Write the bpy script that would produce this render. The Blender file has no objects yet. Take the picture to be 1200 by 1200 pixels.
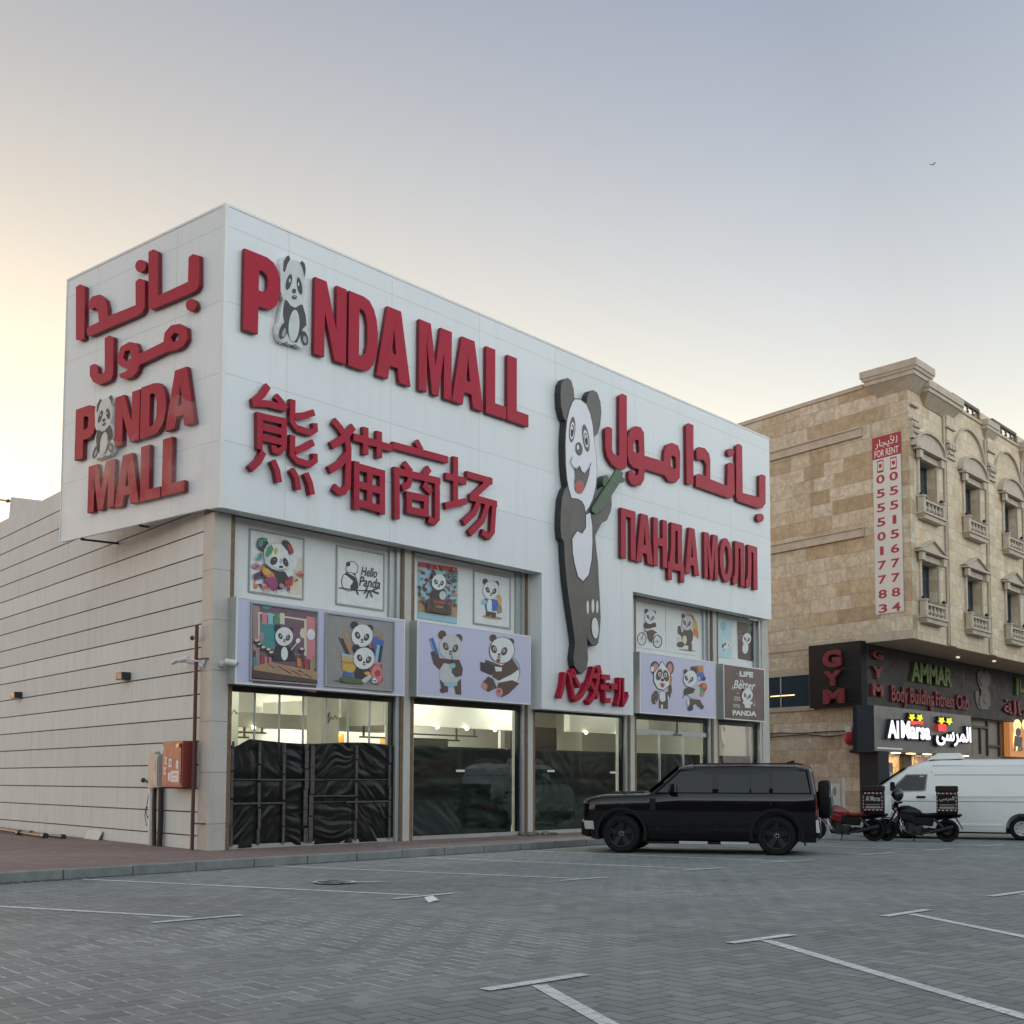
import bpy, bmesh, math, random
from mathutils import Vector, Matrix, geometry

random.seed(11)
SC = bpy.context.scene
COL = SC.collection
V = Vector
RAD = math.radians

# ------------------------------------------------------------------ camera
CAM = V((-13.479, -18.329, 1.42))
YAW, PITCH, ROLL = 0.86859, 0.074524, 0.0025357
FPX, PPX, PPY = 1455.65, 600.0, 805.55          # focal length and principal point of the 1200 px photograph
_f = V((math.sin(YAW) * math.cos(PITCH), math.cos(YAW) * math.cos(PITCH), math.sin(PITCH)))
_r = V((math.cos(YAW), -math.sin(YAW), 0))
_u = _r.cross(_f)
CR = _r * math.cos(ROLL) + _u * math.sin(ROLL)
CU = _u * math.cos(ROLL) - _r * math.sin(ROLL)
CF = _f
cam_data = bpy.data.cameras.new('camera')
cam = bpy.data.objects.new('camera', cam_data)
COL.objects.link(cam)
M = Matrix(((CR.x, CU.x, -CF.x, CAM.x), (CR.y, CU.y, -CF.y, CAM.y), (CR.z, CU.z, -CF.z, CAM.z), (0, 0, 0, 1)))
cam.matrix_world = M
cam_data.sensor_fit = 'HORIZONTAL'
cam_data.sensor_width = 36.0
cam_data.lens = FPX / 1200.0 * 36.0
cam_data.shift_y = (PPY - 600.0) / 1200.0
cam_data.clip_start = 0.1
cam_data.clip_end = 3000
SC.camera = cam

# ------------------------------------------------------------------ sky, sun, exposure
SUN_AZ, SUN_EL = RAD(10), RAD(0.4)
world = bpy.data.worlds.new('World')
SC.world = world
world.use_nodes = True
wn = world.node_tree
wn.nodes.clear()
sky = wn.nodes.new('ShaderNodeTexSky')
sky.sky_type = 'NISHITA'
sky.sun_disc = False
sky.sun_elevation = SUN_EL
sky.sun_rotation = SUN_AZ
sky.altitude = 0
sky.air_density = 1.3
sky.dust_density = 0.6
sky.ozone_density = 1.0
bg = wn.nodes.new('ShaderNodeBackground')
bg.inputs['Strength'].default_value = 0.15
out = wn.nodes.new('ShaderNodeOutputWorld')
# sky tint: warmer towards the set sun, extra bluish light added on the far side
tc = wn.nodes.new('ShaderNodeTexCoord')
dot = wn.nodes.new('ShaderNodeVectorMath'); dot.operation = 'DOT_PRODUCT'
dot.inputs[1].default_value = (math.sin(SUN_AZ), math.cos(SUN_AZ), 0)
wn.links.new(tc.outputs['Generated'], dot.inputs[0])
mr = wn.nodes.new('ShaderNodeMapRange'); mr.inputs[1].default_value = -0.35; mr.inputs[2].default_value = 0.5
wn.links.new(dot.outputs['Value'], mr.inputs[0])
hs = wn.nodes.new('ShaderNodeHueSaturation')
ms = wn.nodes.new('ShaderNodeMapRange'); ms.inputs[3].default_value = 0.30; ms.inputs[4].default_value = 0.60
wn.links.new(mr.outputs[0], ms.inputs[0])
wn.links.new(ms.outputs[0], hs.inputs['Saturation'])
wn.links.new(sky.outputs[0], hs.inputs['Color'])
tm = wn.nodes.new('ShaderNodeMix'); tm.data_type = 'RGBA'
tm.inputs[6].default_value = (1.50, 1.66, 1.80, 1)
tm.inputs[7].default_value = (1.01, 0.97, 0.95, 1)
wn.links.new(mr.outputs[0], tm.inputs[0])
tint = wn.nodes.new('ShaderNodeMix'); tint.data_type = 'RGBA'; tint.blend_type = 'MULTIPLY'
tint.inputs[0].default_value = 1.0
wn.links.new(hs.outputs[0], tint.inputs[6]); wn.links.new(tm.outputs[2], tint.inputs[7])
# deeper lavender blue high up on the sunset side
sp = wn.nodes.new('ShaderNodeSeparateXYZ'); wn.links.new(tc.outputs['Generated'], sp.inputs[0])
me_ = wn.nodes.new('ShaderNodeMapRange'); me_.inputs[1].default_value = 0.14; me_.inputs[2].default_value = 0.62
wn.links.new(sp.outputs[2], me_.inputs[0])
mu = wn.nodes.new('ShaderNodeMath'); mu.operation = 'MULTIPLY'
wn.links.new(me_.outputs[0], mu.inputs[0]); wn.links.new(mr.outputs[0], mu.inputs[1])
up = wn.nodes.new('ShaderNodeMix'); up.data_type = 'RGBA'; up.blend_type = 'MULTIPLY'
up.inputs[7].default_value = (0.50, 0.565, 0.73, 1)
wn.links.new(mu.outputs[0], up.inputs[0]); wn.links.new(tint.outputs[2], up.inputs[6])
# peach glow hugging the horizon where the sun went down
gl_ = wn.nodes.new('ShaderNodeMapRange'); gl_.inputs[1].default_value = 0.55; gl_.inputs[2].default_value = 0.92
wn.links.new(dot.outputs['Value'], gl_.inputs[0])
gm = wn.nodes.new('ShaderNodeMix'); gm.data_type = 'RGBA'; gm.blend_type = 'MULTIPLY'
gm.inputs[7].default_value = (0.86, 0.775, 0.62, 1)
wn.links.new(gl_.outputs[0], gm.inputs[0]); wn.links.new(up.outputs[2], gm.inputs[6])
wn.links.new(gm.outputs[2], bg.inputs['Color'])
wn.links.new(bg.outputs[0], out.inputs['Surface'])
sun_data = bpy.data.lights.new('sun', 'SUN')
sun_data.energy = 0.06
sun_data.angle = RAD(12)
sun_data.color = (1.0, 0.86, 0.66)
sun = bpy.data.objects.new('sun', sun_data)
COL.objects.link(sun)
_sd = V((math.sin(SUN_AZ) * math.cos(SUN_EL), math.cos(SUN_AZ) * math.cos(SUN_EL), math.sin(SUN_EL)))
sun.rotation_euler = _sd.to_track_quat('Z', 'Y').to_euler()
sun.location = _sd * 60
SC.view_settings.view_transform = 'Standard'
SC.view_settings.look = 'None'
SC.view_settings.exposure = 3.32
SC.view_settings.gamma = 1.0

# ------------------------------------------------------------------ pixel of the photograph -> point on a real plane
def ray(px, py):
    return CF + CR * ((px - PPX) / FPX) - CU * ((py - PPY) / FPX)

def hit(px, py, n, p0):
    d = ray(px, py)
    return CAM + d * (n.dot(p0 - CAM) / n.dot(d))

def PY(px, py, y=0.0):
    return hit(px, py, V((0, 1, 0)), V((0, y, 0)))

def PZ(px, py, z=0.0):
    return hit(px, py, V((0, 0, 1)), V((0, 0, z)))

# ------------------------------------------------------------------ node helpers and materials
class NT:
    def __init__(s, mat):
        s.t = mat.node_tree
    def n(s, typ, **kw):
        o = s.t.nodes.new(typ)
        for k, v in kw.items():
            setattr(o, k, v)
        return o
    def put(s, sock, v):
        if isinstance(v, bpy.types.NodeSocket):
            s.t.links.new(v, sock)
        else:
            sock.default_value = v
    def m(s, op, a, b=0.0, c=0.0):
        o = s.n('ShaderNodeMath', operation=op)
        s.put(o.inputs[0], a); s.put(o.inputs[1], b); s.put(o.inputs[2], c)
        return o.outputs[0]
    def noise(s, vec, scale, detail=4, rough=0.55):
        o = s.n('ShaderNodeTexNoise')
        if vec is not None:
            s.put(o.inputs['Vector'], vec)
        o.inputs['Scale'].default_value = scale
        o.inputs['Detail'].default_value = detail
        o.inputs['Roughness'].default_value = rough
        return o.outputs['Fac']
    def ramp(s, fac, stops):
        o = s.n('ShaderNodeValToRGB')
        el = o.color_ramp.elements
        while len(el) > 1:
            el.remove(el[-1])
        el[0].position, el[0].color = stops[0][0], stops[0][1] if len(stops[0][1]) == 4 else (*stops[0][1], 1)
        for p, c in stops[1:]:
            e = el.new(p)
            e.color = c if len(c) == 4 else (*c, 1)
        s.put(o.inputs[0], fac)
        return o.outputs[0]
    def mix(s, fac, a, b, blend='MIX'):
        o = s.n('ShaderNodeMix', data_type='RGBA', blend_type=blend)
        s.put(o.inputs[0], fac)
        s.put(o.inputs[6], a if not isinstance(a, tuple) else (*a[:3], 1))
        s.put(o.inputs[7], b if not isinstance(b, tuple) else (*b[:3], 1))
        return o.outputs[2]
    def mapr(s, v, a, b, c, d):
        o = s.n('ShaderNodeMapRange')
        s.put(o.inputs[0], v)
        for i, x in enumerate((a, b, c, d)):
            o.inputs[i + 1].default_value = x
        return o.outputs[0]
    def pos(s):
        return s.n('ShaderNodeNewGeometry').outputs['Position']
    def obj(s):
        return s.n('ShaderNodeTexCoord').outputs['Object']
    def sep(s, v):
        o = s.n('ShaderNodeSeparateXYZ'); s.put(o.inputs[0], v)
        return o.outputs[0], o.outputs[1], o.outputs[2]
    def comb(s, x, y, z):
        o = s.n('ShaderNodeCombineXYZ')
        s.put(o.inputs[0], x); s.put(o.inputs[1], y); s.put(o.inputs[2], z)
        return o.outputs[0]
    def scale(s, v, sx, sy, sz):
        o = s.n('ShaderNodeMapping')
        s.put(o.inputs[0], v)
        o.inputs['Scale'].default_value = (sx, sy, sz)
        return o.outputs[0]
    def bump(s, h, strength, dist):
        o = s.n('ShaderNodeBump')
        o.inputs['Strength'].default_value = strength
        o.inputs['Distance'].default_value = dist
        s.put(o.inputs['Height'], h)
        return o.outputs[0]

MATS = {}
def new_mat(name):
    m = bpy.data.materials.new(name)
    m.use_nodes = True
    m.node_tree.nodes.clear()
    t = NT(m)
    b = t.n('ShaderNodeBsdfPrincipled')
    o = t.n('ShaderNodeOutputMaterial')
    t.t.links.new(b.outputs[0], o.inputs[0])
    return m, t, b

def pm(name, col, rough=0.5, metal=0.0, var=0.1, scale=2.5, bump=0.0, bscale=60, coat=0.0, spec=0.5, emit=None, estr=0.0, dirt=0.0):
    """plain material with a little uneven tone, grime and relief"""
    if name in MATS:
        return MATS[name]
    m, t, b = new_mat(name)
    p = t.obj()
    n = t.noise(p, scale, 5)
    k = t.mapr(n, 0.25, 0.75, 1 - var, 1 + var)
    c = t.mix(1.0, tuple(col), t.comb(k, k, k), 'MULTIPLY')
    if dirt > 0:
        g = t.noise(t.scale(t.pos(), 1.2, 1.2, 0.25), 1.7, 6, 0.65)
        g = t.mapr(g, 0.5, 0.75, 0, dirt)
        c = t.mix(g, c, tuple(x * 0.55 for x in col))
    t.put(b.inputs['Base Color'], c)
    r = t.mapr(t.noise(p, scale * 3, 3), 0.3, 0.7, max(rough - 0.06, 0.02), min(rough + 0.08, 1))
    t.put(b.inputs['Roughness'], r)
    b.inputs['Metallic'].default_value = metal
    b.inputs['Coat Weight'].default_value = coat
    b.inputs['Coat Roughness'].default_value = 0.03
    b.inputs['Specular IOR Level'].default_value = spec
    if emit:
        b.inputs['Emission Color'].default_value = (*emit, 1)
        b.inputs['Emission Strength'].default_value = estr
    if bump:
        t.put(b.inputs['Normal'], t.bump(t.noise(p, bscale, 3), 0.5, bump))
    MATS[name] = m
    return m

def glass_mat(name, tint, rough=0.0, ior=1.5, dark=0.0):
    if name in MATS:
        return MATS[name]
    m = bpy.data.materials.new(name)
    m.use_nodes = True
    m.node_tree.nodes.clear()
    t = NT(m)
    tr = t.n('ShaderNodeBsdfTransparent'); tr.inputs[0].default_value = (*tint, 1)
    gl = t.n('ShaderNodeBsdfGlossy'); gl.inputs['Roughness'].default_value = rough
    ge = t.n('ShaderNodeNewGeometry')
    dt = t.n('ShaderNodeVectorMath', operation='DOT_PRODUCT'); t.put(dt.inputs[0], ge.outputs['Normal']); t.put(dt.inputs[1], ge.outputs['Incoming'])
    sch = t.m('POWER', t.m('SUBTRACT', 1.0, t.m('ABSOLUTE', dt.outputs['Value'])), 5.0)
    f0 = ((ior - 1) / (ior + 1)) ** 2 * 1.9                      # both faces of the pane in one
    fac = t.m('MULTIPLY', t.m('ADD', f0, t.m('MULTIPLY', sch, 1 - f0)), t.m('SUBTRACT', 1.0, ge.outputs['Backfacing']))
    nz = t.bump(t.noise(t.pos(), 0.9, 2), 0.05, 0.05)
    t.put(gl.inputs['Normal'], nz)
    mx = t.n('ShaderNodeMixShader')
    t.put(mx.inputs[0], fac); t.put(mx.inputs[1], tr.outputs[0]); t.put(mx.inputs[2], gl.outputs[0])
    o = t.n('ShaderNodeOutputMaterial'); t.put(o.inputs[0], mx.outputs[0])
    MATS[name] = m
    return m

def herringbone(t, unit, ang):
    """distance to the joints of 90 degree herringbone paving, worked out cell by cell"""
    x, y, z = t.sep(t.pos())
    ca, sa = math.cos(ang), math.sin(ang)
    u = t.m('MULTIPLY', t.m('ADD', t.m('MULTIPLY', x, ca), t.m('MULTIPLY', y, sa)), 1 / unit)
    w = t.m('MULTIPLY', t.m('SUBTRACT', t.m('MULTIPLY', y, ca), t.m('MULTIPLY', x, sa)), 1 / unit)
    i, j = t.m('FLOOR', u), t.m('FLOOR', w)
    fx, fy = t.m('SUBTRACT', u, i), t.m('SUBTRACT', w, j)
    mm = t.m('FLOORED_MODULO', t.m('SUBTRACT', i, j), 4.0)
    is_ = [t.m('COMPARE', mm, float(k), 0.2) for k in range(4)]
    big = lambda d, k: t.m('ADD', d, t.m('MULTIPLY', is_[k], 9.0))
    dl, dr = big(fx, 1), big(t.m('SUBTRACT', 1.0, fx), 0)
    db, dt = big(fy, 2), big(t.m('SUBTRACT', 1.0, fy), 3)
    dx, dy = t.m('MINIMUM', dl, dr), t.m('MINIMUM', db, dt)
    d = t.m('MINIMUM', dx, dy)
    return x, y, i, j, is_, dx, d

def paver_mat(name, unit, ang, cols, joint_dark, joint_light, light_amt, lane=None, rough=0.8, bmp=0.004):
    """90 degree herringbone of 2:1 blocks, worked out cell by cell"""
    m, t, b = new_mat(name)
    x, y, i, j, is_, dx, d = herringbone(t, unit, ang)
    ii = t.m('SUBTRACT', i, is_[1]); jj = t.m('SUBTRACT', j, is_[2])
    wnz = t.n('ShaderNodeTexWhiteNoise')
    t.put(wnz.inputs['Vector'], t.comb(ii, jj, t.m('ADD', is_[2], is_[3])))
    rnd = wnz.outputs['Value']
    col = t.ramp(rnd, [(k / (len(cols) - 1), c) for k, c in enumerate(cols)])
    p = t.pos()
    patch = t.noise(p, 0.35, 5, 0.6)
    k = t.mapr(patch, 0.3, 0.7, 0.82, 1.15)
    col = t.mix(1.0, col, t.comb(k, k, k), 'MULTIPLY')
    grit = t.mapr(t.noise(p, 90, 2), 0.3, 0.7, 0.86, 1.12)
    col = t.mix(1.0, col, t.comb(grit, grit, grit), 'MULTIPLY')
    stain = t.mapr(t.noise(p, 1.1, 6, 0.7), 0.62, 0.78, 0.0, 0.5)
    col = t.mix(stain, col, tuple(c * 0.5 for c in cols[0]))
    drip = t.mapr(t.noise(p, 5.5, 2, 0.4), 0.70, 0.76, 0.0, 0.6)
    col = t.mix(drip, col, tuple(c * 0.35 for c in cols[0]))
    jm = t.mapr(d, 0.028, 0.075, 1.0, 0.0)
    jx = t.mapr(dx, 0.035, 0.085, 1.0, 0.0)
    col = t.mix(t.m('MULTIPLY', jm, 0.75), col, joint_dark)
    lm = t.mapr(t.noise(p, 0.22, 1), 0.30, 0.50, 0.15, 1.0)
    if lane:
        lm = t.m('MULTIPLY', lm, t.m('MULTIPLY', t.mapr(y, lane[0] - 1.0, lane[0], 0, 1), t.mapr(y, lane[1], lane[1] + 1.2, 1, 0)))
        lm = t.m('MULTIPLY', lm, t.mapr(x, lane[2], lane[2] + 5, 1, 0.12))
    speck = t.mapr(t.noise(p, 6, 2), 0.4, 0.55, 0.35, 1.0)
    col = t.mix(t.m('MULTIPLY', t.m('MULTIPLY', jx, lm), t.m('MULTIPLY', speck, light_amt)), col, joint_light)
    t.put(b.inputs['Base Color'], col)
    t.put(b.inputs['Roughness'], t.mapr(t.noise(p, 3, 4), 0.3, 0.7, rough - 0.12, rough + 0.08))
    h = t.m('ADD', t.m('MULTIPLY', t.mapr(d, 0.0, 0.14, 0.0, 1.0), 1.0), t.m('ADD', t.m('MULTIPLY', rnd, 0.5), t.m('MULTIPLY', t.noise(p, 40, 3), 0.4)))
    t.put(b.inputs['Normal'], t.bump(h, 0.8, bmp))
    b.inputs['Specular IOR Level'].default_value = 0.35
    MATS[name] = m
    return m

def stone_mat(name, bw, bh, cols, mortar, axis='x', bmp=0.01, rough=0.7, vein=0.5, offs=0.5):
    """coursed stone cladding: each slab its own tone, with veins and weathering"""
    m, t, b = new_mat(name)
    x, y, z = t.sep(t.pos())
    a = {'x': x, 'y': y}.get(axis)
    if a is None:
        a = t.m('ADD', x, y)
    row = t.m('FLOOR', t.m('MULTIPLY', z, 1 / bh))
    wr = t.n('ShaderNodeTexWhiteNoise', noise_dimensions='1D'); t.put(wr.inputs['W'], row)
    au = t.m('ADD', t.m('MULTIPLY', a, 1 / bw), t.m('MULTIPLY', wr.outputs['Value'], offs * 2))
    # blocks of uneven length
    au = t.m('ADD', au, t.m('MULTIPLY', t.m('SINE', t.m('MULTIPLY', au, 2.1)), 0.25))
    ci = t.m('FLOOR', au)
    fu = t.m('SUBTRACT', au, ci)
    fv = t.m('SUBTRACT', t.m('MULTIPLY', z, 1 / bh), row)
    wv = t.n('ShaderNodeTexWhiteNoise'); t.put(wv.inputs['Vector'], t.comb(ci, row, 3.0))
    rnd = wv.outputs['Value']
    col = t.ramp(rnd, [(k / (len(cols) - 1), c) for k, c in enumerate(cols)])
    p = t.pos()
    off = t.n('ShaderNodeVectorMath', operation='ADD'); t.put(off.inputs[0], p)
    t.put(off.inputs[1], t.comb(t.m('MULTIPLY', rnd, 9.0), t.m('MULTIPLY', rnd, 17.0), t.m('MULTIPLY', rnd, 5.0)))
    vn = t.noise(off.outputs[0], 1.6, 8, 0.7)
    vk = t.mapr(t.m('ABSOLUTE', t.m('SUBTRACT', vn, 0.5)), 0.0, 0.06, 1.0, 0.0)
    col = t.mix(t.m('MULTIPLY', vk, vein * 0.45), col, tuple(c * 0.62 for c in cols[0]))
    k = t.mapr(t.noise(off.outputs[0], 3.0, 6, 0.65), 0.25, 0.75, 0.8, 1.18)
    col = t.mix(1.0, col, t.comb(k, k, k), 'MULTIPLY')
    st = t.mapr(t.noise(t.scale(p, 1.4, 1.4, 0.22), 1.0, 6, 0.7), 0.52, 0.8, 0.0, 0.35)
    col = t.mix(st, col, tuple(c * 0.55 for c in mortar))
    eu = t.m('MULTIPLY', t.m('MINIMUM', fu, t.m('SUBTRACT', 1.0, fu)), bw)
    ev = t.m('MULTIPLY', t.m('MINIMUM', fv, t.m('SUBTRACT', 1.0, fv)), bh)
    e = t.m('MINIMUM', eu, ev)
    jm = t.mapr(e, 0.004, 0.012, 0.6, 0.0)
    col = t.mix(jm, col, mortar)
    t.put(b.inputs['Base Color'], col)
    t.put(b.inputs['Roughness'], t.mapr(vn, 0.3, 0.7, rough - 0.15, rough + 0.15))
    h = t.m('ADD', t.mapr(e, 0.0, 0.015, 0.0, 1.0), t.m('ADD', t.m('MULTIPLY', rnd, 0.5), t.m('MULTIPLY', t.noise(p, 30, 3), 0.35)))
    t.put(b.inputs['Normal'], t.bump(h, 0.6, bmp))
    MATS[name] = m
    return m

# ------------------------------------------------------------------ objects
WL = {}      # where each object's own frame sits, for parenting without operators
def tag(o, label=None, cat=None, group=None, kind=None):
    if label: o['label'] = label
    if cat: o['category'] = cat
    if group: o['group'] = group
    if kind: o['kind'] = kind
    return o

def thing(name, loc, label, cat, group=None, rotz=0.0, local=False):
    o = bpy.data.objects.new(name, None)
    o.empty_display_size = 0.3
    COL.objects.link(o)
    o.location = loc
    o.rotation_euler = (0, 0, rotz)
    WL[o.name] = V((0, 0, 0)) if local else V(loc)
    return tag(o, label, cat, group)

class MB:
    """collects shapes; build() links them as one mesh object"""
    def __init__(s, mat=None):
        s.v, s.f, s.mi, s.mats, s.cur = [], [], [], [], 0
        if mat: s.m(mat)
    def m(s, mat):
        if mat not in s.mats:
            s.mats.append(mat)
        s.cur = s.mats.index(mat)
        return s
    def add(s, vs, fs):
        b = len(s.v)
        s.v += [V(p) for p in vs]
        for f in fs:
            s.f.append([b + i for i in f]); s.mi.append(s.cur)
        return s
    def hexa(s, p):
        return s.add(p, [(0, 3, 2, 1), (4, 5, 6, 7), (0, 1, 5, 4), (1, 2, 6, 5), (2, 3, 7, 6), (3, 0, 4, 7)])
    def box(s, x0, x1, y0, y1, z0, z1):
        return s.hexa([(x0, y0, z0), (x1, y0, z0), (x1, y1, z0), (x0, y1, z0), (x0, y0, z1), (x1, y0, z1), (x1, y1, z1), (x0, y1, z1)])
    def boxf(s, T, u0, u1, w0, w1, d0, d1):
        return s.hexa([T(u0, w0, d0), T(u1, w0, d0), T(u1, w0, d1), T(u0, w0, d1), T(u0, w1, d0), T(u1, w1, d0), T(u1, w1, d1), T(u0, w1, d1)])
    def bar(s, a, b, w, h, up=V((0, 0, 1))):
        a, b = V(a), V(b)
        d = (b - a).normalized()
        sx = d.cross(up)
        if sx.length < 1e-4: sx = V((1, 0, 0))
        sx = sx.normalized() * (w / 2)
        sy = sx.cross(d).normalized() * (h / 2)
        return s.hexa([a - sx - sy, a + sx - sy, b + sx - sy, b - sx - sy, a - sx + sy, a + sx + sy, b + sx + sy, b - sx + sy])
    def tube(s, path, r, n=8):
        path = [V(p) for p in path]
        rs = r if isinstance(r, (list, tuple)) else [r] * len(path)
        rings, px = [], None
        for i, p in enumerate(path):
            d = (path[min(i + 1, len(path) - 1)] - path[max(i - 1, 0)]).normalized()
            ref = px if px is not None else (V((0, 0, 1)) if abs(d.z) < 0.9 else V((1, 0, 0)))
            x = (ref - d * ref.dot(d))
            if x.length < 1e-5: x = V((1, 0, 0)) - d * d.x
            x.normalize(); px = x
            y = d.cross(x)
            rings.append([p + (x * math.cos(2 * math.pi * k / n) + y * math.sin(2 * math.pi * k / n)) * rs[i] for k in range(n)])
        vs = [q for g in rings for q in g]
        fs = []
        for i in range(len(rings) - 1):
            for k in range(n):
                fs.append((i * n + k, i * n + (k + 1) % n, (i + 1) * n + (k + 1) % n, (i + 1) * n + k))
        fs.append(tuple(range(n - 1, -1, -1)))
        fs.append(tuple((len(rings) - 1) * n + k for k in range(n)))
        return s.add(vs, fs)
    def lathe(s, prof, o, ax, n=24):
        """prof: (radius, along) pairs"""
        o, ax = V(o), V(ax).normalized()
        x = ax.orthogonal().normalized(); y = ax.cross(x)
        vs, fs = [], []
        for r, h in prof:
            for k in range(n):
                a = 2 * math.pi * k / n
                vs.append(o + ax * h + (x * math.cos(a) + y * math.sin(a)) * max(r, 1e-4))
        m = len(prof)
        for i in range(m - 1):
            for k in range(n):
                fs.append((i * n + k, i * n + (k + 1) % n, (i + 1) * n + (k + 1) % n, (i + 1) * n + k))
        fs.append(tuple(range(n - 1, -1, -1))); fs.append(tuple((m - 1) * n + k for k in range(n)))
        return s.add(vs, fs)
    def cyl(s, a, b, r, r2=None, n=16):
        a, b = V(a), V(b)
        return s.lathe([(r, 0), (r if r2 is None else r2, (b - a).length)], a, b - a, n)
    def sph(s, c, rx, ry=None, rz=None, n=12, rot=None):
        ry = rx if ry is None else ry; rz = rx if rz is None else rz
        vs, fs = [], []
        for i in range(n + 1):
            th = math.pi * i / n
            for k in range(2 * n):
                ph = math.pi * k / n
                q = V((rx * math.sin(th) * math.cos(ph), ry * math.sin(th) * math.sin(ph), rz * math.cos(th)))
                if rot: q = rot @ q
                vs.append(V(c) + q)
        w = 2 * n
        for i in range(n):
            for k in range(w):
                fs.append((i * w + k, (i + 1) * w + k, (i + 1) * w + (k + 1) % w, i * w + (k + 1) % w))
        return s.add(vs, fs)
    def flat(s, polys, T, d):
        if not isinstance(polys[0][0], (tuple, list)) : polys = [polys]
        pts = [p for q in polys for p in q]
        tris = geometry.tessellate_polygon([[V((p[0], p[1], 0)) for p in q] for q in polys])
        return s.add([T(p[0], p[1], d) for p in pts], [tuple(t) for t in tris])
    def prism(s, polys, T, d0, d1, side=None):
        if not isinstance(polys[0][0], (tuple, list)): polys = [polys]
        cur = s.cur
        s.flat(polys, T, d1); s.flat(polys, T, d0)
        if side: s.m(side)
        for q in polys:
            n = len(q)
            vs = [T(p[0], p[1], d0) for p in q] + [T(p[0], p[1], d1) for p in q]
            s.add(vs, [(k, (k + 1) % n, n + (k + 1) % n, n + k) for k in range(n)])
        s.cur = cur
        return s
    def loft(s, secs, close=True, caps=True):
        n = len(secs[0]); vs = [p for q in secs for p in q]; fs = []
        for i in range(len(secs) - 1):
            for k in range(n if close else n - 1):
                fs.append((i * n + k, i * n + (k + 1) % n, (i + 1) * n + (k + 1) % n, (i + 1) * n + k))
        if caps:
            fs.append(tuple(range(n - 1, -1, -1))); fs.append(tuple((len(secs) - 1) * n + k for k in range(n)))
        return s.add(vs, fs)
    def build(s, name, parent=None, bevel=0.0, smooth=None, weld=True, normals=True, seg=2):
        lo = V((min(p[i] for p in s.v) for i in range(3))); hi = V((max(p[i] for p in s.v) for i in range(3)))
        c = V(((lo.x + hi.x) / 2, (lo.y + hi.y) / 2, lo.z))
        me = bpy.data.meshes.new(name)
        me.from_pydata([p - c for p in s.v], [], s.f)
        for mt in s.mats: me.materials.append(mt)
        me.polygons.foreach_set('material_index', s.mi)
        if weld or normals:
            bm = bmesh.new(); bm.from_mesh(me)
            if weld: bmesh.ops.remove_doubles(bm, verts=bm.verts, dist=1e-5)
            if normals: bmesh.ops.recalc_face_normals(bm, faces=bm.faces)
            bm.to_mesh(me); bm.free()
        if smooth is not None:
            for p in me.polygons: p.use_smooth = True
            me.set_sharp_from_angle(angle=RAD(smooth))
        me.update()
        o = bpy.data.objects.new(name, me)
        COL.objects.link(o)
        WL[o.name] = c.copy()
        if parent is not None:
            o.parent = parent
            o.location = c - WL[parent.name]
        else:
            o.location = c
        if bevel:
            b = o.modifiers.new('bevel', 'BEVEL'); b.width = bevel; b.segments = seg; b.limit_method = 'ANGLE'; b.angle_limit = RAD(40)
        return o

def ell(cx, cy, rx, ry, rot=0.0, n=20, a0=0.0, a1=360.0):
    c, s = math.cos(RAD(rot)), math.sin(RAD(rot))
    full = abs(a1 - a0) >= 359.9
    k = n if full else n + 1
    r = []
    for i in range(k):
        a = RAD(a0 + (a1 - a0) * i / n)
        x, y = rx * math.cos(a), ry * math.sin(a)
        r.append((cx + x * c - y * s, cy + x * s + y * c))
    return r

def stroke(pts, w):
    """outline of a polyline of even width"""
    L, Rr = [], []
    ws = w if isinstance(w, (list, tuple)) else [w] * len(pts)
    for i, p in enumerate(pts):
        a = V(pts[max(i - 1, 0)]); b = V(pts[min(i + 1, len(pts) - 1)])
        d = (b - a).normalized() if (b - a).length else V((1, 0))
        nrm = V((-d.y, d.x)) * ws[i] / 2
        L.append((p[0] + nrm.x, p[1] + nrm.y)); Rr.append((p[0] - nrm.x, p[1] - nrm.y))
    return L + Rr[::-1]

def text_mesh(body, offset=0.0, extrude=0.0, shear=0.0):
    cu = bpy.data.curves.new('lettering', 'FONT')
    cu.body = body; cu.size = 1.0; cu.offset = offset; cu.extrude = extrude; cu.shear = shear
    cu.resolution_u = 4; cu.fill_mode = 'BOTH'
    o = bpy.data.objects.new('lettering', cu)
    COL.objects.link(o)
    dg = bpy.context.evaluated_depsgraph_get(); dg.update()
    me = bpy.data.meshes.new_from_object(o.evaluated_get(dg))
    vs = [tuple(v.co) for v in me.vertices]; fs = [tuple(p.vertices) for p in me.polygons]
    bpy.data.objects.remove(o); bpy.data.curves.remove(cu); bpy.data.meshes.remove(me)
    return vs, fs

def put_text(mb, body, T, u0, u1, w0, w1, d0, d1=None, offset=0.0, shear=0.0, keep=False):
    """lettering fitted to a rectangle of plane T; keep: natural width, left aligned at u0"""
    vs, fs = text_mesh(body, offset, 0.5 if d1 is not None else 0.0, shear)
    if not vs: return
    x0, x1 = min(v[0] for v in vs), max(v[0] for v in vs)
    y0, y1 = min(v[1] for v in vs), max(v[1] for v in vs)
    q = []
    for v in vs:
        a = (v[0] - x0) / max(x1 - x0, 1e-6); b = (v[1] - y0) / max(y1 - y0, 1e-6)
        u = u0 + (u1 - u0) * a; w = w0 + (w1 - w0) * b
        d = d0 if d1 is None else (d0 + (d1 - d0) * (v[2] + 0.5))
        q.append(T(u, w, d))
    mb.add(q, fs)

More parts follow.
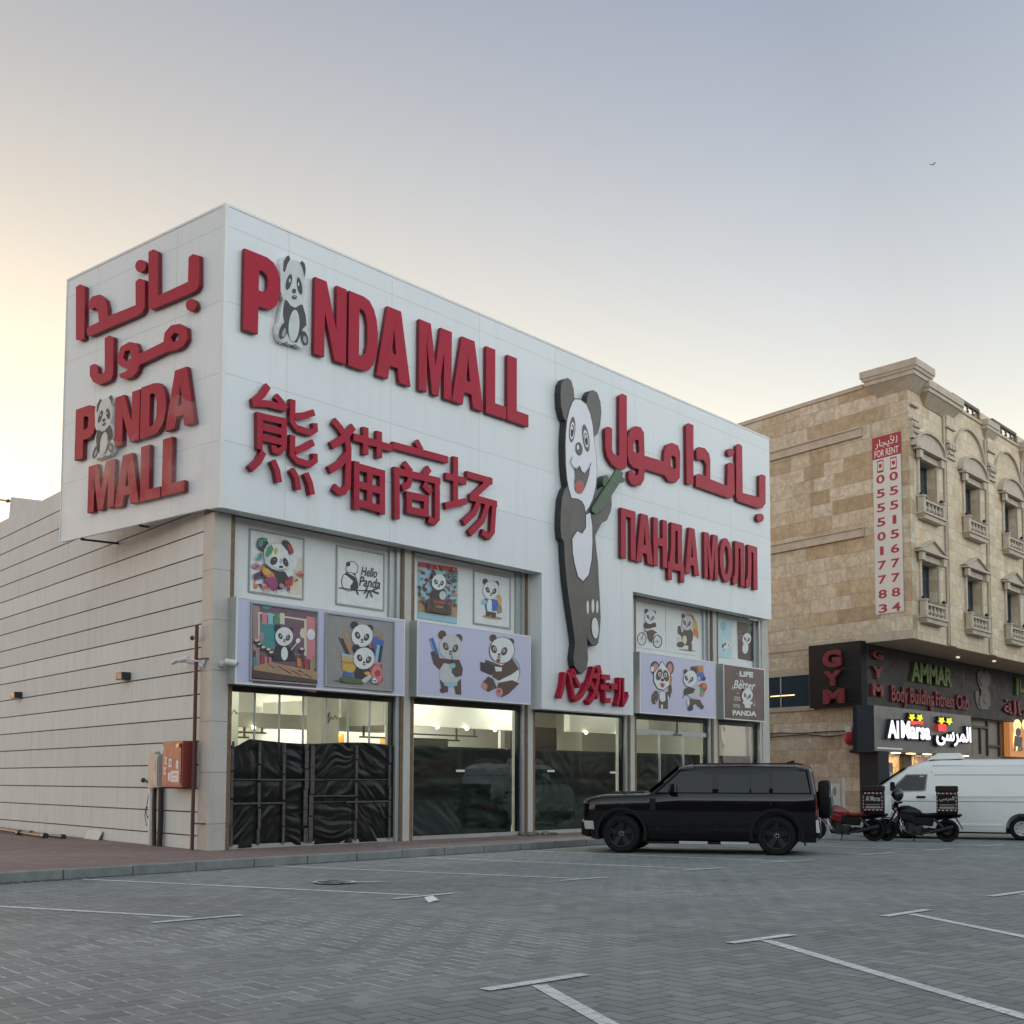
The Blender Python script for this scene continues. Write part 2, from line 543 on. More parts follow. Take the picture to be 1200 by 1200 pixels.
class Art:
    """draws a printed picture as thin stacked films, in the pixel frame of a photo crop, on the plane y"""
    def __init__(s, mb, ox, oy, sc, y):
        s.mb, s.ox, s.oy, s.sc, s.y, s.k = mb, ox, oy, sc, y, 0
    def T(s, u, w, d):
        q = PY(s.ox + u / s.sc, s.oy + w / s.sc, s.y)
        q.y = s.y - d
        return q
    def p(s, col, pts):
        s.k += 1
        s.mb.m(col); s.mb.flat([list(map(tuple, pts))], s.T, 0.001 + s.k * 0.0006)
    def e(s, col, cx, cy, rx, ry, rot=0, n=18, a0=0, a1=360):
        s.p(col, ell(cx, cy, rx, ry, rot, n, a0, a1))
    def l(s, col, pts, w):
        s.p(col, stroke(pts, w))
    def arc(s, col, cx, cy, rx, ry, w, a0=0, a1=360, n=22):
        s.l(col, ell(cx, cy, rx, ry, 0, n, a0, a1) + ([ell(cx, cy, rx, ry, 0, n)[0]] if abs(a1 - a0) > 359 else []), w)
    def quad(s, col, x0, y0, x1, y1, slope=0.0):
        s.p(col, [(x0, y0), (x1, y0 + slope * (x1 - x0)), (x1, y1 + slope * (x1 - x0)), (x0, y1)])
    def text(s, col, body, x0, y0, x1, y1, offset=0.0, shear=0.0, slope=0.2):
        s.k += 1
        s.mb.m(col)
        def T(u, w, d):
            return s.T(u, (y0 + y1 - w) + slope * (u - x0), d)
        put_text(s.mb, body, T, x0, x1, y0, y1, 0.001 + s.k * 0.0006, None, offset, shear)
    def head(s, cx, cy, rx, ry, dk, wt, lean=0, outline=None, ear=0.34, eye=True):
        """a panda face: ears, skull, patches, eyes, nose, mouth"""
        sl = 0.22
        P = lambda x, y: (cx + x * rx, cy + y * ry + sl * x * rx)
        for sx in (-1, 1):
            a, b = P(sx * 0.72, -0.80); s.e(dk, a, b, rx * ear, ry * ear)
        if outline: s.e(outline, cx, cy, rx * 1.05, ry * 1.05, 12)
        s.e(wt, cx, cy, rx, ry, 12)
        for sx in (-1, 1):
            a, b = P(sx * 0.42 + lean, 0.05); s.e(dk, a, b, rx * 0.24, ry * 0.34, sx * 22)
            if eye:
                a, b = P(sx * 0.38 + lean, 0.02); s.e(wt, a, b, rx * 0.10, ry * 0.13); s.e(dk, a, b, rx * 0.055, ry * 0.09)
        a, b = P(lean, 0.38); s.e(dk, a, b, rx * 0.13, ry * 0.09)
        a, b = P(lean, 0.58); s.e(dk, a, b, rx * 0.16, ry * 0.05)

# ================================================================== materials of the place
PAVER = paver_mat('grey_pavers', 0.145, RAD(-10), [(0.195, 0.205, 0.194), (0.236, 0.247, 0.233), (0.266, 0.276, 0.259), (0.216, 0.227, 0.214), (0.303, 0.311, 0.290)],
                  (0.075, 0.08, 0.08), (0.70, 0.72, 0.70), 0.75, lane=(-11.8, -8.3, 0.0))
REDPAVE = paver_mat('red_pavers', 0.12, RAD(0), [(0.20, 0.135, 0.125), (0.235, 0.165, 0.15), (0.26, 0.19, 0.175), (0.18, 0.13, 0.125)],
                    (0.11, 0.085, 0.08), (0.3, 0.25, 0.22), 0.2)
KERB = pm('kerb_concrete', (0.22, 0.235, 0.225), 0.85, var=0.2, scale=4, bump=0.004, bscale=70, dirt=0.5)
BEIGE = pm('column_stone', (0.50, 0.475, 0.43), 0.7, var=0.08, scale=3, bump=0.003, bscale=50, dirt=0.25)
GROOVE = pm('groove_red', (0.075, 0.03, 0.028), 0.7)
TIMBER = pm('brown_timber', (0.17, 0.105, 0.058), 0.6, var=0.35, scale=6, bump=0.004, bscale=30)
PANELW = pm('white_board', (0.66, 0.68, 0.67), 0.45, var=0.05, scale=1.2, dirt=0.12)
ALU = pm('grey_aluminium', (0.40, 0.42, 0.42), 0.35, metal=0.35, var=0.08)
ALUW = pm('white_aluminium', (0.68, 0.69, 0.68), 0.35, var=0.04)
LILAC = pm('lilac_print', (0.50, 0.50, 0.66), 0.35, var=0.03, scale=0.8)
BLACKM = pm('black_metal', (0.02, 0.021, 0.023), 0.45)
DARKG = pm('dark_grey', (0.055, 0.057, 0.06), 0.5)
RED = pm('red_acrylic', (0.36, 0.009, 0.033), 0.33, var=0.05, scale=1.2, spec=0.18)
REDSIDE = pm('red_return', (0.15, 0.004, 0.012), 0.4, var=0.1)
INT_W = pm('interior_white', (0.74, 0.73, 0.70), 0.7, var=0.05)
INT_G = pm('interior_grey', (0.36, 0.35, 0.32), 0.7, var=0.06)
INT_D = pm('interior_dark', (0.08, 0.08, 0.075), 0.6)
GLASS = glass_mat('shop_glass', (0.86, 0.92, 0.89), 0.0, 1.55)
RUBBER = pm('tyre_rubber', (0.012, 0.012, 0.013), 0.8, var=0.2, spec=0.2, bump=0.002, bscale=120)

def side_wall_mat():
    m, t, b = new_mat('render_wall')
    x, y, z = t.sep(t.pos())
    p = t.pos()
    k = t.mapr(t.noise(t.scale(p, 22, 5, 0.9), 1.0, 4, 0.6), 0.3, 0.7, 0.94, 1.05)
    c = t.mix(1.0, (0.60, 0.615, 0.595), t.comb(k, k, k), 'MULTIPLY')
    # each cast band a shade of its own
    row = t.m('FLOOR', t.m('MULTIPLY', t.m('SUBTRACT', z, 0.388), 1 / 0.4335))
    wv = t.n('ShaderNodeTexWhiteNoise'); t.put(wv.inputs['Vector'], t.comb(row, 1.0, 2.0))
    kk = t.mapr(wv.outputs['Value'], 0, 1, 0.95, 1.05)
    c = t.mix(1.0, c, t.comb(kk, kk, kk), 'MULTIPLY')
    st = t.mapr(t.noise(t.scale(p, 1.5, 1.5, 0.3), 1.3, 6, 0.7), 0.54, 0.82, 0, 0.30)
    c = t.mix(st, c, (0.36, 0.35, 0.325))
    t.put(b.inputs['Base Color'], c)
    b.inputs['Roughness'].default_value = 0.85
    t.put(b.inputs['Normal'], t.bump(t.noise(t.scale(p, 30, 8, 2), 1.0, 4), 0.5, 0.006))
    return m
WALLM = side_wall_mat()

def fascia_mat():
    m, t, b = new_mat('white_composite_panel')
    x, y, z = t.sep(t.pos())
    p = t.pos()
    # seams between the composite panels
    def near(v, at, w):
        return t.m('COMPARE', v, at, w)
    seam = 0.0
    for zz in (7.57, 8.82, 10.17, 11.58):
        seam = t.m('MAXIMUM', seam, near(z, zz, 0.006))
    cell = t.m('FLOORED_MODULO', t.m('SUBTRACT', t.m('ADD', x, y), 0.11), 2.765)
    seam = t.m('MAXIMUM', seam, near(cell, 1.38, 0.006))
    row = t.m('ADD', t.m('GREATER_THAN', z, 8.82), t.m('ADD', t.m('GREATER_THAN', z, 10.17), t.m('GREATER_THAN', z, 7.57)))
    ci = t.m('FLOOR', t.m('MULTIPLY', t.m('SUBTRACT', t.m('ADD', x, y), 1.49), 1 / 2.765))
    wv = t.n('ShaderNodeTexWhiteNoise'); t.put(wv.inputs['Vector'], t.comb(ci, row, 0.0))
    k = t.mapr(wv.outputs['Value'], 0, 1, 0.975, 1.02)
    c = t.mix(1.0, (0.67, 0.70, 0.72), t.comb(k, k, k), 'MULTIPLY')
    st = t.mapr(t.noise(t.scale(p, 2.2, 2.2, 0.12), 1.4, 6, 0.7), 0.52, 0.8, 0, 0.30)
    c = t.mix(st, c, (0.42, 0.44, 0.44))
    c = t.mix(t.m('MULTIPLY', seam, 0.5), c, (0.25, 0.27, 0.29))
    t.put(b.inputs['Base Color'], c)
    t.put(b.inputs['Roughness'], t.mapr(t.noise(p, 2, 3), 0.3, 0.7, 0.28, 0.4))
    h = t.m('ADD', t.m('MULTIPLY', seam, -0.3), t.m('MULTIPLY', t.noise(p, 0.8, 2), 1.0))
    t.put(b.inputs['Normal'], t.bump(h, 0.35, 0.02))
    MATS['fascia'] = m
    return m
FASC = fascia_mat()

def film_mat(name, col, rough, bump, scale):
    """black polythene sheeting"""
    m, t, b = new_mat(name)
    p = t.pos()
    n = t.noise(t.scale(p, 1, 1, 1), scale, 5, 0.6)
    w = t.m('ABSOLUTE', t.m('SUBTRACT', t.noise(t.scale(p, 2.2, 1, 0.9), scale * 0.8, 5, 0.55), 0.5))
    b.inputs['Specular IOR Level'].default_value = 0.35
    dust = t.mapr(t.noise(p, 5, 6, 0.7), 0.58, 0.75, 0.0, 0.4)
    t.put(b.inputs['Base Color'], t.mix(dust, tuple(col), tuple(c * 4 + 0.01 for c in col)))
    t.put(b.inputs['Roughness'], t.mapr(n, 0.3, 0.7, rough - 0.1, rough + 0.15))
    t.put(b.inputs['Normal'], t.bump(t.m('ADD', w, t.m('MULTIPLY', n, 0.4)), 0.9, bump))
    return m
FILM = film_mat('black_sheeting', (0.005, 0.0055, 0.006), 0.36, 0.006, 5.0)
FILM2 = film_mat('dark_green_sheeting', (0.006, 0.011, 0.010), 0.45, 0.006, 3.0)

def worn_paint_mat():
    m, t, b = new_mat('worn_road_paint')
    p = t.pos()
    w = t.mapr(t.noise(p, 22, 5, 0.7), 0.56, 0.64, 0.0, 0.9)
    w = t.m('MAXIMUM', w, t.mapr(t.noise(p, 3.2, 4, 0.6), 0.62, 0.70, 0.0, 0.75))
    jd = herringbone(t, 0.145, RAD(-10))[6]
    w = t.m('MAXIMUM', w, t.mapr(jd, 0.03, 0.08, 0.75, 0.0))
    w2 = t.mapr(t.noise(p, 1.3, 4), 0.35, 0.7, 0.35, 0.0)
    c = t.mix(t.m('MAXIMUM', w, w2), (0.78, 0.80, 0.78), (0.22, 0.23, 0.23))
    t.put(b.inputs['Base Color'], c)
    b.inputs['Roughness'].default_value = 0.75
    t.put(b.inputs['Normal'], t.bump(t.noise(p, 60, 3), 0.5, 0.004))
    return m
PAINT = worn_paint_mat()

# ================================================================== ground, pavement, kerb
g = MB(PAVER)
g.add([(-250, -250, 0), (300, -250, 0), (300, 300, 0), (-250, 300, 0)], [(0, 1, 2, 3)])
tag(g.build('parking_ground', normals=False), kind='structure')
g = MB(REDPAVE)
g.box(-80, 70, -1.9, 60, 0.01, 0.14)
tag(g.build('pavement'), kind='structure')
g = MB(KERB)
x = -60.05
random.seed(3)
while x < 70:
    j = random.uniform(-0.004, 0.004)
    g.box(x + 0.008, x + 1.112, -2.06 + j, -1.902, 0.0, 0.146 + j)
    x += 1.12
tag(g.build('kerb', bevel=0.015), kind='structure')

def ground_strip(g, a, b, w=0.1, z=0.005):
    a, b = V((a[0], a[1])), V((b[0], b[1]))
    d = (b - a).normalized(); n = V((-d.y, d.x)) * w / 2
    g.add([(a.x - n.x, a.y - n.y, z), (b.x - n.x, b.y - n.y, z), (b.x + n.x, b.y + n.y, z), (a.x + n.x, a.y + n.y, z)], [(0, 1, 2, 3)])
g = MB(PAINT)
def gz(q): 
    p = PZ(*q); return (p.x, p.y)
for a, b, c, d in (((0, 1062.5), (229, 1075.5), (178, 1082), (284, 1073)), ((96, 1030.5), (494, 1049.5), (460, 1054), (533, 1047)),
                   ((300, 1014), (682, 1030), (656, 1032.5), (711, 1028.5)), ((480, 1004.5), (822, 1018.5), (800, 1020.5), (846, 1017.5)),
                   ((610, 997), (921, 1009.5), (893, 1011.5), (953, 1008))):
    p, q = V(gz(a)), V(gz(b)); 
    if a[0] == 0: p = p + (p - q) * 1.0
    ground_strip(g, p, q + (q - p).normalized() * -0.05); ground_strip(g, gz(c), gz(d), 0.1, 0.009)
for c in ((1028, 1001), (1099, 996), (1162, 991)):
    p = V(gz(c)); ground_strip(g, p + V((-0.6, 0.07)), p + V((0.6, -0.07)), 0.1, 0.009)
    ground_strip(g, p + V((-0.75, 5.4)), p + V((0, 0.05)))
p = V(gz((1028, 1001)))
for c, d, e in (((628, 1153), (714, 1201), ((568, 1161), (686, 1142.5))), ((893, 1101), (1200, 1192), ((855, 1106), (929, 1096))),
                ((1064, 1070.5), (1200, 1098), ((1036, 1074.5), (1088, 1066.5))), ((1196, 1048), None, ((1160, 1051), (1204, 1045)))):
    ground_strip(g, gz(e[0]), gz(e[1]), 0.115, 0.009)
    if d is None:
        p = V(gz(c)); ground_strip(g, p, p + V((-3.6, -4.2)), 0.115)
    else:
        p, q = V(gz(c)), V(gz(d)); u = (q - p).normalized()
        ground_strip(g, p + u * 0.07, p + u * 5.5, 0.115)
tag(g.build('parking_markings', normals=False), kind='structure')

# manhole and small litter
c = PZ(392, 1035)
g = MB(pm('cast_iron', (0.035, 0.034, 0.033), 0.6, var=0.4, scale=20, bump=0.01, bscale=45))
g.lathe([(0.0, 0.004), (0.27, 0.004), (0.28, 0.014), (0.27, 0.018), (0.0, 0.018)], c, (0, 0, 1), 28)
mh = g.build('manhole_cover')
tag(mh, 'round dark iron manhole cover with a chipped white painted rim', 'manhole cover')
g = MB(PAINT)
for k in range(28):
    if k in (3, 4, 12, 19): continue
    a0, a1 = 2 * math.pi * k / 28, 2 * math.pi * (k + 1) / 28
    g.add([(c.x + r * math.cos(a), c.y + r * math.sin(a), 0.021) for r, a in ((0.25, a0), (0.30, a0), (0.30, a1), (0.25, a1))], [(0, 1, 2, 3)])
g.add([(c.x - 0.1, c.y + 0.05, 0.022), (c.x - 0.05, c.y - 0.05, 0.022), (c.x + 0.5, c.y - 0.55, 0.022), (c.x + 0.45, c.y - 0.4, 0.022)], [(0, 1, 2, 3)])
g.build('painted_rim', mh, normals=False)
c = PZ(507, 1057)
g = MB(pm('paper_white', (0.8, 0.8, 0.78), 0.8))
pp = [(-0.12, -0.05, 0.006), (0.02, -0.07, 0.03), (0.11, -0.01, 0.01), (0.09, 0.06, 0.05), (-0.03, 0.05, 0.02), (-0.10, 0.04, 0.06), (0.0, 0.0, 0.075)]
g.add([V(q) + c for q in pp], [(0, 1, 6), (1, 2, 6), (2, 3, 6), (3, 4, 6), (4, 5, 6), (5, 0, 6)])
tag(g.build('paper_scrap', normals=False), 'small crumpled white paper scrap lying on the grey pavers', 'litter')
g = MB(pm('rubble', (0.16, 0.135, 0.115), 0.9, var=0.3, scale=8))
random.seed(5)
for k in range(16):
    q = V((random.uniform(8.5, 9.7), random.uniform(-0.15, 0.3), 0.14))
    r = random.uniform(0.03, 0.085)
    g.sph(q + V((0, 0, r * 0.5)), r * random.uniform(.8, 1.6), r, r * 0.7, 5, Matrix.Rotation(random.uniform(0, 3), 3, 'Z'))
tag(g.build('rubble'), 'brown stones and mortar rubble heaped at the second shopfront pier', 'rubble', kind='stuff')
g = MB(pm('grit', (0.12, 0.11, 0.095), 0.9, var=0.3, scale=9))
for k in range(120):
    q = V((random.uniform(-7, -3.6), -2.1 - abs(random.gauss(0, 0.05)), 0.0)); r = random.uniform(0.008, 0.025)
    g.sph(q + V((0, 0, r * 0.5)), r * 1.3, r, r * 0.7, 3)
tag(g.build('kerb_grit'), 'loose grit and leaves along the foot of the kerb', 'grit', kind='stuff')

# ================================================================== the shop building
KW = 0.192
XW, YW = 0.162, 0.357
NW = V((-1, KW, 0)).normalized()
def TW(t, w, d):                       # side wall: t metres back from the corner, d out of the wall
    return V((XW + KW * t, YW + t, w)) + NW * d
def PW(px, py):
    q = hit(px, py, NW, V((XW, YW, 0))); return q.y - YW, q.z
def TF(u, w, d):                       # street front: d out of the plane y = 0
    return V((u, -d, w))
mall = thing('shop_building', (10, 5, 0.14), 'long white fronted shop with lettering in five scripts and a ribbed beige side wall', 'building')

b = MB(WALLM)
zs = [0.10] + [0.388 + 0.4335 * k for k in range(18)] + [8.22]
for a, c in zip(zs[:-1], zs[1:]):
    b.boxf(TW, 0.45, 30, a + (0.013 if a > 0.2 else 0), c - (0.013 if c < 8 else 0), -0.30, 0.0)
b.m(GROOVE); b.boxf(TW, 0.46, 30, 0.1, 8.2, -0.29, -0.025)
b.build('side_wall', mall)
b = MB(BEIGE)
cz = [0.10, 0.62, 1.55, 2.48, 3.41, 4.34, 5.27, 6.325]
for a, c in zip(cz[:-1], cz[1:]):
    f0 = [TW(0, a, 0.006), TW(0.448, a, 0.006), V((0.62, 0.8, a)), V((0.525, YW - 0.006, a))]
    f1 = [V((q.x, q.y, c - 0.006)) for q in f0]
    b.hexa(f0 + f1)
b.build('corner_column', mall)

PIERS = [(4.86, 5.40), (9.02, 9.50), (13.24, 13.74), (17.42, 17.95)]
def pier(x0, x1):
    w = x1 - x0
    p = MB(BEIGE); p.box(x0 + w * .34, x1 - w * .30, YW - 0.02, 0.75, 0.12, 6.34)
    o = p.build('pier', mall)
    p = MB(TIMBER); p.box(x0 + w * .20, x0 + w * .337, YW, 0.7, 0.13, 6.335); p.box(x1 - w * .297, x1 - w * .10, YW - 0.01, 0.7, 0.13, 6.335); p.build('timber_trim', o)
    p = MB(ALU); p.box(x0, x0 + w * .197, YW + 0.03, 0.7, 0.13, 6.33); p.box(x1 - w * .097, x1, YW + 0.03, 0.7, 0.13, 6.33); p.build('metal_trim', o)
for a, c in PIERS: pier(a, c)
p = MB(TIMBER); p.box(0.527, 0.625, YW + 0.0, 0.7, 0.14, 6.332); p.build('timber_trim', mall, bevel=0.006)
p = MB(BEIGE); p.box(20.46, 20.88, YW - 0.02, 5.0, 0.12, 6.33); p.build('end_pier', mall)
p = MB(ALU); p.box(20.33, 20.457, YW, 0.8, 0.13, 6.325); p.build('metal_trim', mall)

# white fascia: one shaped sheet with the stem that comes down between the bays
fas = [(0.0, 6.33), (9.27, 6.33), (9.27, 3.10), (13.05, 3.10), (13.05, 6.33), (20.47, 6.33), (20.47, 11.98), (0.0, 11.98)]
b = MB(FASC); b.prism(fas, TF, -0.34, 0.0)
fo = b.build('fascia', mall)
b = MB(ALUW); b.box(-0.012, 20.482, -0.012, 0.37, 11.955, 12.0); b.box(-0.018, 0.055, -0.018, 0.05, 6.315, 11.96); b.build('edge_trim', fo)
b = MB(FASC); b.box(-0.003, 0.06, 0.052, 5.43, 6.35, 11.98)
so = b.build('side_panel', mall)
b = MB(ALUW); b.box(-0.015, 0.09, 0.372, 5.46, 11.955, 12.0); b.box(-0.02, 0.08, 5.432, 5.46, 6.36, 11.984); b.build('edge_trim', so)
for pa, pb in (((95, 632), (139, 637)), ((164, 616), (173, 617.5))):
    b = MB(BLACKM)
    p0 = hit(*pa, V((1, 0, 0)), V((0.04, 0, 0))); t_, z_ = (lambda q: (q.y - YW, q.z))(hit(*pb, NW, V((XW, YW, 0))))
    b.bar(p0, TW(t_, z_, 0), 0.04, 0.04); b.bar((0.065, p0.y, p0.z + .02), (0.065, p0.y, 11.8), 0.05, 0.05)
    b.build('sign_bracket', so)
b = MB(pm('back_steel', (0.2, 0.2, 0.2), 0.6)); b.box(0.3, 20.4, 0.345, 0.40, 6.4, 11.9); b.build('back_cladding', fo)
# roof, back volume and upper boards
b = MB(pm('roof_grey', (0.3, 0.3, 0.29), 0.9))
b.add([TW(0.5, 7.9, -0.3), V((20.8, 0.9, 7.9)), V((24.5, 30, 7.9)), TW(30, 7.9, -0.3)], [(0, 1, 2, 3)])
b.add([V((20.87, 1.0, 0.1)), V((24.6, 30, 0.1)), V((24.6, 30, 8)), V((20.87, 1.0, 8))], [(0, 1, 2, 3)])
b.build('roof', mall, normals=False)
BAYS = [(0.63, 4.855), (5.405, 9.015), (9.505, 13.235), (13.745, 17.415), (17.955, 20.325)]
for k, (x0, x1) in enumerate(BAYS):
    if k == 2: continue
    b = MB(PANELW); b.box(x0, x1 - 0.16, 0.5, 0.58, 3.18, 6.34); b.m(ALU); b.box(x1 - 0.157, x1, 0.44, 0.58, 3.18, 6.33); b.build('upper_board', mall)

# shop windows: dark frame, panes with butt joints
FRAME = pm('dark_bronze_frame', (0.03, 0.03, 0.03), 0.4, metal=0.4)
SILL = pm('sill_metal', (0.45, 0.45, 0.42), 0.4, metal=0.4)
for k, (x0, x1) in enumerate(BAYS):
    zt = 3.10
    f = MB(FRAME)
    f.box(x0, x1, 0.46, 0.56, zt - 0.05, zt + 0.09); f.box(x1 - 0.06, x1, 0.46, 0.56, 0.22, zt - 0.052); f.box(x0, x0 + 0.025, 0.46, 0.56, 0.22, zt - 0.052)
    fr = f.build('window', mall)
    s = MB(SILL); s.box(x0, x1, 0.42, 0.58, 0.13, 0.218); s.build('sill', fr)
    n = {0: 7, 1: 2, 2: 2, 3: 3, 4: 1}[k]
    for i in range(n):
        a = x0 + 0.027 + (x1 - x0 - 0.09) * i / n; c = x0 + 0.027 + (x1 - x0 - 0.09) * (i + 1) / n
        gl = MB(GLASS); gl.box(a + 0.004, c - 0.004, 0.508, 0.516, 0.22, zt - 0.053); gl.build('pane', fr, normals=True)
    if k == 0:
        for i in (1, 2, 3, 4, 5, 6):
            bar = MB(ALU); a = x0 + 0.027 + (x1 - x0 - 0.09) * i / n; bar.box(a - 0.012, a + 0.012, 0.47, 0.507, 2.0, zt - 0.055); bar.build('glazing_bar', fr)
    if k == 3:
        bar = MB(ALU); bar.box(x0 + 0.03, x1 - 0.065, 0.44, 0.50, 2.66, 2.78)
        for i in (1, 2): 
            a = x0 + 0.027 + (x1 - x0 - 0.09) * i / n; bar.box(a - 0.02, a + 0.02, 0.45, 0.505, 0.22, 2.655)
        bar.build('door_header', fr)
        h = MB(DARKG); h.box(15.75, 15.79, 0.40, 0.44, 2.72, 3.05); h.box(15.62, 15.92, 0.36, 0.44, 2.66, 2.70); h.build('door_sensor', fr)
b = MB(pm('grey_lintel', (0.33, 0.335, 0.33), 0.6)); b.box(9.3, 13.0, 0.02, 0.45, 3.105, 3.22); b.build('lintel', mall)

# interior seen over the sheeting
it = MB(INT_W)
it.box(2.2, 20.2, 8.2, 8.3, 0.15, 4.4)
it.box(20.21, 20.3, 0.8, 8.2, 0.15, 4.4)
it.build('interior_wall', mall)
it = MB(INT_W); it.hexa([(0.75, 0.7, 4.1), (20.2, 0.7, 4.1), (20.2, 8.2, 4.1), (2.2, 8.2, 4.1), (0.75, 0.7, 4.2), (20.2, 0.7, 4.2), (20.2, 8.2, 4.2), (2.2, 8.2, 4.2)]); it.build('ceiling', mall)
it = MB(INT_W); it.hexa([(0.62, 0.7, 0.16), (0.75, 0.7, 0.16), (2.2, 8.2, 0.16), (2.07, 8.2, 0.16), (0.62, 0.7, 4.1), (0.75, 0.7, 4.1), (2.2, 8.2, 4.1), (2.07, 8.2, 4.1)]); it.build('interior_wall', mall)
it = MB(pm('floor_tile', (0.4, 0.38, 0.34), 0.3)); it.hexa([(0.7, 0.6, 0.12), (20.2, 0.6, 0.12), (20.2, 8.2, 0.12), (2.2, 8.2, 0.12), (0.7, 0.6, 0.16), (20.2, 0.6, 0.16), (20.2, 8.2, 0.16), (2.2, 8.2, 0.16)]); it.build('shop_floor', mall)
def inner(name, mat, *boxes):
    q = MB(mat)
    for bx in boxes:
        q = MB(mat); q.box(*bx); q.build(name, mall)
inner('bulkhead', INT_G, (1.65, 8.6, 4.6, 4.9, 2.62, 2.95))
inner('partition', INT_W, (1.7, 2.7, 4.91, 5.0, 0.2, 4.0), (3.6, 4.7, 4.91, 5.0, 2.96, 4.0), (6.2, 7.2, 4.91, 5.0, 2.96, 4.0))
inner('column', INT_G, (2.75, 3.25, 3.6, 4.1, 0.2, 4.08), (5.6, 6.15, 3.6, 4.1, 0.2, 4.08), (1.42, 1.7, 3.6, 4.1, 0.2, 4.08))
inner('ceiling_box', INT_W, (7.4, 12.4, 3.2, 3.4, 2.75, 3.45), (7.4, 7.6, 3.41, 8, 2.75, 3.45), (14.5, 18.5, 3.2, 3.4, 2.8, 3.5))
inner('partition', INT_W, (13.6, 15.1, 5.0, 5.1, 0.2, 4.0), (16.4, 19.3, 4.2, 4.3, 0.2, 4.0))
inner('display_shelf', INT_D, (9.9, 11.6, 5.2, 5.6, 1.6, 2.55), (12.6, 13.2, 3.8, 4.0, 0.2, 4.05), (15.2, 16.2, 5.0, 5.1, 0.2, 3.0))
inner('display_shelf', pm('amber_shelf', (0.62, 0.38, 0.12), 0.6), (2.3, 3.3, 5.3, 5.5, 2.0, 2.6), (7.3, 8.3, 5.8, 6.0, 1.9, 2.6), (9.2, 9.8, 5.2, 5.4, 1.9, 2.5))
def lamp_area(name, loc, sx, sy, watts, col):
    l = bpy.data.lights.new(name, 'AREA'); l.shape = 'RECTANGLE'; l.size = sx; l.size_y = sy; l.energy = watts; l.color = col
    o = bpy.data.objects.new(name, l); COL.objects.link(o); o.location = loc
    return o
LSC = 0.19
for k, (x, y, w) in enumerate(((3.0, 2.6, 60), (3.0, 6.6, 90), (8.0, 2.2, 60), (8.5, 6.5, 90), (12.0, 2.4, 60), (12.0, 6.5, 80), (16.0, 2.4, 12), (18.5, 2.4, 7))):
    lamp_area('ceiling_lamp', (x, y, 4.05), 2.2, 0.5, w * LSC, (1.0, 0.92, 0.78))
for x, y, z, w in ((2.8, 5.1, 2.75, 8), (7.8, 5.7, 2.75, 12), (9.5, 5.1, 2.7, 8)):
    lamp_area('shelf_lamp', (x, y, z), 0.8, 0.2, w * LSC, (1.0, 0.62, 0.22))

# fittings that show through the upper glass
for x, y, z in ((7.9, 3.15, 2.76), (9.0, 3.15, 2.76), (10.1, 3.15, 2.76), (11.2, 3.15, 2.76), (2.1, 4.55, 2.64), (3.2, 4.55, 2.64), (4.4, 4.55, 2.64), (6.6, 4.55, 2.64), (15.2, 3.15, 2.81), (16.8, 3.15, 2.81)):
    q = MB(pm('spot_lamp', (1, .9, .7), .5, emit=(1.0, 0.86, 0.6), estr=0.9)); q.cyl((x, y, z), (x, y - .03, z - .05), .045, n=10); q.build('spot_lamp', mall)
for x0, x1, y, z in ((2.3, 4.4, 4.7, 2.36), (3.6, 5.3, 5.2, 2.5), (7.4, 11.0, 4.2, 2.45), (9.6, 12.6, 5.0, 2.62)):
    q = MB(INT_D); q.box(x0, x1, y, y + .05, z, z + .04); q.box(x0 + .1, x0 + .14, y, y + .04, z + .041, z + .5); q.box(x1 - .14, x1 - .1, y, y + .04, z + .041, z + .5); q.build('hanging_rail', mall)
for cx, sc_ in ((3.0, 1.0), (5.9, 0.9)):
    q = MB(INT_D); q.tube([(cx - .2 * sc_, 3.59, 2.98), (cx - .13 * sc_, 3.59, 2.86), (cx - .06 * sc_, 3.59, 3.0), (cx - .1 * sc_, 3.59, 2.72), (cx, 3.59, 2.88), (cx + .06, 3.59, 2.82), (cx + .12, 3.59, 2.92), (cx + .22 * sc_, 3.59, 2.84)], .008, 5); q.build('painted_scribble', mall)

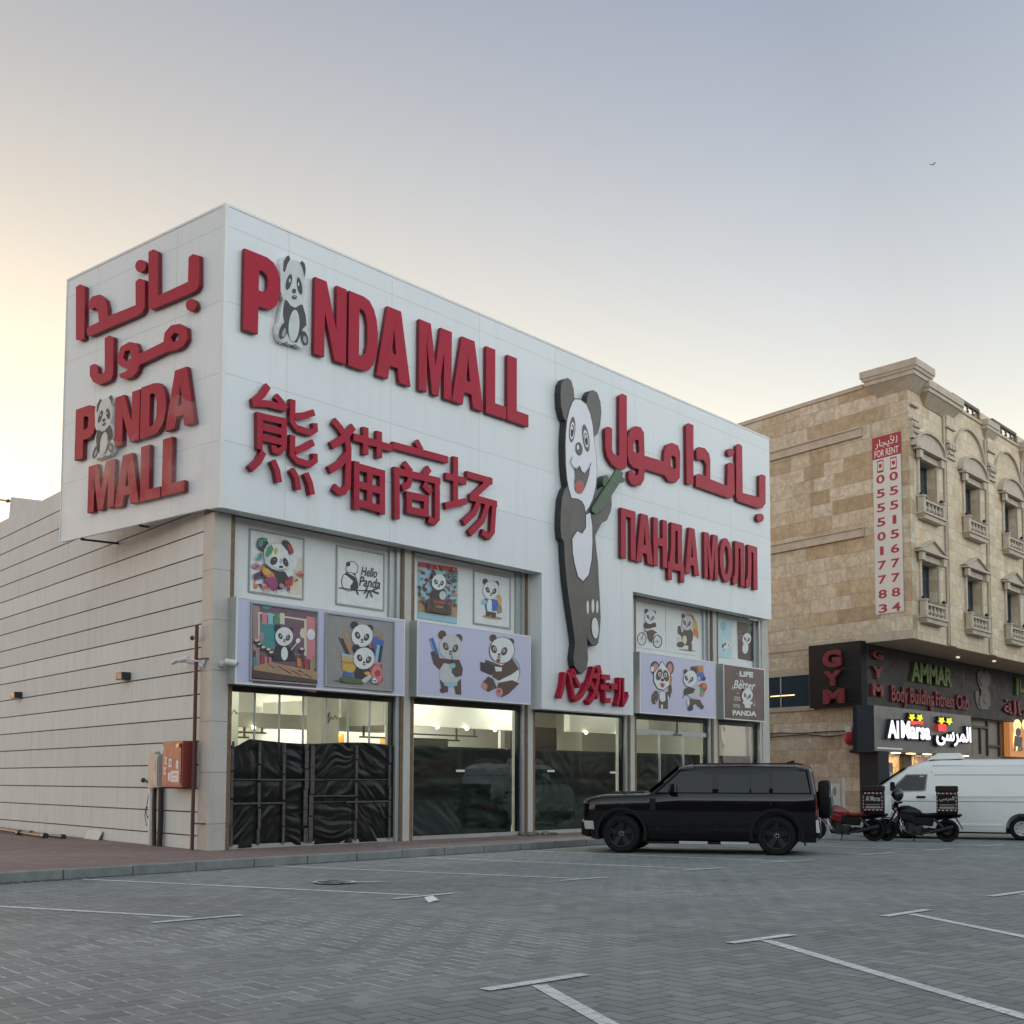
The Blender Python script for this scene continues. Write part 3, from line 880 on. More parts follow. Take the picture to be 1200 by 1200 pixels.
# sheeting
def sheet(name, x0, x1, z0, z1, y, mat, amp, seed, seams=(), hang=True, label='', res=0.035, top=None):
    random.seed(seed)
    nx, nz = int((x1 - x0) / res), int((z1 - z0) / res)
    ctr = [(random.uniform(x0, x1), random.choice([z1, z0, random.uniform(z0, z1)]), random.uniform(5, 12), random.uniform(0, 6)) for _ in range(9)]
    from mathutils import noise as mn
    vs, fs = [], []
    xs = sorted([x0] + list(seams) + [x1])
    for j in range(nz + 1):
        for i in range(nx + 1):
            x = x0 + (x1 - x0) * i / nx; t = j / nz
            zt = z1 if top is None else z1 + top(x)
            z = z0 + (zt - z0) * t
            # folds that fan out from pinned corners of each strip
            k = max(q for q in range(len(xs) - 1) if xs[q] <= x + 1e-6)
            a, c = xs[k], xs[k + 1]
            bnd = 0 if z < z0 + 0.82 else (1 if z < z0 + 1.26 else 2)
            hsh = math.sin(k * 12.9898 + bnd * 78.233 + seed * 3.7) * 43758.5453; hsh -= math.floor(hsh)
            an = math.radians((hsh - 0.5) * 130) + 0.25 * mn.noise((x * 1.5, z * 1.5, k))
            uu = (x - a) * math.sin(an) + (z - z0) * math.cos(an); vv = (x - a) * math.cos(an) - (z - z0) * math.sin(an)
            d = (1 - 2.4 * abs(mn.noise((uu * 4.2 + k * 7, vv * 0.6, bnd + seed)))) * 0.8
            d += (1 - 2.4 * abs(mn.noise((uu * 9.5 + k * 3, vv * 1.1, bnd * 2 + seed)))) * 0.35
            d += mn.noise((x * 1.3 + seed, z * 1.6, 0)) * 1.2
            pz = min(1.0, min(abs(z - z0 - 0.82), abs(z - z0 - 1.26)) * 7 + 0.15)
            d *= pz
            pin = min(1.0, min(abs(x - q) for q in xs) * 5 + 0.1)
            vs.append((x, y - abs(amp * d * pin), z))
    for j in range(nz):
        for i in range(nx):
            q = j * (nx + 1) + i
            fs.append((q, q + 1, q + nx + 2, q + nx + 1))
    m = MB(mat); m.add(vs, fs)
    o = m.build(name, None, smooth=60, weld=False, normals=False)
    sd = o.modifiers.new('thickness', 'SOLIDIFY'); sd.thickness = 0.003
    return o
o = sheet('plastic_sheet', 0.64, 4.86, 0.16, 2.15, 0.44, FILM, 0.030, 2, (1.32, 1.92, 2.46, 2.62, 3.78, 4.72),
          res=0.022, top=lambda x: -0.16 * max(0, 1 - abs(x - 0.75) / 0.32) + 0.03 * math.sin(x * 2))
tag(o, 'wrinkled black plastic sheet taped over the outside of the first shop window', 'plastic sheet')
tape = MB(pm('dusty_tape', (0.075, 0.07, 0.062), 0.7, var=0.5, scale=9, bump=0.01, bscale=25))
random.seed(9)
for x in (0.70, 1.32, 1.92, 2.46, 2.60, 3.78, 4.72):
    w = 0.05 if x in (2.46, 2.60) else 0.03
    z = 0.2
    while z < 2.1:
        h = random.uniform(0.25, 0.5); dx = random.uniform(-0.015, 0.015)
        tape.box(x - w + dx, x + w + dx, 0.392, 0.398, z, min(z + h, 2.12)); z += h + random.uniform(0.005, 0.06)
for z, xa, xb in ((1.42, 0.7, 4.7), (0.98, 0.7, 1.9), (0.98, 2.6, 4.7), (1.10, 2.62, 3.78)):
    x = xa
    while x < xb:
        h = random.uniform(0.5, 0.9); tape.box(x, min(x + h, xb), 0.384, 0.389, z - 0.012 + random.uniform(-.01, .01), z + 0.012); x += h + 0.02
tape.build('tape', o)
for (x0, x1), lab, sd in ((BAYS[1], 'dark green plastic sheet hung behind the glass of the second shop window', 4), (BAYS[2], 'dark sheet behind the glass under the red katakana lettering', 6),
                          (BAYS[3], 'dark sheet behind the sliding glass door left of the narrow last window', 8), (BAYS[4], 'short dark sheet behind the narrow last shop window', 10)):
    o = sheet('plastic_sheet', x0 + 0.03, x1 - 0.07, 0.2, 2.16, 0.66, FILM2, 0.035, sd, ((x0 + x1) / 2,), res=0.05)
    tag(o, lab, 'plastic sheet')
s = MB(pm('sticker_white', (0.7, 0.7, 0.68), 0.6))
for x, z in ((7.0, 1.6), (10.25, 1.62), (12.85, 1.6)):
    s.box(x - 0.14, x + 0.14, 0.498, 0.505, z, z + 0.05)
    tag(s.build('glass_sticker'), {7.0: 'white paper strip stuck on the second shop window glass', 10.25: 'white paper strip on the left pane under the katakana lettering', 12.85: 'white paper strip on the right pane under the katakana lettering'}[x], 'sticker')
    s = MB(pm('sticker_white', (0.7, 0.7, 0.68), 0.6))

# ================================================================== raised lettering
G = {
 'P': [[(0, 0), (0, 1), (.62, 1), (.80, .965), (.93, .88), (.99, .77), (1, .67), (.98, .55), (.90, .44), (.78, .375), (.62, .35), (.40, .35), (.40, 0)], [(.40, .55), (.40, .80), (.50, .80), (.60, .775), (.64, .72), (.64, .63), (.60, .575), (.50, .55)]],
 'N': [[(0, 0), (0, 1), (.36, 1), (.68, .42), (.68, 1), (1, 1), (1, 0), (.64, 0), (.32, .58), (.32, 0)]],
 'D': [[(0, 0), (0, 1), (.5, 1), (.70, .97), (.85, .88), (.95, .75), (1, .58), (1, .42), (.95, .25), (.85, .12), (.70, .03), (.5, 0)], [(.36, .19), (.36, .81), (.48, .81), (.57, .76), (.63, .64), (.63, .36), (.57, .24), (.48, .19)]],
 'A': [[(0, 0), (.30, 1), (.70, 1), (1, 0), (.66, 0), (.61, .19), (.39, .19), (.34, 0)], [(.435, .37), (.565, .37), (.5, .70)]],
 'M': [[(0, 0), (0, 1), (.35, 1), (.5, .42), (.65, 1), (1, 1), (1, 0), (.76, 0), (.76, .68), (.60, 0), (.40, 0), (.24, .68), (.24, 0)]],
 'L': [[(0, 0), (0, 1), (.44, 1), (.44, .19), (1, .19), (1, 0)]],
 'pe': [[(0, 0), (0, 1), (1, 1), (1, 0), (.66, 0), (.66, .84), (.34, .84), (.34, 0)]],
 'en': [[(0, 0), (0, 1), (.33, 1), (.33, .60), (.67, .60), (.67, 1), (1, 1), (1, 0), (.67, 0), (.67, .43), (.33, .43), (.33, 0)]],
 'de': [[(0, -.22), (0, .15), (.09, .15), (.19, .45), (.21, 1), (.88, 1), (.88, .15), (1, .15), (1, -.22), (.76, -.22), (.76, 0), (.24, 0), (.24, -.22)], [(.36, .15), (.60, .15), (.60, .84), (.46, .84), (.45, .45)]],
 'o': [ell(.5, .5, .5, .5, 0, 20), ell(.5, .5, .19, .32, 0, 16)],
 'el': [[(0, 0), (0, .17), (.09, .18), (.16, .30), (.20, .60), (.20, 1), (1, 1), (1, 0), (.66, 0), (.66, .84), (.50, .84), (.49, .5), (.43, .16), (.32, .03), (.16, -.01)]],
}
def letter(name, ch, T, u0, u1, w0, w1, d0, d1, parent):
    q = [[(u0 + (u1 - u0) * a, w0 + (w1 - w0) * c) for a, c in poly] for poly in G[ch]]
    m = MB(RED); m.prism(q, T, d0, d1, REDSIDE)
    return m.build(name, parent, bevel=0.006)
def outline(name, polys, T, d0, d1, parent, face=None, side=None):
    m = MB(face or RED); m.prism(polys, T, d0, d1, side or REDSIDE)
    return m.build(name, parent, bevel=0.006)

D0, D1 = 0.025, 0.115
# Latin line on the front
sg = thing('wall_lettering', (4.5, -0.1, 9.70), 'largest red Latin capitals on the long front, a panda figure standing in for a letter', 'sign')
for ch, a, c in (('P', .36, 1.21), ('N', 2.06, 2.89), ('D', 2.95, 3.76), ('A', 3.72, 4.72), ('M', 4.96, 5.98), ('A', 5.99, 7.04), ('L', 7.12, 7.83), ('L', 7.86, 8.63)):
    letter('letter', ch, TF, a, c, 9.69, 11.23, D0, D1, sg)
PX = lambda pts, ox, oy, sc: [(ox + x / sc, oy + y / sc) for x, y in pts]
def to_front(pts, y=-0.12):
    r = []
    for x, yy in pts:
        q = PY(x, yy, y); r.append((q.x, q.z))
    return r
PD = pm('panda_dark', (0.03, 0.029, 0.033), 0.45, var=0.2, scale=4)
PL = pm('panda_pale', (0.50, 0.53, 0.52), 0.35, var=0.14, scale=3)
PLW = pm('panda_white', (0.70, 0.71, 0.71), 0.35, var=0.03)
PG = pm('panda_grey', (0.28, 0.29, 0.30), 0.4, var=0.15, scale=4)
EMB_S = [(260, 260), (265, 170), (300, 105), (345, 85), (368, 120), (370, 140), (400, 130), (440, 140), (470, 165), (490, 142), (520, 160), (537, 220), (530, 300), (515, 335), (525, 430), (520, 520), (500, 605), (535, 740), (543, 840), (530, 880), (550, 930), (553, 1000), (530, 1060), (500, 1080), (480, 1090), (440, 1060), (420, 1045), (390, 1055), (350, 1040), (330, 1015), (290, 1035), (250, 1000), (222, 930), (222, 850), (250, 800), (255, 740), (270, 650), (300, 570), (280, 530), (265, 460), (265, 350)]
EMB = [(PL, [(290, 260), (330, 170), (400, 135), (460, 160), (500, 240), (520, 340), (525, 440), (512, 530), (480, 605), (420, 645), (370, 625), (320, 560), (295, 450), (288, 330)]),
       (PD, [(288, 255), (295, 150), (330, 95), (355, 90), (366, 130), (335, 180), (308, 270)]), (PD, [(470, 168), (495, 148), (523, 180), (533, 250), (518, 330), (505, 250), (490, 205)]),
       (PD, [(305, 570), (330, 575), (370, 632), (420, 655), (478, 618), (500, 625), (533, 740), (541, 840), (500, 885), (470, 960), (440, 1030), (380, 1025), (350, 970), (318, 900), (300, 800), (288, 740), (290, 660)]),
       (PL, ell(405, 850, 58, 175, 4)), (PD, ell(350, 375, 30, 88, 14)), (PD, ell(465, 418, 26, 95, -10)),
       (PL, ell(358, 360, 9, 20)), (PL, ell(452, 400, 8, 20)), (PD, ell(405, 473, 21, 26)), (PD, ell(408, 540, 26, 22)), (PG, ell(407, 532, 15, 8)),
       (PD, ell(290, 900, 42, 95, 18)), (PG, ell(292, 925, 20, 48, 14)), (PD, ell(515, 985, 36, 82, -12)), (PG, ell(518, 1000, 18, 40, -10))]
def emblem(name, T, mapf, parent, d0=0.03, d1=0.13):
    m = MB(PL); m.prism(mapf(EMB_S), T, d0, d1, PLW)
    o = m.build(name, parent)
    m = MB()
    for k, (mt, pts) in enumerate(EMB):
        m.m(mt); m.flat([mapf(pts)], T, d1 + 0.002 + 0.0012 * k)
    m.build('printed_panda', o, normals=False, weld=False)
    return o
emap = lambda pts: to_front(PX(pts, 300, 290, 9.23))
emblem('panda_emblem', TF, emap, sg)

# Chinese line
sg = thing('wall_lettering', (4, -0.1, 6.85), 'four large red Chinese characters on the long front', 'sign')
def glyph(name, ch, T, u0, u1, w0, w1, d0, d1, parent, off=0.018, mat=None):
    m = MB(mat or RED)
    put_text(m, ch, T, u0, u1, w0, w1, d0, d1, off)
    return m.build(name, parent, weld=True)
ZA = (6.667, 285, 440); ZB = (7.5, 440, 490); ZC3 = (3.158, 260, 260)
HAN = [
 (ZA, 44, [[(200, 80), (152, 150), (82, 208)], [(75, 214), (200, 220), (335, 256)], [(258, 158), (300, 205), (338, 262)], [(131, 288), (133, 578)], [(108, 312), (342, 362)], [(322, 352), (320, 560), (288, 594), (242, 582), (240, 545)], [(150, 402), (312, 440)], [(150, 482), (312, 522)],
           [(388, 188), (384, 365), (420, 412), (530, 446), (566, 424), (560, 372)], [(405, 320), (480, 314), (556, 288)], [(386, 466), (383, 618), (420, 664), (520, 696), (564, 662), (560, 610)], [(405, 592), (480, 562), (550, 522)],
           [(160, 596), (122, 670), (56, 730)], [(232, 664), (265, 740), (282, 835)], [(380, 732), (418, 800), (430, 892)], [(490, 764), (522, 840), (540, 932)]]),
 (ZA, 46, [[(710, 350), (762, 410), (800, 478)], [(866, 398), (790, 490), (694, 548)], [(800, 450), (826, 560), (820, 860), (790, 905), (750, 905), (712, 868)], [(814, 620), (760, 690), (676, 738)]]),
 (ZC3, 21, [[(488, 795), (632, 838)], [(533, 760), (533, 860)], [(583, 775), (583, 872)], [(499, 886), (499, 1062)], [(489, 902), (604, 934)], [(594, 918), (594, 1082)], [(547, 905), (547, 1050)], [(495, 968), (598, 998)], [(495, 1036), (598, 1066)]]),
 (ZB, 50, [[(155, 235), (642, 366)], [(362, 200), (408, 285)], [(255, 396), (318, 476)], [(478, 440), (430, 505)], [(190, 430), (192, 884)], [(165, 458), (572, 556)], [(545, 536), (545, 890), (520, 915), (468, 885)], [(312, 525), (290, 585), (236, 616)], [(425, 578), (492, 655)],
           [(297, 652), (297, 826)], [(272, 672), (470, 712)], [(446, 690), (446, 848)], [(272, 800), (466, 842)]]),
 (ZB, 52, [[(708, 338), (708, 762)], [(622, 506), (802, 556)], [(618, 770), (802, 730)], [(805, 492), (1030, 556)], [(1020, 540), (846, 700)], [(832, 692), (1070, 756)], [(1046, 738), (1030, 1000), (1000, 1042), (938, 1000)], [(916, 715), (872, 830), (776, 918)], [(992, 740), (942, 900), (830, 1014)]]),
]
done = 0
for grp in ((0,), (1, 2), (3,), (4,)):
    m = MB(RED)
    k = 0
    for gi in grp:
        (sc, ox, oy), w, strokes = HAN[gi]
        for st in strokes:
            # even width on the wall itself
            pts = to_front(PX(st, ox, oy, sc))
            m.prism(stroke(pts, 0.130 if gi == 0 else 0.150), TF, D0, D1 + 0.0012 * k, REDSIDE); k += 1
    m.build('character', sg, normals=True, weld=False)

# Arabic line, traced as closed outlines
AR = {
 'lam': (6.667, 630, 430, [[(640, 225), (665, 208), (700, 225), (700, 760), (690, 795), (665, 805), (625, 795), (580, 760), (545, 700), (532, 640), (528, 485), (553, 465), (585, 480), (585, 640), (592, 670), (615, 690), (640, 690)]]),
 'mim_waw': (4, 620, 420, [[(463, 370), (475, 335), (500, 317), (525, 322), (540, 348), (543, 455), (632, 482), (636, 430), (648, 405), (672, 395), (700, 408), (710, 440), (708, 560), (690, 582), (655, 575), (636, 548), (545, 520), (540, 570), (525, 595), (500, 598), (478, 585), (467, 565), (468, 530), (485, 522), (492, 535), (500, 548), (512, 545), (515, 520), (490, 512), (470, 490), (463, 450)],
   [(490, 405), (503, 380), (515, 385), (518, 440), (505, 445), (492, 435)], [(665, 465), (675, 455), (688, 465), (690, 510), (682, 520), (667, 505)]]),
 'alif': (4, 620, 420, [[(737, 315), (750, 303), (772, 312), (772, 585), (760, 592), (740, 585)]]),
 'dal_nun': (4, 620, 420, [[(785, 430), (800, 415), (825, 420), (845, 445), (851, 475), (851, 565), (930, 597), (932, 495), (945, 488), (963, 495), (965, 635), (950, 655), (930, 652), (783, 600), (783, 548), (800, 540), (830, 553), (832, 500), (822, 480), (812, 472), (800, 478), (787, 470)]]),
 'nun_dot': (4, 620, 420, [ell(946, 441, 16, 19)]),
 'ba_alif': (4, 620, 420, [[(972, 410), (985, 400), (1000, 410), (1003, 630), (1080, 650), (1080, 550), (1095, 543), (1110, 552), (1110, 680), (1095, 702), (1075, 702), (978, 668), (972, 650)]]),
 'ba_dot': (4, 620, 420, [ell(1085, 747, 17, 20)]),
}
sg = thing('wall_lettering', (15, -0.1, 9.9), 'red Arabic lettering on the right of the long front', 'sign')
AF = {}
for k, (sc, ox, oy, polys) in AR.items():
    AF[k] = [to_front(PX(q, ox, oy, sc)) for q in polys]
    outline('letter', AF[k], TF, D0, D1, sg)

# Cyrillic line
sg = thing('wall_lettering', (16, -0.1, 7.1), 'narrow red Cyrillic capitals under the Arabic on the long front', 'sign')
for ch, a, c in (('pe', 12.37, 13.03), ('A', 13.05, 13.84), ('en', 13.86, 14.52), ('de', 14.56, 15.37), ('A', 15.42, 16.14), ('M', 16.42, 17.16), ('o', 17.26, 17.98), ('el', 18.0, 18.66), ('el', 18.74, 19.44)):
    letter('letter', ch, TF, a, c, 7.12, 8.42, D0, D1, sg)

# katakana line at the foot of the stem
sg = thing('wall_lettering', (11.2, -0.1, 3.3), 'small red katakana lettering under the giant panda figure', 'sign')
for ch, a, c, lo, hi in (('パ', 9.72, 10.40, 3.36, 4.12), ('ン', 10.32, 10.86, 3.30, 3.92), ('ダ', 10.80, 11.46, 3.26, 4.28), ('モ', 11.40, 11.84, 3.34, 4.06), ('ー', 11.76, 12.12, 3.70, 3.86), ('ル', 12.06, 12.62, 3.28, 4.02)):
    glyph('character', ch, TF, a, c, lo, hi, D0, D1 + 0.05, sg, 0.03)

# giant panda cut-out
gp = thing('panda_figure', (10.7, -0.1, 3.95), 'giant grey and white panda cut-out with a green bamboo stalk on the white stem', 'sign')
BODY = pm('panda_brown_grey', (0.085, 0.077, 0.070), 0.4, var=0.12, scale=1.5)
LINE = pm('panda_line', (0.02, 0.02, 0.022), 0.5)
SIL = [(660, 487), (657.5, 476), (656.8, 460), (658, 450), (661, 444.5), (665.5, 442.7), (669.5, 446), (672.3, 456), (673.2, 466.5), (679, 467), (687.5, 472.5), (688.5, 464), (691.5, 458.5), (695.3, 457), (700, 460), (703.8, 471), (704.8, 483), (703.5, 498), (700.5, 508), (696.3, 512.3), (698, 530), (700, 548), (699.8, 560), (699, 575), (705, 570.3), (713, 563), (716.5, 580), (717, 592), (715.5, 600), (711, 610), (705, 613), (697.5, 628), (699, 644), (701, 660), (701.8, 680), (703, 700), (704, 724), (703, 740), (701, 754), (698, 757), (693, 755), (688.5, 748), (687.3, 742), (689.3, 772), (687.5, 784), (682, 790), (677, 786), (673, 780), (672, 770), (674, 754), (673, 744), (670, 724), (667, 704), (664, 680), (662, 656), (661, 635), (658, 630), (657, 620), (657, 604), (657.7, 595), (658.5, 584.5), (661.5, 574), (665, 569), (663.7, 562), (662, 544), (661.5, 523), (662, 508), (663.3, 493), (661.8, 491.5)]
GD = 0.20
m = MB(BODY); m.prism(to_front(SIL, -GD), TF, 0.02, GD, LINE); m.build('body', gp)
def gpart(name, items):
    m = MB()
    for k, (mt, pts, sc, ox, oy) in enumerate(items):
        m.m(mt); m.flat([to_front(PX(pts, ox, oy, sc), -GD)], TF, GD + 0.004 + 0.002 * k)
    return m.build(name, gp, normals=False, weld=False)
WHT = pm('panda_face_white', (0.66, 0.66, 0.72), 0.35, var=0.03)
PINK = pm('tongue_red', (0.42, 0.07, 0.06), 0.4)
TOE = pm('toe_white', (0.62, 0.62, 0.60), 0.4)
A6 = (6.667, 630, 430); B5 = (5, 630, 600)
HEADP = [(290, 245), (330, 250), (380, 290), (410, 360), (430, 450), (440, 560), (460, 700), (466, 830), (455, 940), (430, 1040), (400, 1105), (375, 1138), (365, 1090), (345, 1055), (310, 1035), (260, 1028), (240, 960), (225, 880), (215, 760), (212, 620), (215, 520), (225, 410), (245, 330), (268, 270)]
HEADI = [(345 + (x - 345) * 0.965 + 1, 690 + (y - 690) * 0.985) for x, y in HEADP]
gpart('face', [(LINE, HEADP, *A6), (WHT, HEADI, *A6), (BODY, ell(268, 490, 25, 102, 4), *A6), (WHT, ell(268, 498, 17, 68, 4), *A6), (LINE, ell(268, 500, 12, 50, 4), *A6), (WHT, ell(266, 478, 6, 16), *A6),
               (BODY, ell(374, 556, 25, 108, -8), *A6), (WHT, ell(374, 562, 17, 70, -8), *A6), (LINE, ell(374, 565, 12, 50, -8), *A6), (WHT, ell(370, 545, 6, 16), *A6),
               (BODY, ell(319, 640, 26, 52, -8), *A6), (WHT, ell(309, 628, 9, 20), *A6),
               (BODY, [(285, 782), (300, 802), (320, 775), (335, 815), (362, 836), (404, 780), (395, 850), (370, 930), (345, 980), (325, 992), (300, 965), (283, 900), (290, 850)], *A6), (PINK, ell(322, 938, 36, 50), *A6),
               (LINE, stroke([(265, 705), (248, 745), (262, 770), (285, 800), (300, 805), (320, 775)], 5), *A6), (LINE, stroke([(320, 775), (335, 815), (362, 838), (395, 800), (410, 750)], 5), *A6)])
gpart('belly', [(LINE, [(198, 155), (230, 106), (258, 122), (279, 90), (279, 12), (310, -2), (324, 80), (325, 180), (320, 280), (302, 374), (265, 414), (233, 384), (213, 310), (201, 240)], *B5),
                (WHT, [(203, 158), (231, 112), (260, 128), (283, 92), (283, 16), (307, 4), (319, 80), (320, 180), (315, 280), (298, 368), (265, 405), (237, 378), (218, 308), (206, 240)], *B5)])
gpart('paw_pads', [(TOE, ell(293, 558, 7, 40), *B5), (TOE, ell(323, 551, 8, 41), *B5), (TOE, ell(348, 556, 6.5, 38), *B5), (LINE, ell(335, 680, 23, 66, -3), *B5), (TOE, ell(335, 680, 20, 62, -3), *B5)])
BAM = pm('bamboo_green', (0.045, 0.085, 0.05), 0.4, var=0.25, scale=5)
BAML = pm('bamboo_light', (0.10, 0.22, 0.10), 0.4)
m = MB(BAM); m.prism(to_front(PX([(410, 1105), (470, 1010), (550, 890), (600, 800), (655, 830), (645, 880), (572, 995), (525, 1090), (440, 1152), (412, 1135)], 630, 430, 6.667), -GD), TF, GD + 0.002, GD + 0.06)
bo = m.build('bamboo', gp, bevel=0.004)
m = MB(BAML)
for s_ in (stroke([(568, 870), (606, 915)], 6), stroke([(495, 985), (530, 1030)], 6), stroke([(440, 1075), (475, 1110)], 6), stroke([(620, 812), (440, 1140)], 4)):
    m.flat([to_front(PX(s_, 630, 430, 6.667), -GD)], TF, GD + 0.064)
m.build('bamboo_rings', bo, normals=False)
for e in (ell(525, 890, 22, 45, 10), ell(655, 885, 20, 20, 0)):
    m = MB(BAM); m.prism(to_front(PX(e, 630, 430, 6.667), -GD), TF, 0.02, GD + 0.03); m.build('bamboo_leaf', bo)

# side panel lettering
def TS(u, w, d):                       # u runs along the reading direction: from the far edge towards the corner
    return V((-d, 5.43 - u, w))
sg = thing('wall_lettering', (-0.1, 2.7, 9.4), 'two lines of red Arabic lettering at the top of the narrow side panel', 'sign')
def to_panel(pts):
    r = []
    for x, y in pts:
        q = hit(60 + x / 4, 220 + y / 4, V((1, 0, 0)), V((-D1, 0, 0))); r.append((5.43 - q.y, q.z))
    return r
def to_side(polys, sx0, sx1, sz0, sz1, x0, x1, z0, z1):
    return [[(x0 + (q[0] - sx0) / (sx1 - sx0) * (x1 - x0), z0 + (q[1] - sz0) / (sz1 - sz0) * (z1 - z0)) for q in p] for p in polys]
for polys in ([[(115, 465), (135, 452), (157, 462), (155, 705), (138, 718), (115, 712)]],
              [[(172, 540), (190, 510), (225, 500), (255, 525), (264, 565), (264, 603), (395, 550), (394, 440), (412, 425), (438, 432), (438, 562), (428, 585), (405, 600), (185, 695), (167, 692), (167, 655), (222, 628), (218, 575), (205, 560), (190, 572), (176, 568)]],
              [ell(418, 367, 25, 30)],
              [[(455, 300), (478, 288), (500, 300), (500, 505), (640, 440), (643, 325), (665, 310), (693, 318), (693, 455), (680, 480), (655, 495), (470, 572), (455, 565)]],
              [ell(655, 550, 25, 30)],
              [[(250, 705), (270, 692), (292, 700), (290, 875), (280, 900), (225, 925), (195, 910), (180, 880), (180, 835), (200, 825), (217, 838), (220, 870), (240, 875), (250, 860)]],
              [[(310, 790), (325, 745), (365, 722), (400, 728), (412, 758), (412, 778), (525, 722), (530, 680), (560, 645), (600, 637), (635, 655), (638, 710), (620, 740), (590, 760), (545, 768), (412, 832), (405, 860), (385, 885), (350, 898), (320, 890), (318, 872), (345, 862), (360, 850), (330, 840), (312, 825)],
               [(337, 795), (345, 765), (368, 762), (374, 800), (352, 812)], [(560, 702), (575, 680), (598, 685), (594, 712), (572, 724)]]):
    outline('letter', [to_panel(p) for p in polys], TS, D0, D1, sg)
sg = thing('wall_lettering', (-0.1, 2.7, 6.75), 'two lines of red Latin capitals with a small panda figure on the side panel', 'sign')
for ch, y0, y1, lo, hi in (('P', 4.79, 4.00, 7.95, 9.02), ('N', 3.32, 2.46, 7.98, 8.98), ('D', 2.43, 1.58, 7.98, 9.0), ('A', 1.60, 0.66, 7.98, 9.1), ('M', 4.24, 3.28, 6.78, 7.74), ('A', 3.26, 2.42, 6.75, 7.76), ('L', 2.38, 1.70, 6.74, 7.82), ('L', 1.66, 0.94, 6.74, 7.84)):
    letter('letter', ch, TS, 5.43 - y0, 5.43 - y1, lo, hi, D0, D1, sg)
em = emap(EMB_S); ex0, ex1 = min(q[0] for q in em), max(q[0] for q in em); ez0, ez1 = min(q[1] for q in em), max(q[1] for q in em)
emap2 = lambda pts: to_side([emap(pts)], ex0, ex1, ez0, ez1, 5.43 - 4.10, 5.43 - 3.30, 7.82, 9.06)[0]
emblem('panda_emblem', TS, emap2, sg)
# clear protective film still hanging on the lower half of the side panel
def filmy():
    m = bpy.data.materials.new('clear_protective_film'); m.use_nodes = True; m.node_tree.nodes.clear()
    t = NT(m)
    tr = t.n('ShaderNodeBsdfTransparent'); tr.inputs[0].default_value = (0.97, 0.97, 0.98, 1)
    gl = t.n('ShaderNodeBsdfGlossy'); gl.inputs['Roughness'].default_value = 0.12
    df = t.n('ShaderNodeBsdfDiffuse'); df.inputs[0].default_value = (0.8, 0.8, 0.85, 1)
    t.put(gl.inputs['Normal'], t.bump(t.noise(t.pos(), 1.6, 4), 0.6, 0.12))
    a = t.n('ShaderNodeMixShader'); a.inputs[0].default_value = 0.4; t.put(a.inputs[1], gl.outputs[0]); t.put(a.inputs[2], df.outputs[0])
    b = t.n('ShaderNodeMixShader'); t.put(b.inputs[0], t.mapr(t.noise(t.pos(), 1.1, 5, 0.6), 0.4, 0.75, 0.0, 0.13)); t.put(b.inputs[1], tr.outputs[0]); t.put(b.inputs[2], a.outputs[0])
    o = t.n('ShaderNodeOutputMaterial'); t.put(o.inputs[0], b.outputs[0])
    return m
from mathutils import noise as mnoise
CLEAR = filmy()
m = MB(CLEAR); vs = []; fs = []; NX, NZ = 50, 30
for j in range(NZ + 1):
    for i in range(NX + 1):
        y = 0.08 + (5.42 - 0.08) * i / NX
        zt = 8.1 + 0.35 * mnoise.noise((y * 1.3, 0, 4)) + 0.16 * (2.6 - y)
        zb = 6.30 - 0.02 * math.sin(y * 3) - (0.12 if i > 46 else 0)
        z = zb + (zt - zb) * j / NZ
        vs.append((-0.185 - 0.05 * abs(mnoise.noise((y * 1.2, z * 1.5, 0))) - 0.02 * abs(mnoise.noise((y * 4, z * 3, 7))), y, z))
for j in range(NZ):
    for i in range(NX):
        q = j * (NX + 1) + i; fs.append((q, q + 1, q + NX + 2, q + NX + 1))
m.add(vs, fs)
tag(m.build('protective_film', None, smooth=80, weld=False, normals=False), 'loose clear plastic film over the lower half of the side panel', 'plastic film')

# ================================================================== posters and light boxes
C = lambda n, r, g_, b_: pm('ink_' + n, (r, g_, b_), 0.45, var=0.09, scale=6)
INK = dict(dk=C('dark', .035, .033, .035), bk=C('black', .015, .015, .016), wt=C('white', .66, .67, .66), gy=C('grey', .27, .26, .25), lg=C('light_grey', .5, .51, .52), br=C('brown', .085, .052, .042),
           rd=C('red', .40, .045, .05), pk=C('pink', .55, .21, .23), mg=C('magenta', .30, .05, .16), pu=C('purple', .10, .04, .12), og=C('orange', .55, .19, .05), yl=C('yellow', .58, .36, .08), gn=C('green', .08, .26, .13), tl=C('teal', .06, .25, .26),
           bl=C('blue', .05, .13, .42), lb=C('light_blue', .27, .47, .56), cy=C('pale_cyan', .42, .62, .66), nv=C('navy', .02, .03, .08), tan=C('tan', .36, .24, .14), cr=C('cream', .60, .55, .42), lil=LILAC, ol=C('olive', .10, .13, .05), rose=C('rose_grey', .33, .22, .22), mv=C('mauve', .16, .09, .13))
FRG = pm('poster_frame', (0.30, 0.31, 0.31), 0.4)
YB = 0.5                                # face of the upper boards
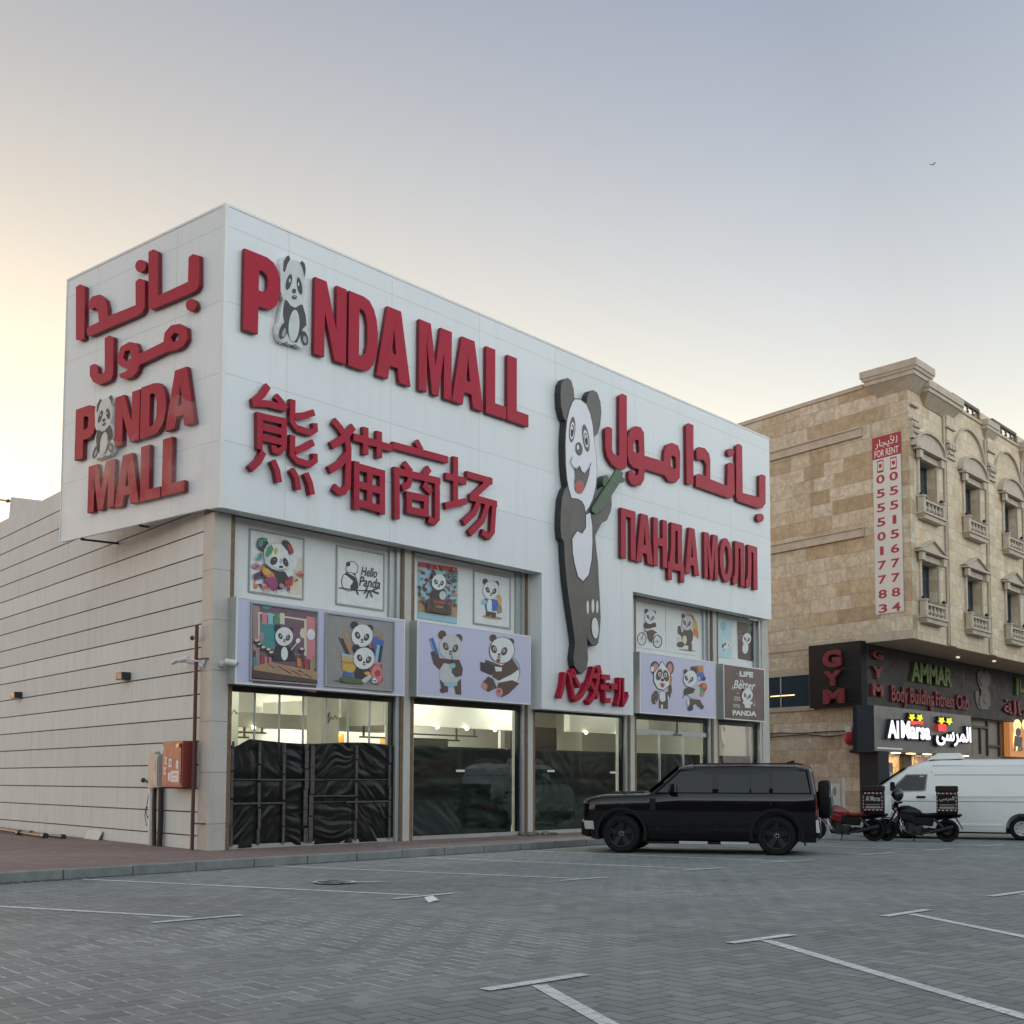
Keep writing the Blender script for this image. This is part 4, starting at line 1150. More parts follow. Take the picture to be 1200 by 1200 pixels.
def poster(label, x0, x1, z0, z1, art=None, base=None, frame=True, y=YB):
    b = MB(base or INK['wt']); b.box(x0, x1, y - 0.012, y - 0.001, z0, z1)
    o = b.build('poster', None)
    tag(o, label, 'poster')
    if frame:
        f = MB(FRG); w = 0.035
        f.box(x0 - w, x1 + w, y - 0.025, y - 0.002, z1 + 0.001, z1 + w); f.box(x0 - w, x1 + w, y - 0.025, y - 0.002, z0 - w, z0 - 0.001)
        f.box(x0 - w, x0 - 0.001, y - 0.025, y - 0.002, z0, z1); f.box(x1 + 0.001, x1 + w, y - 0.025, y - 0.002, z0, z1)
        f.build('frame', o)
    if art:
        m = MB(); art(Art(m, *art_frame[0])); m.build('print', o, normals=False, weld=False)
    return o
art_frame = [None]
I = INK
def with_frame(ox, oy, sc, y, fn):
    art_frame[0] = (ox, oy, sc, y); return fn

def a_watercolour(a):
    random.seed(21)
    a.p(I['cr'], [(950, 560), (1010, 500), (1010, 1050), (800, 1030), (840, 900)])
    for k in range(40):
        c = random.choice(['pu', 'mg', 'rd', 'pu', 'mg', 'og'])
        x, y = random.uniform(330, 860), random.uniform(760, 960)
        a.e(I[c], x, y + (x - 600) * .12, random.uniform(8, 50), random.uniform(8, 38), random.uniform(0, 180), 9)
    for k in range(12):
        x = 420 + k * 36; a.l(I[random.choice(['pu', 'mg', 'pk'])], [(x, 930), (x + 2, 960 + random.uniform(10, 60))], random.uniform(6, 16))
    a.p(I['dk'], [(430, 610), (560, 670), (700, 700), (760, 730), (830, 860), (760, 900), (620, 980), (520, 900), (430, 780)])
    a.p(I['og'], [(430, 620), (500, 680), (590, 740), (640, 860), (560, 850), (450, 760), (415, 690)])
    a.e(I['yl'], 500, 720, 60, 40, 35); a.p(I['mg'], [(520, 800), (600, 790), (660, 900), (600, 990), (530, 930), (460, 830)])
    a.e(I['dk'], 440, 335, 80, 95, -20); a.e(I['tl'], 410, 320, 35, 55, 10); a.e(I['gn'], 470, 270, 35, 25)
    a.e(I['dk'], 785, 375, 60, 110, -30); a.e(I['rd'], 830, 400, 28, 75, -28)
    a.p(I['lg'], [(450, 430), (500, 340), (600, 300), (700, 330), (790, 440), (820, 560), (800, 660), (690, 720), (560, 680), (470, 600)])
    a.p(I['wt'], [(560, 340), (690, 335), (785, 440), (815, 560), (790, 650), (690, 700), (600, 640), (560, 520)])
    a.p(I['gn'], [(470, 480), (500, 380), (560, 345), (590, 400), (560, 470), (490, 530)]); a.e(I['yl'], 620, 430, 26, 50, 10)
    a.e(I['dk'], 592, 570, 48, 62, 30); a.e(I['dk'], 757, 590, 36, 66, -20); a.e(I['gy'], 600, 555, 10, 10); a.e(I['gy'], 760, 580, 9, 9)
    a.e(I['lb'], 690, 575, 18, 40); a.e(I['dk'], 692, 655, 32, 18); a.l(I['dk'], [(660, 690), (690, 700), (725, 692)], 8)
    a.p(I['tl'], [(310, 510), (360, 560), (420, 550), (430, 470), (390, 450), (370, 540)]); a.e(I['pk'], 345, 640, 55, 40, 20); a.e(I['mg'], 350, 650, 30, 20)
    a.p(I['pu'], [(300, 750), (360, 760), (400, 720), (400, 790), (440, 830), (370, 820), (320, 830)])
    for x, y, r, c in ((960, 740, 40, 'pk'), (985, 770, 28, 'rd'), (910, 840, 22, 'rd'), (860, 800, 14, 'pk'), (700, 920, 40, 'rose'), (790, 880, 55, 'rd'), (855, 570, 8, 'gn'), (870, 705, 12, 'gn'), (330, 820, 10, 'pu'), (370, 255, 6, 'tl')):
        a.e(I[c], x, y, r, r * .85, 20, 10)
    a.l(I['gn'], [(800, 800), (850, 830), (910, 780), (960, 740)], 5); a.l(I['gn'], [(830, 860), (880, 850), (910, 840)], 5)

def a_hello(a):
    a.arc(I['dk'], 812, 330, 36, 40, 4); a.e(I['wt'], 812, 330, 33, 37); a.e(I['dk'], 790, 305, 13, 15); a.e(I['dk'], 823, 366, 11, 8, -20)
    a.arc(I['dk'], 795, 408, 45, 55, 4); a.e(I['wt'], 795, 408, 42, 52)
    a.p(I['dk'], [(778, 350), (790, 358), (828, 380), (846, 410), (848, 450), (815, 460), (805, 440), (818, 405), (790, 380), (770, 365)])
    a.e(I['dk'], 825, 440, 24, 22); a.l(I['dk'], [(735, 444), (790, 452), (850, 460), (930, 462), (970, 476)], 7)
    a.l(I['dk'], [(835, 455), (848, 484)], 9)
    for p in ([(905, 458), (880, 478)], [(910, 462), (895, 505)], [(925, 462), (960, 448)], [(930, 464), (968, 480)], [(890, 460), (905, 435)], [(915, 464), (930, 500)]): a.l(I['dk'], p, [4, 9] if False else 8)
    a.text(I['dk'], 'Hello', 864, 318, 958, 372, 0.015, 0.25, 0.16); a.text(I['dk'], 'Panda', 852, 374, 976, 432, 0.015, 0.25, 0.16)

def a_makeup(a):
    a.quad(I['mv'], 228, 535, 602, 1000, .155)
    a.quad(I['rose'], 232, 545, 270, 900, .155); a.quad(I['pk'], 545, 610, 598, 860, .155)
    a.quad(I['cr'], 262, 585, 545, 800, .155); a.quad(I['mv'], 272, 596, 532, 800, .155); a.quad(I['tl'], 276, 640, 360, 790, .155)
    for x, c in ((285, 'pk'), (320, 'lb'), (355, 'gn'), (388, 'cr')): a.quad(I[c], x, 590, x + 28, 655, .155)
    a.e(I['tl'], 310, 555, 28, 16); a.e(I['cr'], 523, 710, 17, 30); a.e(I['wt'], 570, 718, 24, 33); a.e(I['rose'], 282, 730, 14, 30)
    for x, y, c, w, h in ((245, 880, 'tl', 18, 50), (285, 870, 'rd', 16, 60), (305, 875, 'pk', 14, 55), (330, 880, 'pk', 14, 60), (240, 830, 'br', 12, 40), (500, 880, 'og', 26, 50), (540, 890, 'rd', 18, 60), (575, 900, 'tan', 22, 70), (520, 850, 'br', 18, 45), (590, 880, 'rose', 10, 80)):
        a.quad(I[c], x - w / 2, y - h / 2, x + w / 2, y + h / 2, .155)
    for x, y in ((265, 780), (290, 800), (320, 812), (515, 810), (250, 760), (335, 830)): a.e(I['dk'], x, y, 18, 14); a.e(I['cr'], x, y - 8, 12, 7)
    a.p(I['dk'], [(370, 780), (440, 790), (470, 830), (480, 870), (350, 870), (345, 840)]); a.e(I['wt'], 412, 830, 20, 40)
    a.head(410, 730, 52, 55, I['dk'], I['wt']); a.l(I['dk'], [(445, 835), (470, 790)], 16); a.l(I['cr'], [(450, 810), (485, 765)], 7); a.e(I['wt'], 490, 755, 13, 16, 30)
    a.p(I['tan'], [(228, 905), (330, 880), (600, 935), (600, 985), (228, 925)])
    for k in range(12):
        x, y = 310 + k * 20, 890 + k * 4 + (k % 3) * 8; a.l(I[['rd', 'br', 'rose', 'mv'][k % 4]], [(x, y), (x + 40, y + 22)], 6)
    a.p(I['br'], [(225, 925), (600, 985), (600, 1005), (222, 972)])

def a_pencils(a):
    a.quad(I['gy'], 665, 600, 1052, 1015, .15); a.quad(I['lg'], 675, 612, 1044, 850, .15) if False else None
    for p, c in (([(735, 735), (790, 850)], 'br'), ([(752, 740), (800, 850)], 'dk'), ([(762, 690), (805, 830)], 'og'), ([(775, 705), (812, 830)], 'tan')): a.l(I[c], p, 12)
    for x, y, c in ((933, 700, 'rd'), (950, 700, 'bl'), (968, 715, 'lb'), (985, 720, 'nv')): a.l(I[c], [(x, y + 60), (x - 18, y + 180)], 17); a.l(I['bl'], [(x + 4, y + 30), (x, y + 65)], 17); a.l(I['tan'], [(x + 10, y - 5), (x + 4, y + 32)], 9)
    a.p(I['yl'], [(748, 835), (830, 850), (835, 930), (800, 945), (755, 925)]); a.p(I['lb'], [(748, 828), (838, 842), (838, 858), (748, 845)]); a.quad(I['tan'], 752, 870, 832, 885, .15); a.quad(I['bl'], 760, 935, 815, 965, .15)
    a.p(I['rd'], [(925, 880), (985, 890), (990, 990), (960, 1015), (925, 1000), (915, 930)]); a.e(I['pk'], 955, 950, 32, 55); a.e(I['rd'], 960, 945, 18, 20); a.quad(I['pk'], 930, 875, 980, 890, .15)
    a.e(I['dk'], 865, 800, 50, 40); a.head(868, 725, 62, 66, I['dk'], I['wt']); a.e(I['dk'], 870, 945, 45, 55); a.head(878, 858, 62, 64, I['dk'], I['wt'])
    a.p(I['ol'], [(745, 965), (800, 968), (880, 985), (870, 1008), (770, 1000), (735, 985)]); a.l(I['dk'], [(700, 985), (760, 1000)], 4); a.p(I['lg'], [(860, 985), (910, 950), (925, 970), (880, 1005)]); a.e(I['yl'], 895, 945, 18, 10)
    a.head(936, 988, 16, 16, I['dk'], I['wt'], eye=False)

def a_autumn(a):
    random.seed(8)
    a.quad(I['lb'], 150, 140, 378, 470, .16); a.quad(I['rd'], 150, 140, 378, 170, .16); a.p(I['tan'], [(150, 360), (378, 400), (378, 470), (150, 435)])
    for k in range(70):
        x = random.choice([random.uniform(155, 225), random.uniform(300, 374), random.uniform(155, 374)]); y = random.uniform(150, 380) if x < 225 or x > 300 else random.uniform(150, 185)
        a.e(I[random.choice(['br', 'rd', 'og', 'br', 'ol', 'mv'])], x, min(max(y + (x - 150) * .16, 160), 440), random.uniform(5, 16), random.uniform(4, 11), random.uniform(0, 90), 8)
    for k in range(5): a.quad(I['dk'], 330 + k * 2, 195 + k * 14, 374, 200 + k * 14, .16)
    a.e(I['dk'], 262, 335, 46, 44); a.e(I['lg'], 285, 340, 20, 26); a.head(262, 262, 42, 46, I['dk'], I['wt'])
    a.p(I['br'], [(190, 365), (215, 355), (335, 378), (335, 455), (190, 432)]); a.quad(I['rd'], 230, 368, 330, 380, .16); a.quad(I['dk'], 215, 365, 226, 430, .16); a.quad(I['dk'], 300, 380, 310, 445, .16); a.quad(I['tan'], 245, 400, 285, 408, .16)

def a_backpack(a):
    a.e(I['tan'], 585, 468, 60, 10, 8); a.p(I['og'], [(610, 330), (632, 340), (642, 440), (612, 448)]); a.e(I['yl'], 625, 370, 14, 30); a.e(I['tan'], 626, 420, 16, 24)
    a.p(I['bl'], [(525, 365), (560, 350), (610, 365), (612, 430), (545, 430), (540, 395), (518, 385)]); a.e(I['wt'], 568, 400, 16, 42); a.e(I['lb'], 535, 378, 16, 14); a.e(I['bl'], 600, 395, 20, 32)
    a.p(I['br'], [(545, 430), (605, 440), (605, 468), (580, 468), (575, 450), (568, 462), (545, 458)]); a.head(575, 308, 46, 54, I['dk'], I['wt'], outline=I['gy'])

def a_selfie(a):
    a.l(I['bl'], [(225, 590), (262, 700)], 28); a.l(I['lb'], [(218, 592), (254, 704)], 5)
    a.e(I['lg'], 335, 795, 62, 82, 6); a.p(I['br'], [(222, 670), (245, 665), (275, 705), (340, 715), (390, 715), (412, 770), (405, 810), (370, 820), (345, 790), (352, 745), (300, 735), (275, 775), (240, 740)])
    a.p(I['br'], [(275, 830), (325, 875), (325, 905), (285, 912), (275, 890), (285, 880)]); a.p(I['br'], [(360, 870), (400, 825), (402, 920), (370, 918)]); a.e(I['lb'], 340, 860, 40, 14)
    a.head(338, 640, 66, 74, I['br'], I['lg'], ear=0.36); a.e(I['lb'], 350, 750, 16, 16); a.l(I['nv'], [(345, 690), (350, 745)], 4)

def a_laptop(a):
    a.p(I['wt'], [(600, 690), (700, 700), (745, 800), (735, 870), (640, 880), (585, 810)]); a.arc(I['dk'], 668, 785, 78, 92, 3, -60, 90)
    a.p(I['br'], [(545, 715), (600, 735), (640, 750), (700, 705), (740, 770), (700, 800), (620, 840), (585, 815), (590, 765), (540, 735)]); a.p(I['wt'], [(597, 755), (640, 760), (640, 782), (605, 785)])
    a.p(I['dk'], [(512, 728), (580, 742), (600, 755), (582, 808), (515, 780)]); a.p(I['br'], [(560, 812), (590, 830), (610, 880), (560, 905), (520, 870), (525, 850)]); a.p(I['br'], [(620, 850), (700, 835), (742, 855), (680, 915), (640, 935), (605, 905)])
    a.e(I['pk'], 538, 870, 16, 22, -20); a.e(I['pk'], 625, 905, 20, 26, -15); a.e(I['rd'], 622, 900, 8, 9)
    a.head(640, 660, 72, 76, I['br'], I['wt'], lean=-0.25, outline=I['dk'], ear=0.28); a.e(I['rd'], 618, 720, 12, 12)

def a_cycle(a):
    for x, y in ((90, 440), (228, 462)):
        a.arc(I['dk'], x, y, 37, 55, 7); a.e(I['gy'], x, y, 6, 8)
        for k in range(6): a.l(I['gy'], [(x, y), (x + 35 * math.cos(k), y + 52 * math.sin(k))], 1.5)
    a.l(I['rd'], [(90, 440), (115, 350), (175, 470), (228, 462)], 6); a.l(I['rd'], [(105, 370), (200, 390), (175, 470)], 6); a.l(I['pk'], [(115, 350), (100, 345)], 7)
    a.e(I['wt'], 190, 345, 32, 40); a.p(I['dk'], [(108, 300), (160, 290), (210, 300), (215, 335), (170, 345), (125, 350), (105, 330)]); a.p(I['br'], [(135, 370), (180, 358), (225, 385), (190, 400), (185, 450), (160, 470), (140, 430)])
    a.head(162, 250, 46, 58, I['dk'], I['wt'], outline=I['lg'], ear=0.36)

def a_umbrella(a):
    a.p(I['yl'], [(470, 205), (530, 220), (580, 300), (590, 440), (540, 400), (545, 300), (500, 240)]); a.p(I['og'], [(540, 330), (590, 380), (585, 440), (540, 400)]); a.p(I['tan'], [(490, 215), (560, 270), (578, 380), (560, 300), (520, 240)])
    a.e(I['gy'], 490, 540, 80, 8, 6); a.e(I['br'], 490, 420, 52, 80, 5); a.e(I['cr'], 465, 450, 20, 40); a.p(I['br'], [(405, 330), (430, 325), (440, 380), (470, 390), (440, 420), (405, 390)]); a.e(I['br'], 430, 490, 34, 26); a.e(I['cr'], 415, 440, 14, 20); a.quad(I['br'], 500, 480, 530, 545)
    a.head(490, 300, 50, 66, I['br'], I['lg'], lean=-0.1, outline=I['br'], ear=0.34)

def a_balloon(a):
    a.p(I['cy'], [(752, 258), (880, 282), (880, 612), (752, 595)]); a.e(I['lb'], 806, 328, 24, 42, 3); a.l(I['gy'], [(806, 370), (812, 392)], 3)
    a.e(I['wt'], 835, 490, 30, 34); a.e(I['dk'], 803, 502, 9, 18, 10); a.e(I['dk'], 822, 485, 8, 12, 15); a.e(I['dk'], 852, 495, 5, 7); a.e(I['dk'], 808, 540, 6, 5); a.arc(I['br'], 828, 485, 9, 14, 3, 90, 300)

def a_bamboo(a):
    a.p(I['br'], [(932, 288), (1058, 312), (1058, 635), (940, 612)]); a.p(I['bk'], [(1048, 312), (1068, 316), (1068, 636), (1048, 633)])
    a.e(I['ol'], 1035, 365, 20, 40, 20); a.e(I['gn'], 1042, 340, 10, 25, -20); a.e(I['wt'], 1000, 520, 26, 52, 4); a.head(1012, 440, 38, 52, I['dk'], I['wt'], ear=0.25)
    for x, y in ((950, 380), (960, 410), (945, 430)): a.e(I['cr'], x, y, 4, 5)

def a_artist(a):
    a.e(I['br'], 205, 955, 30, 62, 10); a.quad(I['br'], 240, 900, 320, 1050, .1); a.p(I['wt'], [(245, 905), (295, 905), (298, 985), (265, 995), (248, 970)]); a.quad(I['wt'], 318, 930, 332, 970); a.p(I['br'], [(325, 830), (350, 840), (355, 900), (335, 970), (318, 930)])
    for x, y, c in ((195, 915, 'og'), (210, 990, 'yl'), (192, 950, 'rd'), (215, 935, 'gn')): a.e(I[c], x, y, 6, 9)
    a.e(I['og'], 343, 795, 12, 40); a.e(I['wt'], 265, 1035, 10, 20)
    a.e(I['br'], 205, 695, 40, 60); a.e(I['pk'], 210, 700, 25, 44); a.e(I['br'], 335, 695, 36, 60); a.e(I['pk'], 335, 700, 22, 44); a.e(I['wt'], 180, 705, 16, 24)
    a.p(I['dk'], [(190, 740), (235, 680), (265, 632), (300, 680), (340, 740), (335, 850), (280, 895), (225, 880), (192, 820)]); a.p(I['wt'], [(195, 742), (238, 686), (265, 640), (298, 686), (335, 742), (330, 846), (280, 889), (228, 874), (197, 816)])
    a.e(I['br'], 240, 755, 27, 52, 14); a.e(I['br'], 300, 765, 26, 52, -12); a.e(I['wt'], 245, 752, 13, 20); a.e(I['wt'], 297, 758, 13, 20); a.e(I['dk'], 246, 754, 7, 12); a.e(I['dk'], 296, 760, 7, 12)
    a.e(I['dk'], 268, 802, 15, 14); a.e(I['rd'], 268, 848, 16, 20); a.l(I['dk'], [(240, 830), (268, 838), (296, 836)], 4)

def a_painter(a):
    for x, y, r, c in ((600, 720, 44, 'og'), (575, 700, 26, 'rd'), (610, 690, 16, 'yl'), (605, 770, 46, 'bl'), (635, 790, 22, 'nv'), (590, 790, 20, 'lb'), (625, 870, 48, 'rd'), (640, 850, 26, 'og'), (605, 895, 34, 'gn'), (620, 925, 26, 'tan'), (580, 870, 26, 'tan')): a.e(I[c], x, y, r * .8, r * .95, 20, 9)
    for k in range(7): a.l(I[['og', 'rd', 'yl', 'og', 'pk', 'rd', 'og'][k]], [(590, 725), (560 + k * 13, 672 + (k % 2) * 14)], 7)
    a.e(I['lg'], 540, 900, 60, 62, 10); a.p(I['dk'], [(462, 880), (500, 860), (560, 880), (540, 915), (480, 935), (455, 920)]); a.l(I['dk'], [(445, 962), (470, 925)], 6); a.p(I['br'], [(510, 965), (600, 975), (625, 1030), (590, 1040), (560, 1005), (520, 1050), (495, 1010)])
    a.e(I['nv'], 515, 1050, 26, 22, -20); a.e(I['nv'], 618, 1040, 14, 20, 20); a.e(I['wt'], 495, 1000, 12, 26)
    a.e(I['dk'], 545, 720, 24, 42, -20); a.head(512, 790, 56, 70, I['dk'], I['wt'], lean=-0.2, outline=I['lg'], ear=0.28)

def a_life(a):
    W = I['wt']
    a.text(W, 'LIFE', 950, 722, 1070, 770, 0.05, 0, 0.09); a.text(W, 'is', 955, 795, 985, 822, 0.01, 0, 0.09); a.text(W, 'Better', 895, 800, 1090, 876, 0.02, 0.3, 0.09)
    a.text(W, 'COOL', 900, 945, 962, 980, 0.02, 0, 0.09); a.text(W, 'WITH', 892, 1010, 950, 1046, 0.01, 0, 0.09); a.text(W, 'A', 1070, 1000, 1086, 1034, 0.01, 0, 0.09); a.text(W, 'PANDA', 888, 1066, 1098, 1112, 0.05, 0, 0.045)
    a.e(I['pk'], 932, 918, 10, 8); a.e(I['pk'], 1080, 985, 8, 5); a.e(I['gy'], 925, 745, 7, 7); a.l(W, [(890, 850), (880, 880), (900, 890)], 5)
    a.p(W, [(985, 985), (1050, 990), (1045, 1050), (995, 1045)]); a.head(1015, 938, 46, 56, I['bk'], W, ear=0.2, outline=W)
    a.e(W, 985, 1000, 14, 12); a.e(W, 1048, 1004, 14, 12)

Z5 = (250, 600, 5, YB - 0.013); Z6 = (460, 630, 5, YB - 0.013); ZC = (740, 690, 7.5, YB - 0.013); ZW = (270, 610, 12, YB - 0.013)
poster('framed watercolour poster of a panda splashed with green, orange and purple', 1.08, 2.36, 4.98, 6.14, with_frame(*ZW, a_watercolour), INK['wt'])
poster('framed white poster with a small line drawn panda and handwritten greeting', 3.27, 4.55, 4.99, 6.14, with_frame(*Z5, a_hello), INK['wt'])
q0, q1 = PY(490, 660, YB), PY(535.6, 725, YB)
poster('poster of a panda sitting on a suitcase under red autumn leaves', 5.62, q1.x, 5.19, 6.12, with_frame(*Z6, a_autumn), INK['tan'], False)
q0, q1 = PY(555.5, 671, YB), PY(596.5, 733, YB)
poster('thinly framed white poster of a panda with a blue jacket and orange backpack', q0.x, q1.x, 5.0, 6.17, with_frame(*Z6, a_backpack), INK['wt'])
poster('unframed white print of a panda riding a red bicycle', 13.9, 15.3, 4.98, 6.15, with_frame(*ZC, a_cycle), PANELW, False)
poster('unframed white print of a waving panda under a yellow umbrella', 15.35, 16.95, 4.98, 6.15, with_frame(*ZC, a_umbrella), PANELW, False)
q0, q1 = PY(840.4, 724, YB), PY(857.2, 770, YB)
poster('pale blue poster with a balloon above a small panda', q0.x, q1.x, 5.12, 6.13, with_frame(*ZC, a_balloon), INK['cy'], False)
q0, q1 = PY(864.4, 730, YB), PY(882.3, 774, YB)
poster('dark brown poster of a white panda beside green bamboo leaves', q0.x, q1.x, 5.10, 6.14, with_frame(*ZC, a_bamboo), INK['br'], False)

def lightbox(label, x0, x1, z0, z1, face, y0=0.1, y1=0.499):
    b = MB(ALU); b.box(x0 + 0.002, x1 - 0.002, y0 + 0.012, y1, z0 + 0.002, z1 - 0.002)
    o = b.build('light_box', None, bevel=0.006)
    tag(o, label, 'sign')
    f = MB(ALUW); w = 0.03
    f.box(x0, x1, y0 - 0.006, y0 + 0.011, z1 - w, z1); f.box(x0, x1, y0 - 0.006, y0 + 0.011, z0, z0 + w)
    f.box(x0, x0 + w, y0 - 0.006, y0 + 0.011, z0 + w, z1 - w); f.box(x1 - w, x1, y0 - 0.006, y0 + 0.011, z0 + w, z1 - w)
    f.build('frame', o)
    p = MB(face); p.box(x0 + w, x1 - w, y0 + 0.001, y0 + 0.011, z0 + w, z1 - w); p.build('print', o)
    return o
def art_on(o, fr, fn, name='picture'):
    m = MB(); fn(Art(m, *fr)); return m.build(name, o, normals=False, weld=False)
YL = 0.1
o = lightbox('lilac light box with a vanity table panda and a pencil pot panda print', 0.49, 4.82, 3.16, 4.77, LILAC)
art_on(o, (250, 600, 5, YL - 0.002), a_makeup); art_on(o, (250, 600, 5, YL - 0.002), a_pencils)
f = MB(FRG)
for x0, x1 in ((0.83, 2.40), (2.64, 4.48)):
    w = 0.03; y = YL - 0.03
    f.box(x0 - w, x1 + w, y, YL, 4.67, 4.67 + w); f.box(x0 - w, x1 + w, y, YL, 3.27 - w, 3.27); f.box(x0 - w, x0, y, YL, 3.27, 4.67); f.box(x1, x1 + w, y, YL, 3.27, 4.67)
f.build('picture_frame', o)
o = lightbox('lilac light box with a selfie taking panda and a laptop panda', 5.19, 8.97, 3.18, 4.80, LILAC)
art_on(o, (460, 630, 5, YL - 0.002), a_selfie); art_on(o, (460, 630, 5, YL - 0.002), a_laptop)
o = lightbox('lilac light box with an artist panda and a panda carrying paints', 13.50, 17.29, 3.18, 4.81, LILAC)
art_on(o, (740, 690, 7.5, YL - 0.002), a_artist); art_on(o, (740, 690, 7.5, YL - 0.002), a_painter)
o = lightbox('brown light box lettered in white with a small panda, furthest along the front', 17.76, 20.17, 3.19, 4.80, pm('brown_print', (0.095, 0.058, 0.050), 0.4, var=0.12, scale=1))
art_on(o, (740, 690, 7.5, YL - 0.002), a_life, 'white_lettering')

# ================================================================== fixtures on and by the side wall
CABR = pm('cabinet_red', (0.20, 0.030, 0.022), 0.45, var=0.1, dirt=0.4)
WHITEP = pm('white_plastic', (0.62, 0.62, 0.60), 0.4)
GREYP = pm('meter_grey', (0.36, 0.37, 0.34), 0.5, dirt=0.4)
def PWD(px, py, d):                     # side wall, on the plane d metres out from it
    q = hit(px, py, NW, V((XW, YW, 0)) + NW * d); o_ = V((XW, YW, 0)) + NW * d
    return (q - o_).y, q.z
CT0 = PWD(231, 900, 0.0)[0]
def out_to(t, z, px):                   # how far out of the wall a point at t must stand to show at px
    lo, hi = 0.0, 1.2
    for _ in range(40):
        d = (lo + hi) / 2; q = TW(t, z, d) - CAM
        x = PPX + FPX * q.dot(CR) / q.dot(CF)
        lo, hi = (d, hi) if x > px else (lo, d)
    return d
CD = out_to(CT0, 1.7, 214)
CT1 = PWD(190, 900, CD)[0]
cab = thing('fire_cabinet', TW(CT0 + .4, 1.27, 0.1), 'red steel fire hose cabinet with stickers and a white notice on the beige wall', 'cabinet')
CZ0, CZ1 = PWD(214, 923, CD)[1], PWD(214, 868, CD)[1]
b = MB(CABR); b.boxf(TW, CT0, CT1, CZ0, CZ1, 0.004, CD); b.build('body', cab, bevel=0.012)
b = MB(CABR); b.boxf(TW, CT0 + .05, CT1 - .05, CZ0 + .04, CZ1 - .04, CD + 0.002, CD + 0.012); dr = b.build('door', cab, bevel=0.004)
L_ = CT1 - CT0; H_ = CZ1 - CZ0
def on_door(m, a0, a1, h0, h1, d0, d1): m.boxf(TW, CT1 - L_ * a1, CT1 - L_ * a0, CZ0 + H_ * h0, CZ0 + H_ * h1, CD + d0, CD + d1)
b = MB(pm('brass', (0.32, 0.24, 0.1), 0.4, metal=0.7)); on_door(b, .76, .90, .86, .94, .013, .04); b.build('lock', dr)
for q in ((.48, .86, .12, .36), (.36, .52, .44, .62), (.16, .28, .50, .66), (.12, .24, .28, .44), (.72, .84, .40, .58), (.34, .46, .14, .32), (.06, .12, .80, .90)):
    b = MB(pm('notice_white', (0.66, 0.66, 0.66), 0.6)); on_door(b, *q, .013, .016); b.build('sticker', dr)
b = MB(INK['gy'])
for q in ((.56, .78, .18, .20), (.56, .78, .26, .31), (.39, .49, .48, .58), (.18, .26, .54, .62), (.14, .22, .32, .40)): on_door(b, *q, .0165, .018)
b.build('sticker_print', dr)
ET0, ET1 = PWD(188, 900, 0.12)[0], PWD(172.5, 900, 0.12)[0]
eb = thing('electric_meter_box', TW(ET0 + .3, 1.27, 0.1), 'grey electric meter box left of the red fire cabinet with black conduits below', 'meter box')
b = MB(GREYP); b.boxf(TW, ET0, ET1 - .32, 1.26, 1.90, 0.004, 0.16); b.boxf(TW, ET1 - .30, ET1, 1.24, 1.96, 0.004, 0.10); b.build('body', eb, bevel=0.01)
b = MB(GREYP); b.boxf(TW, ET0 + .03, ET1 - .35, 1.30, 1.86, 0.162, 0.174); b.build('door', eb, bevel=0.004)
b = MB(INK['gy']); b.boxf(TW, ET0 + .12, ET0 + .26, 1.58, 1.74, 0.175, 0.178); b.build('label', eb)
b = MB(pm('conduit_black', (0.015, 0.015, 0.016), 0.5))
e0, e1 = ET0 + .05, ET1 - .25
b.tube([TW(e0, 1.25, 0.08), TW(e0 - .02, 0.7, 0.08), TW(e0 - .02, 0.14, 0.09)], 0.055, 10); b.build('conduit', eb, smooth=60)
b = MB(pm('conduit_black', (0.015, 0.015, 0.016), 0.5)); b.tube([TW(e1, 1.25, 0.07), TW(e1 - .05, 0.8, 0.09), TW(e1 - .12, 0.14, 0.10)], 0.045, 10); b.build('conduit', eb, smooth=60)
b = MB(WHITEP); b.tube([TW(ET1 - .05, 1.24, 0.05), TW(ET1 - .05, 0.14, 0.05)], 0.04, 8); b.build('white_conduit', eb, smooth=60)
w0 = ET1 + .1
b = MB(BLACKM); b.tube([TW(w0 + p_, z_, 0.06) for p_, z_ in ((-.1, 1.2), (0, .95), (.05, .78), (-.03, .66), (-.14, .74), (-.1, .86), (.05, .88), (.1, .7), (0, .5))], 0.008, 6); b.build('loose_wire', eb)
b = MB(BLACKM); b.cyl(TW(w0 - .05, 1.36, 0.05), TW(w0 + .15, 1.40, 0.08), 0.02); b.sph(TW(w0 + .17, 1.40, 0.08), 0.05, n=6); b.build('valve', eb)
RT, RDD = CT0 - 0.12, 0.0
RDD = out_to(RT, 1.6, 227)
rp = thing('riser_pipe', TW(RT, 0.14, RDD), 'thin brown riser pipe standing in front of the red cabinet', 'pipe')
RP = pm('riser_brown', (0.085, 0.030, 0.030), 0.5)
b = MB(RP); b.tube([TW(RT, 0.14, RDD), TW(RT, 4.25, RDD)], 0.036, 10); b.build('pipe', rp, smooth=60)
b = MB(RP); b.tube([TW(RT, 4.02, RDD), TW(RT + .16, 4.03, RDD)], 0.025, 8); b.sph(TW(RT + .18, 4.03, RDD), 0.045, n=6); b.build('nozzle', rp)
for z in (3.62, 0.62):
    b = MB(RP); b.tube([TW(RT, z, RDD), TW(RT - .25, z, RDD * .5), TW(RT - .28, z, 0.0)], 0.014, 6); b.build('wall_bracket', rp)

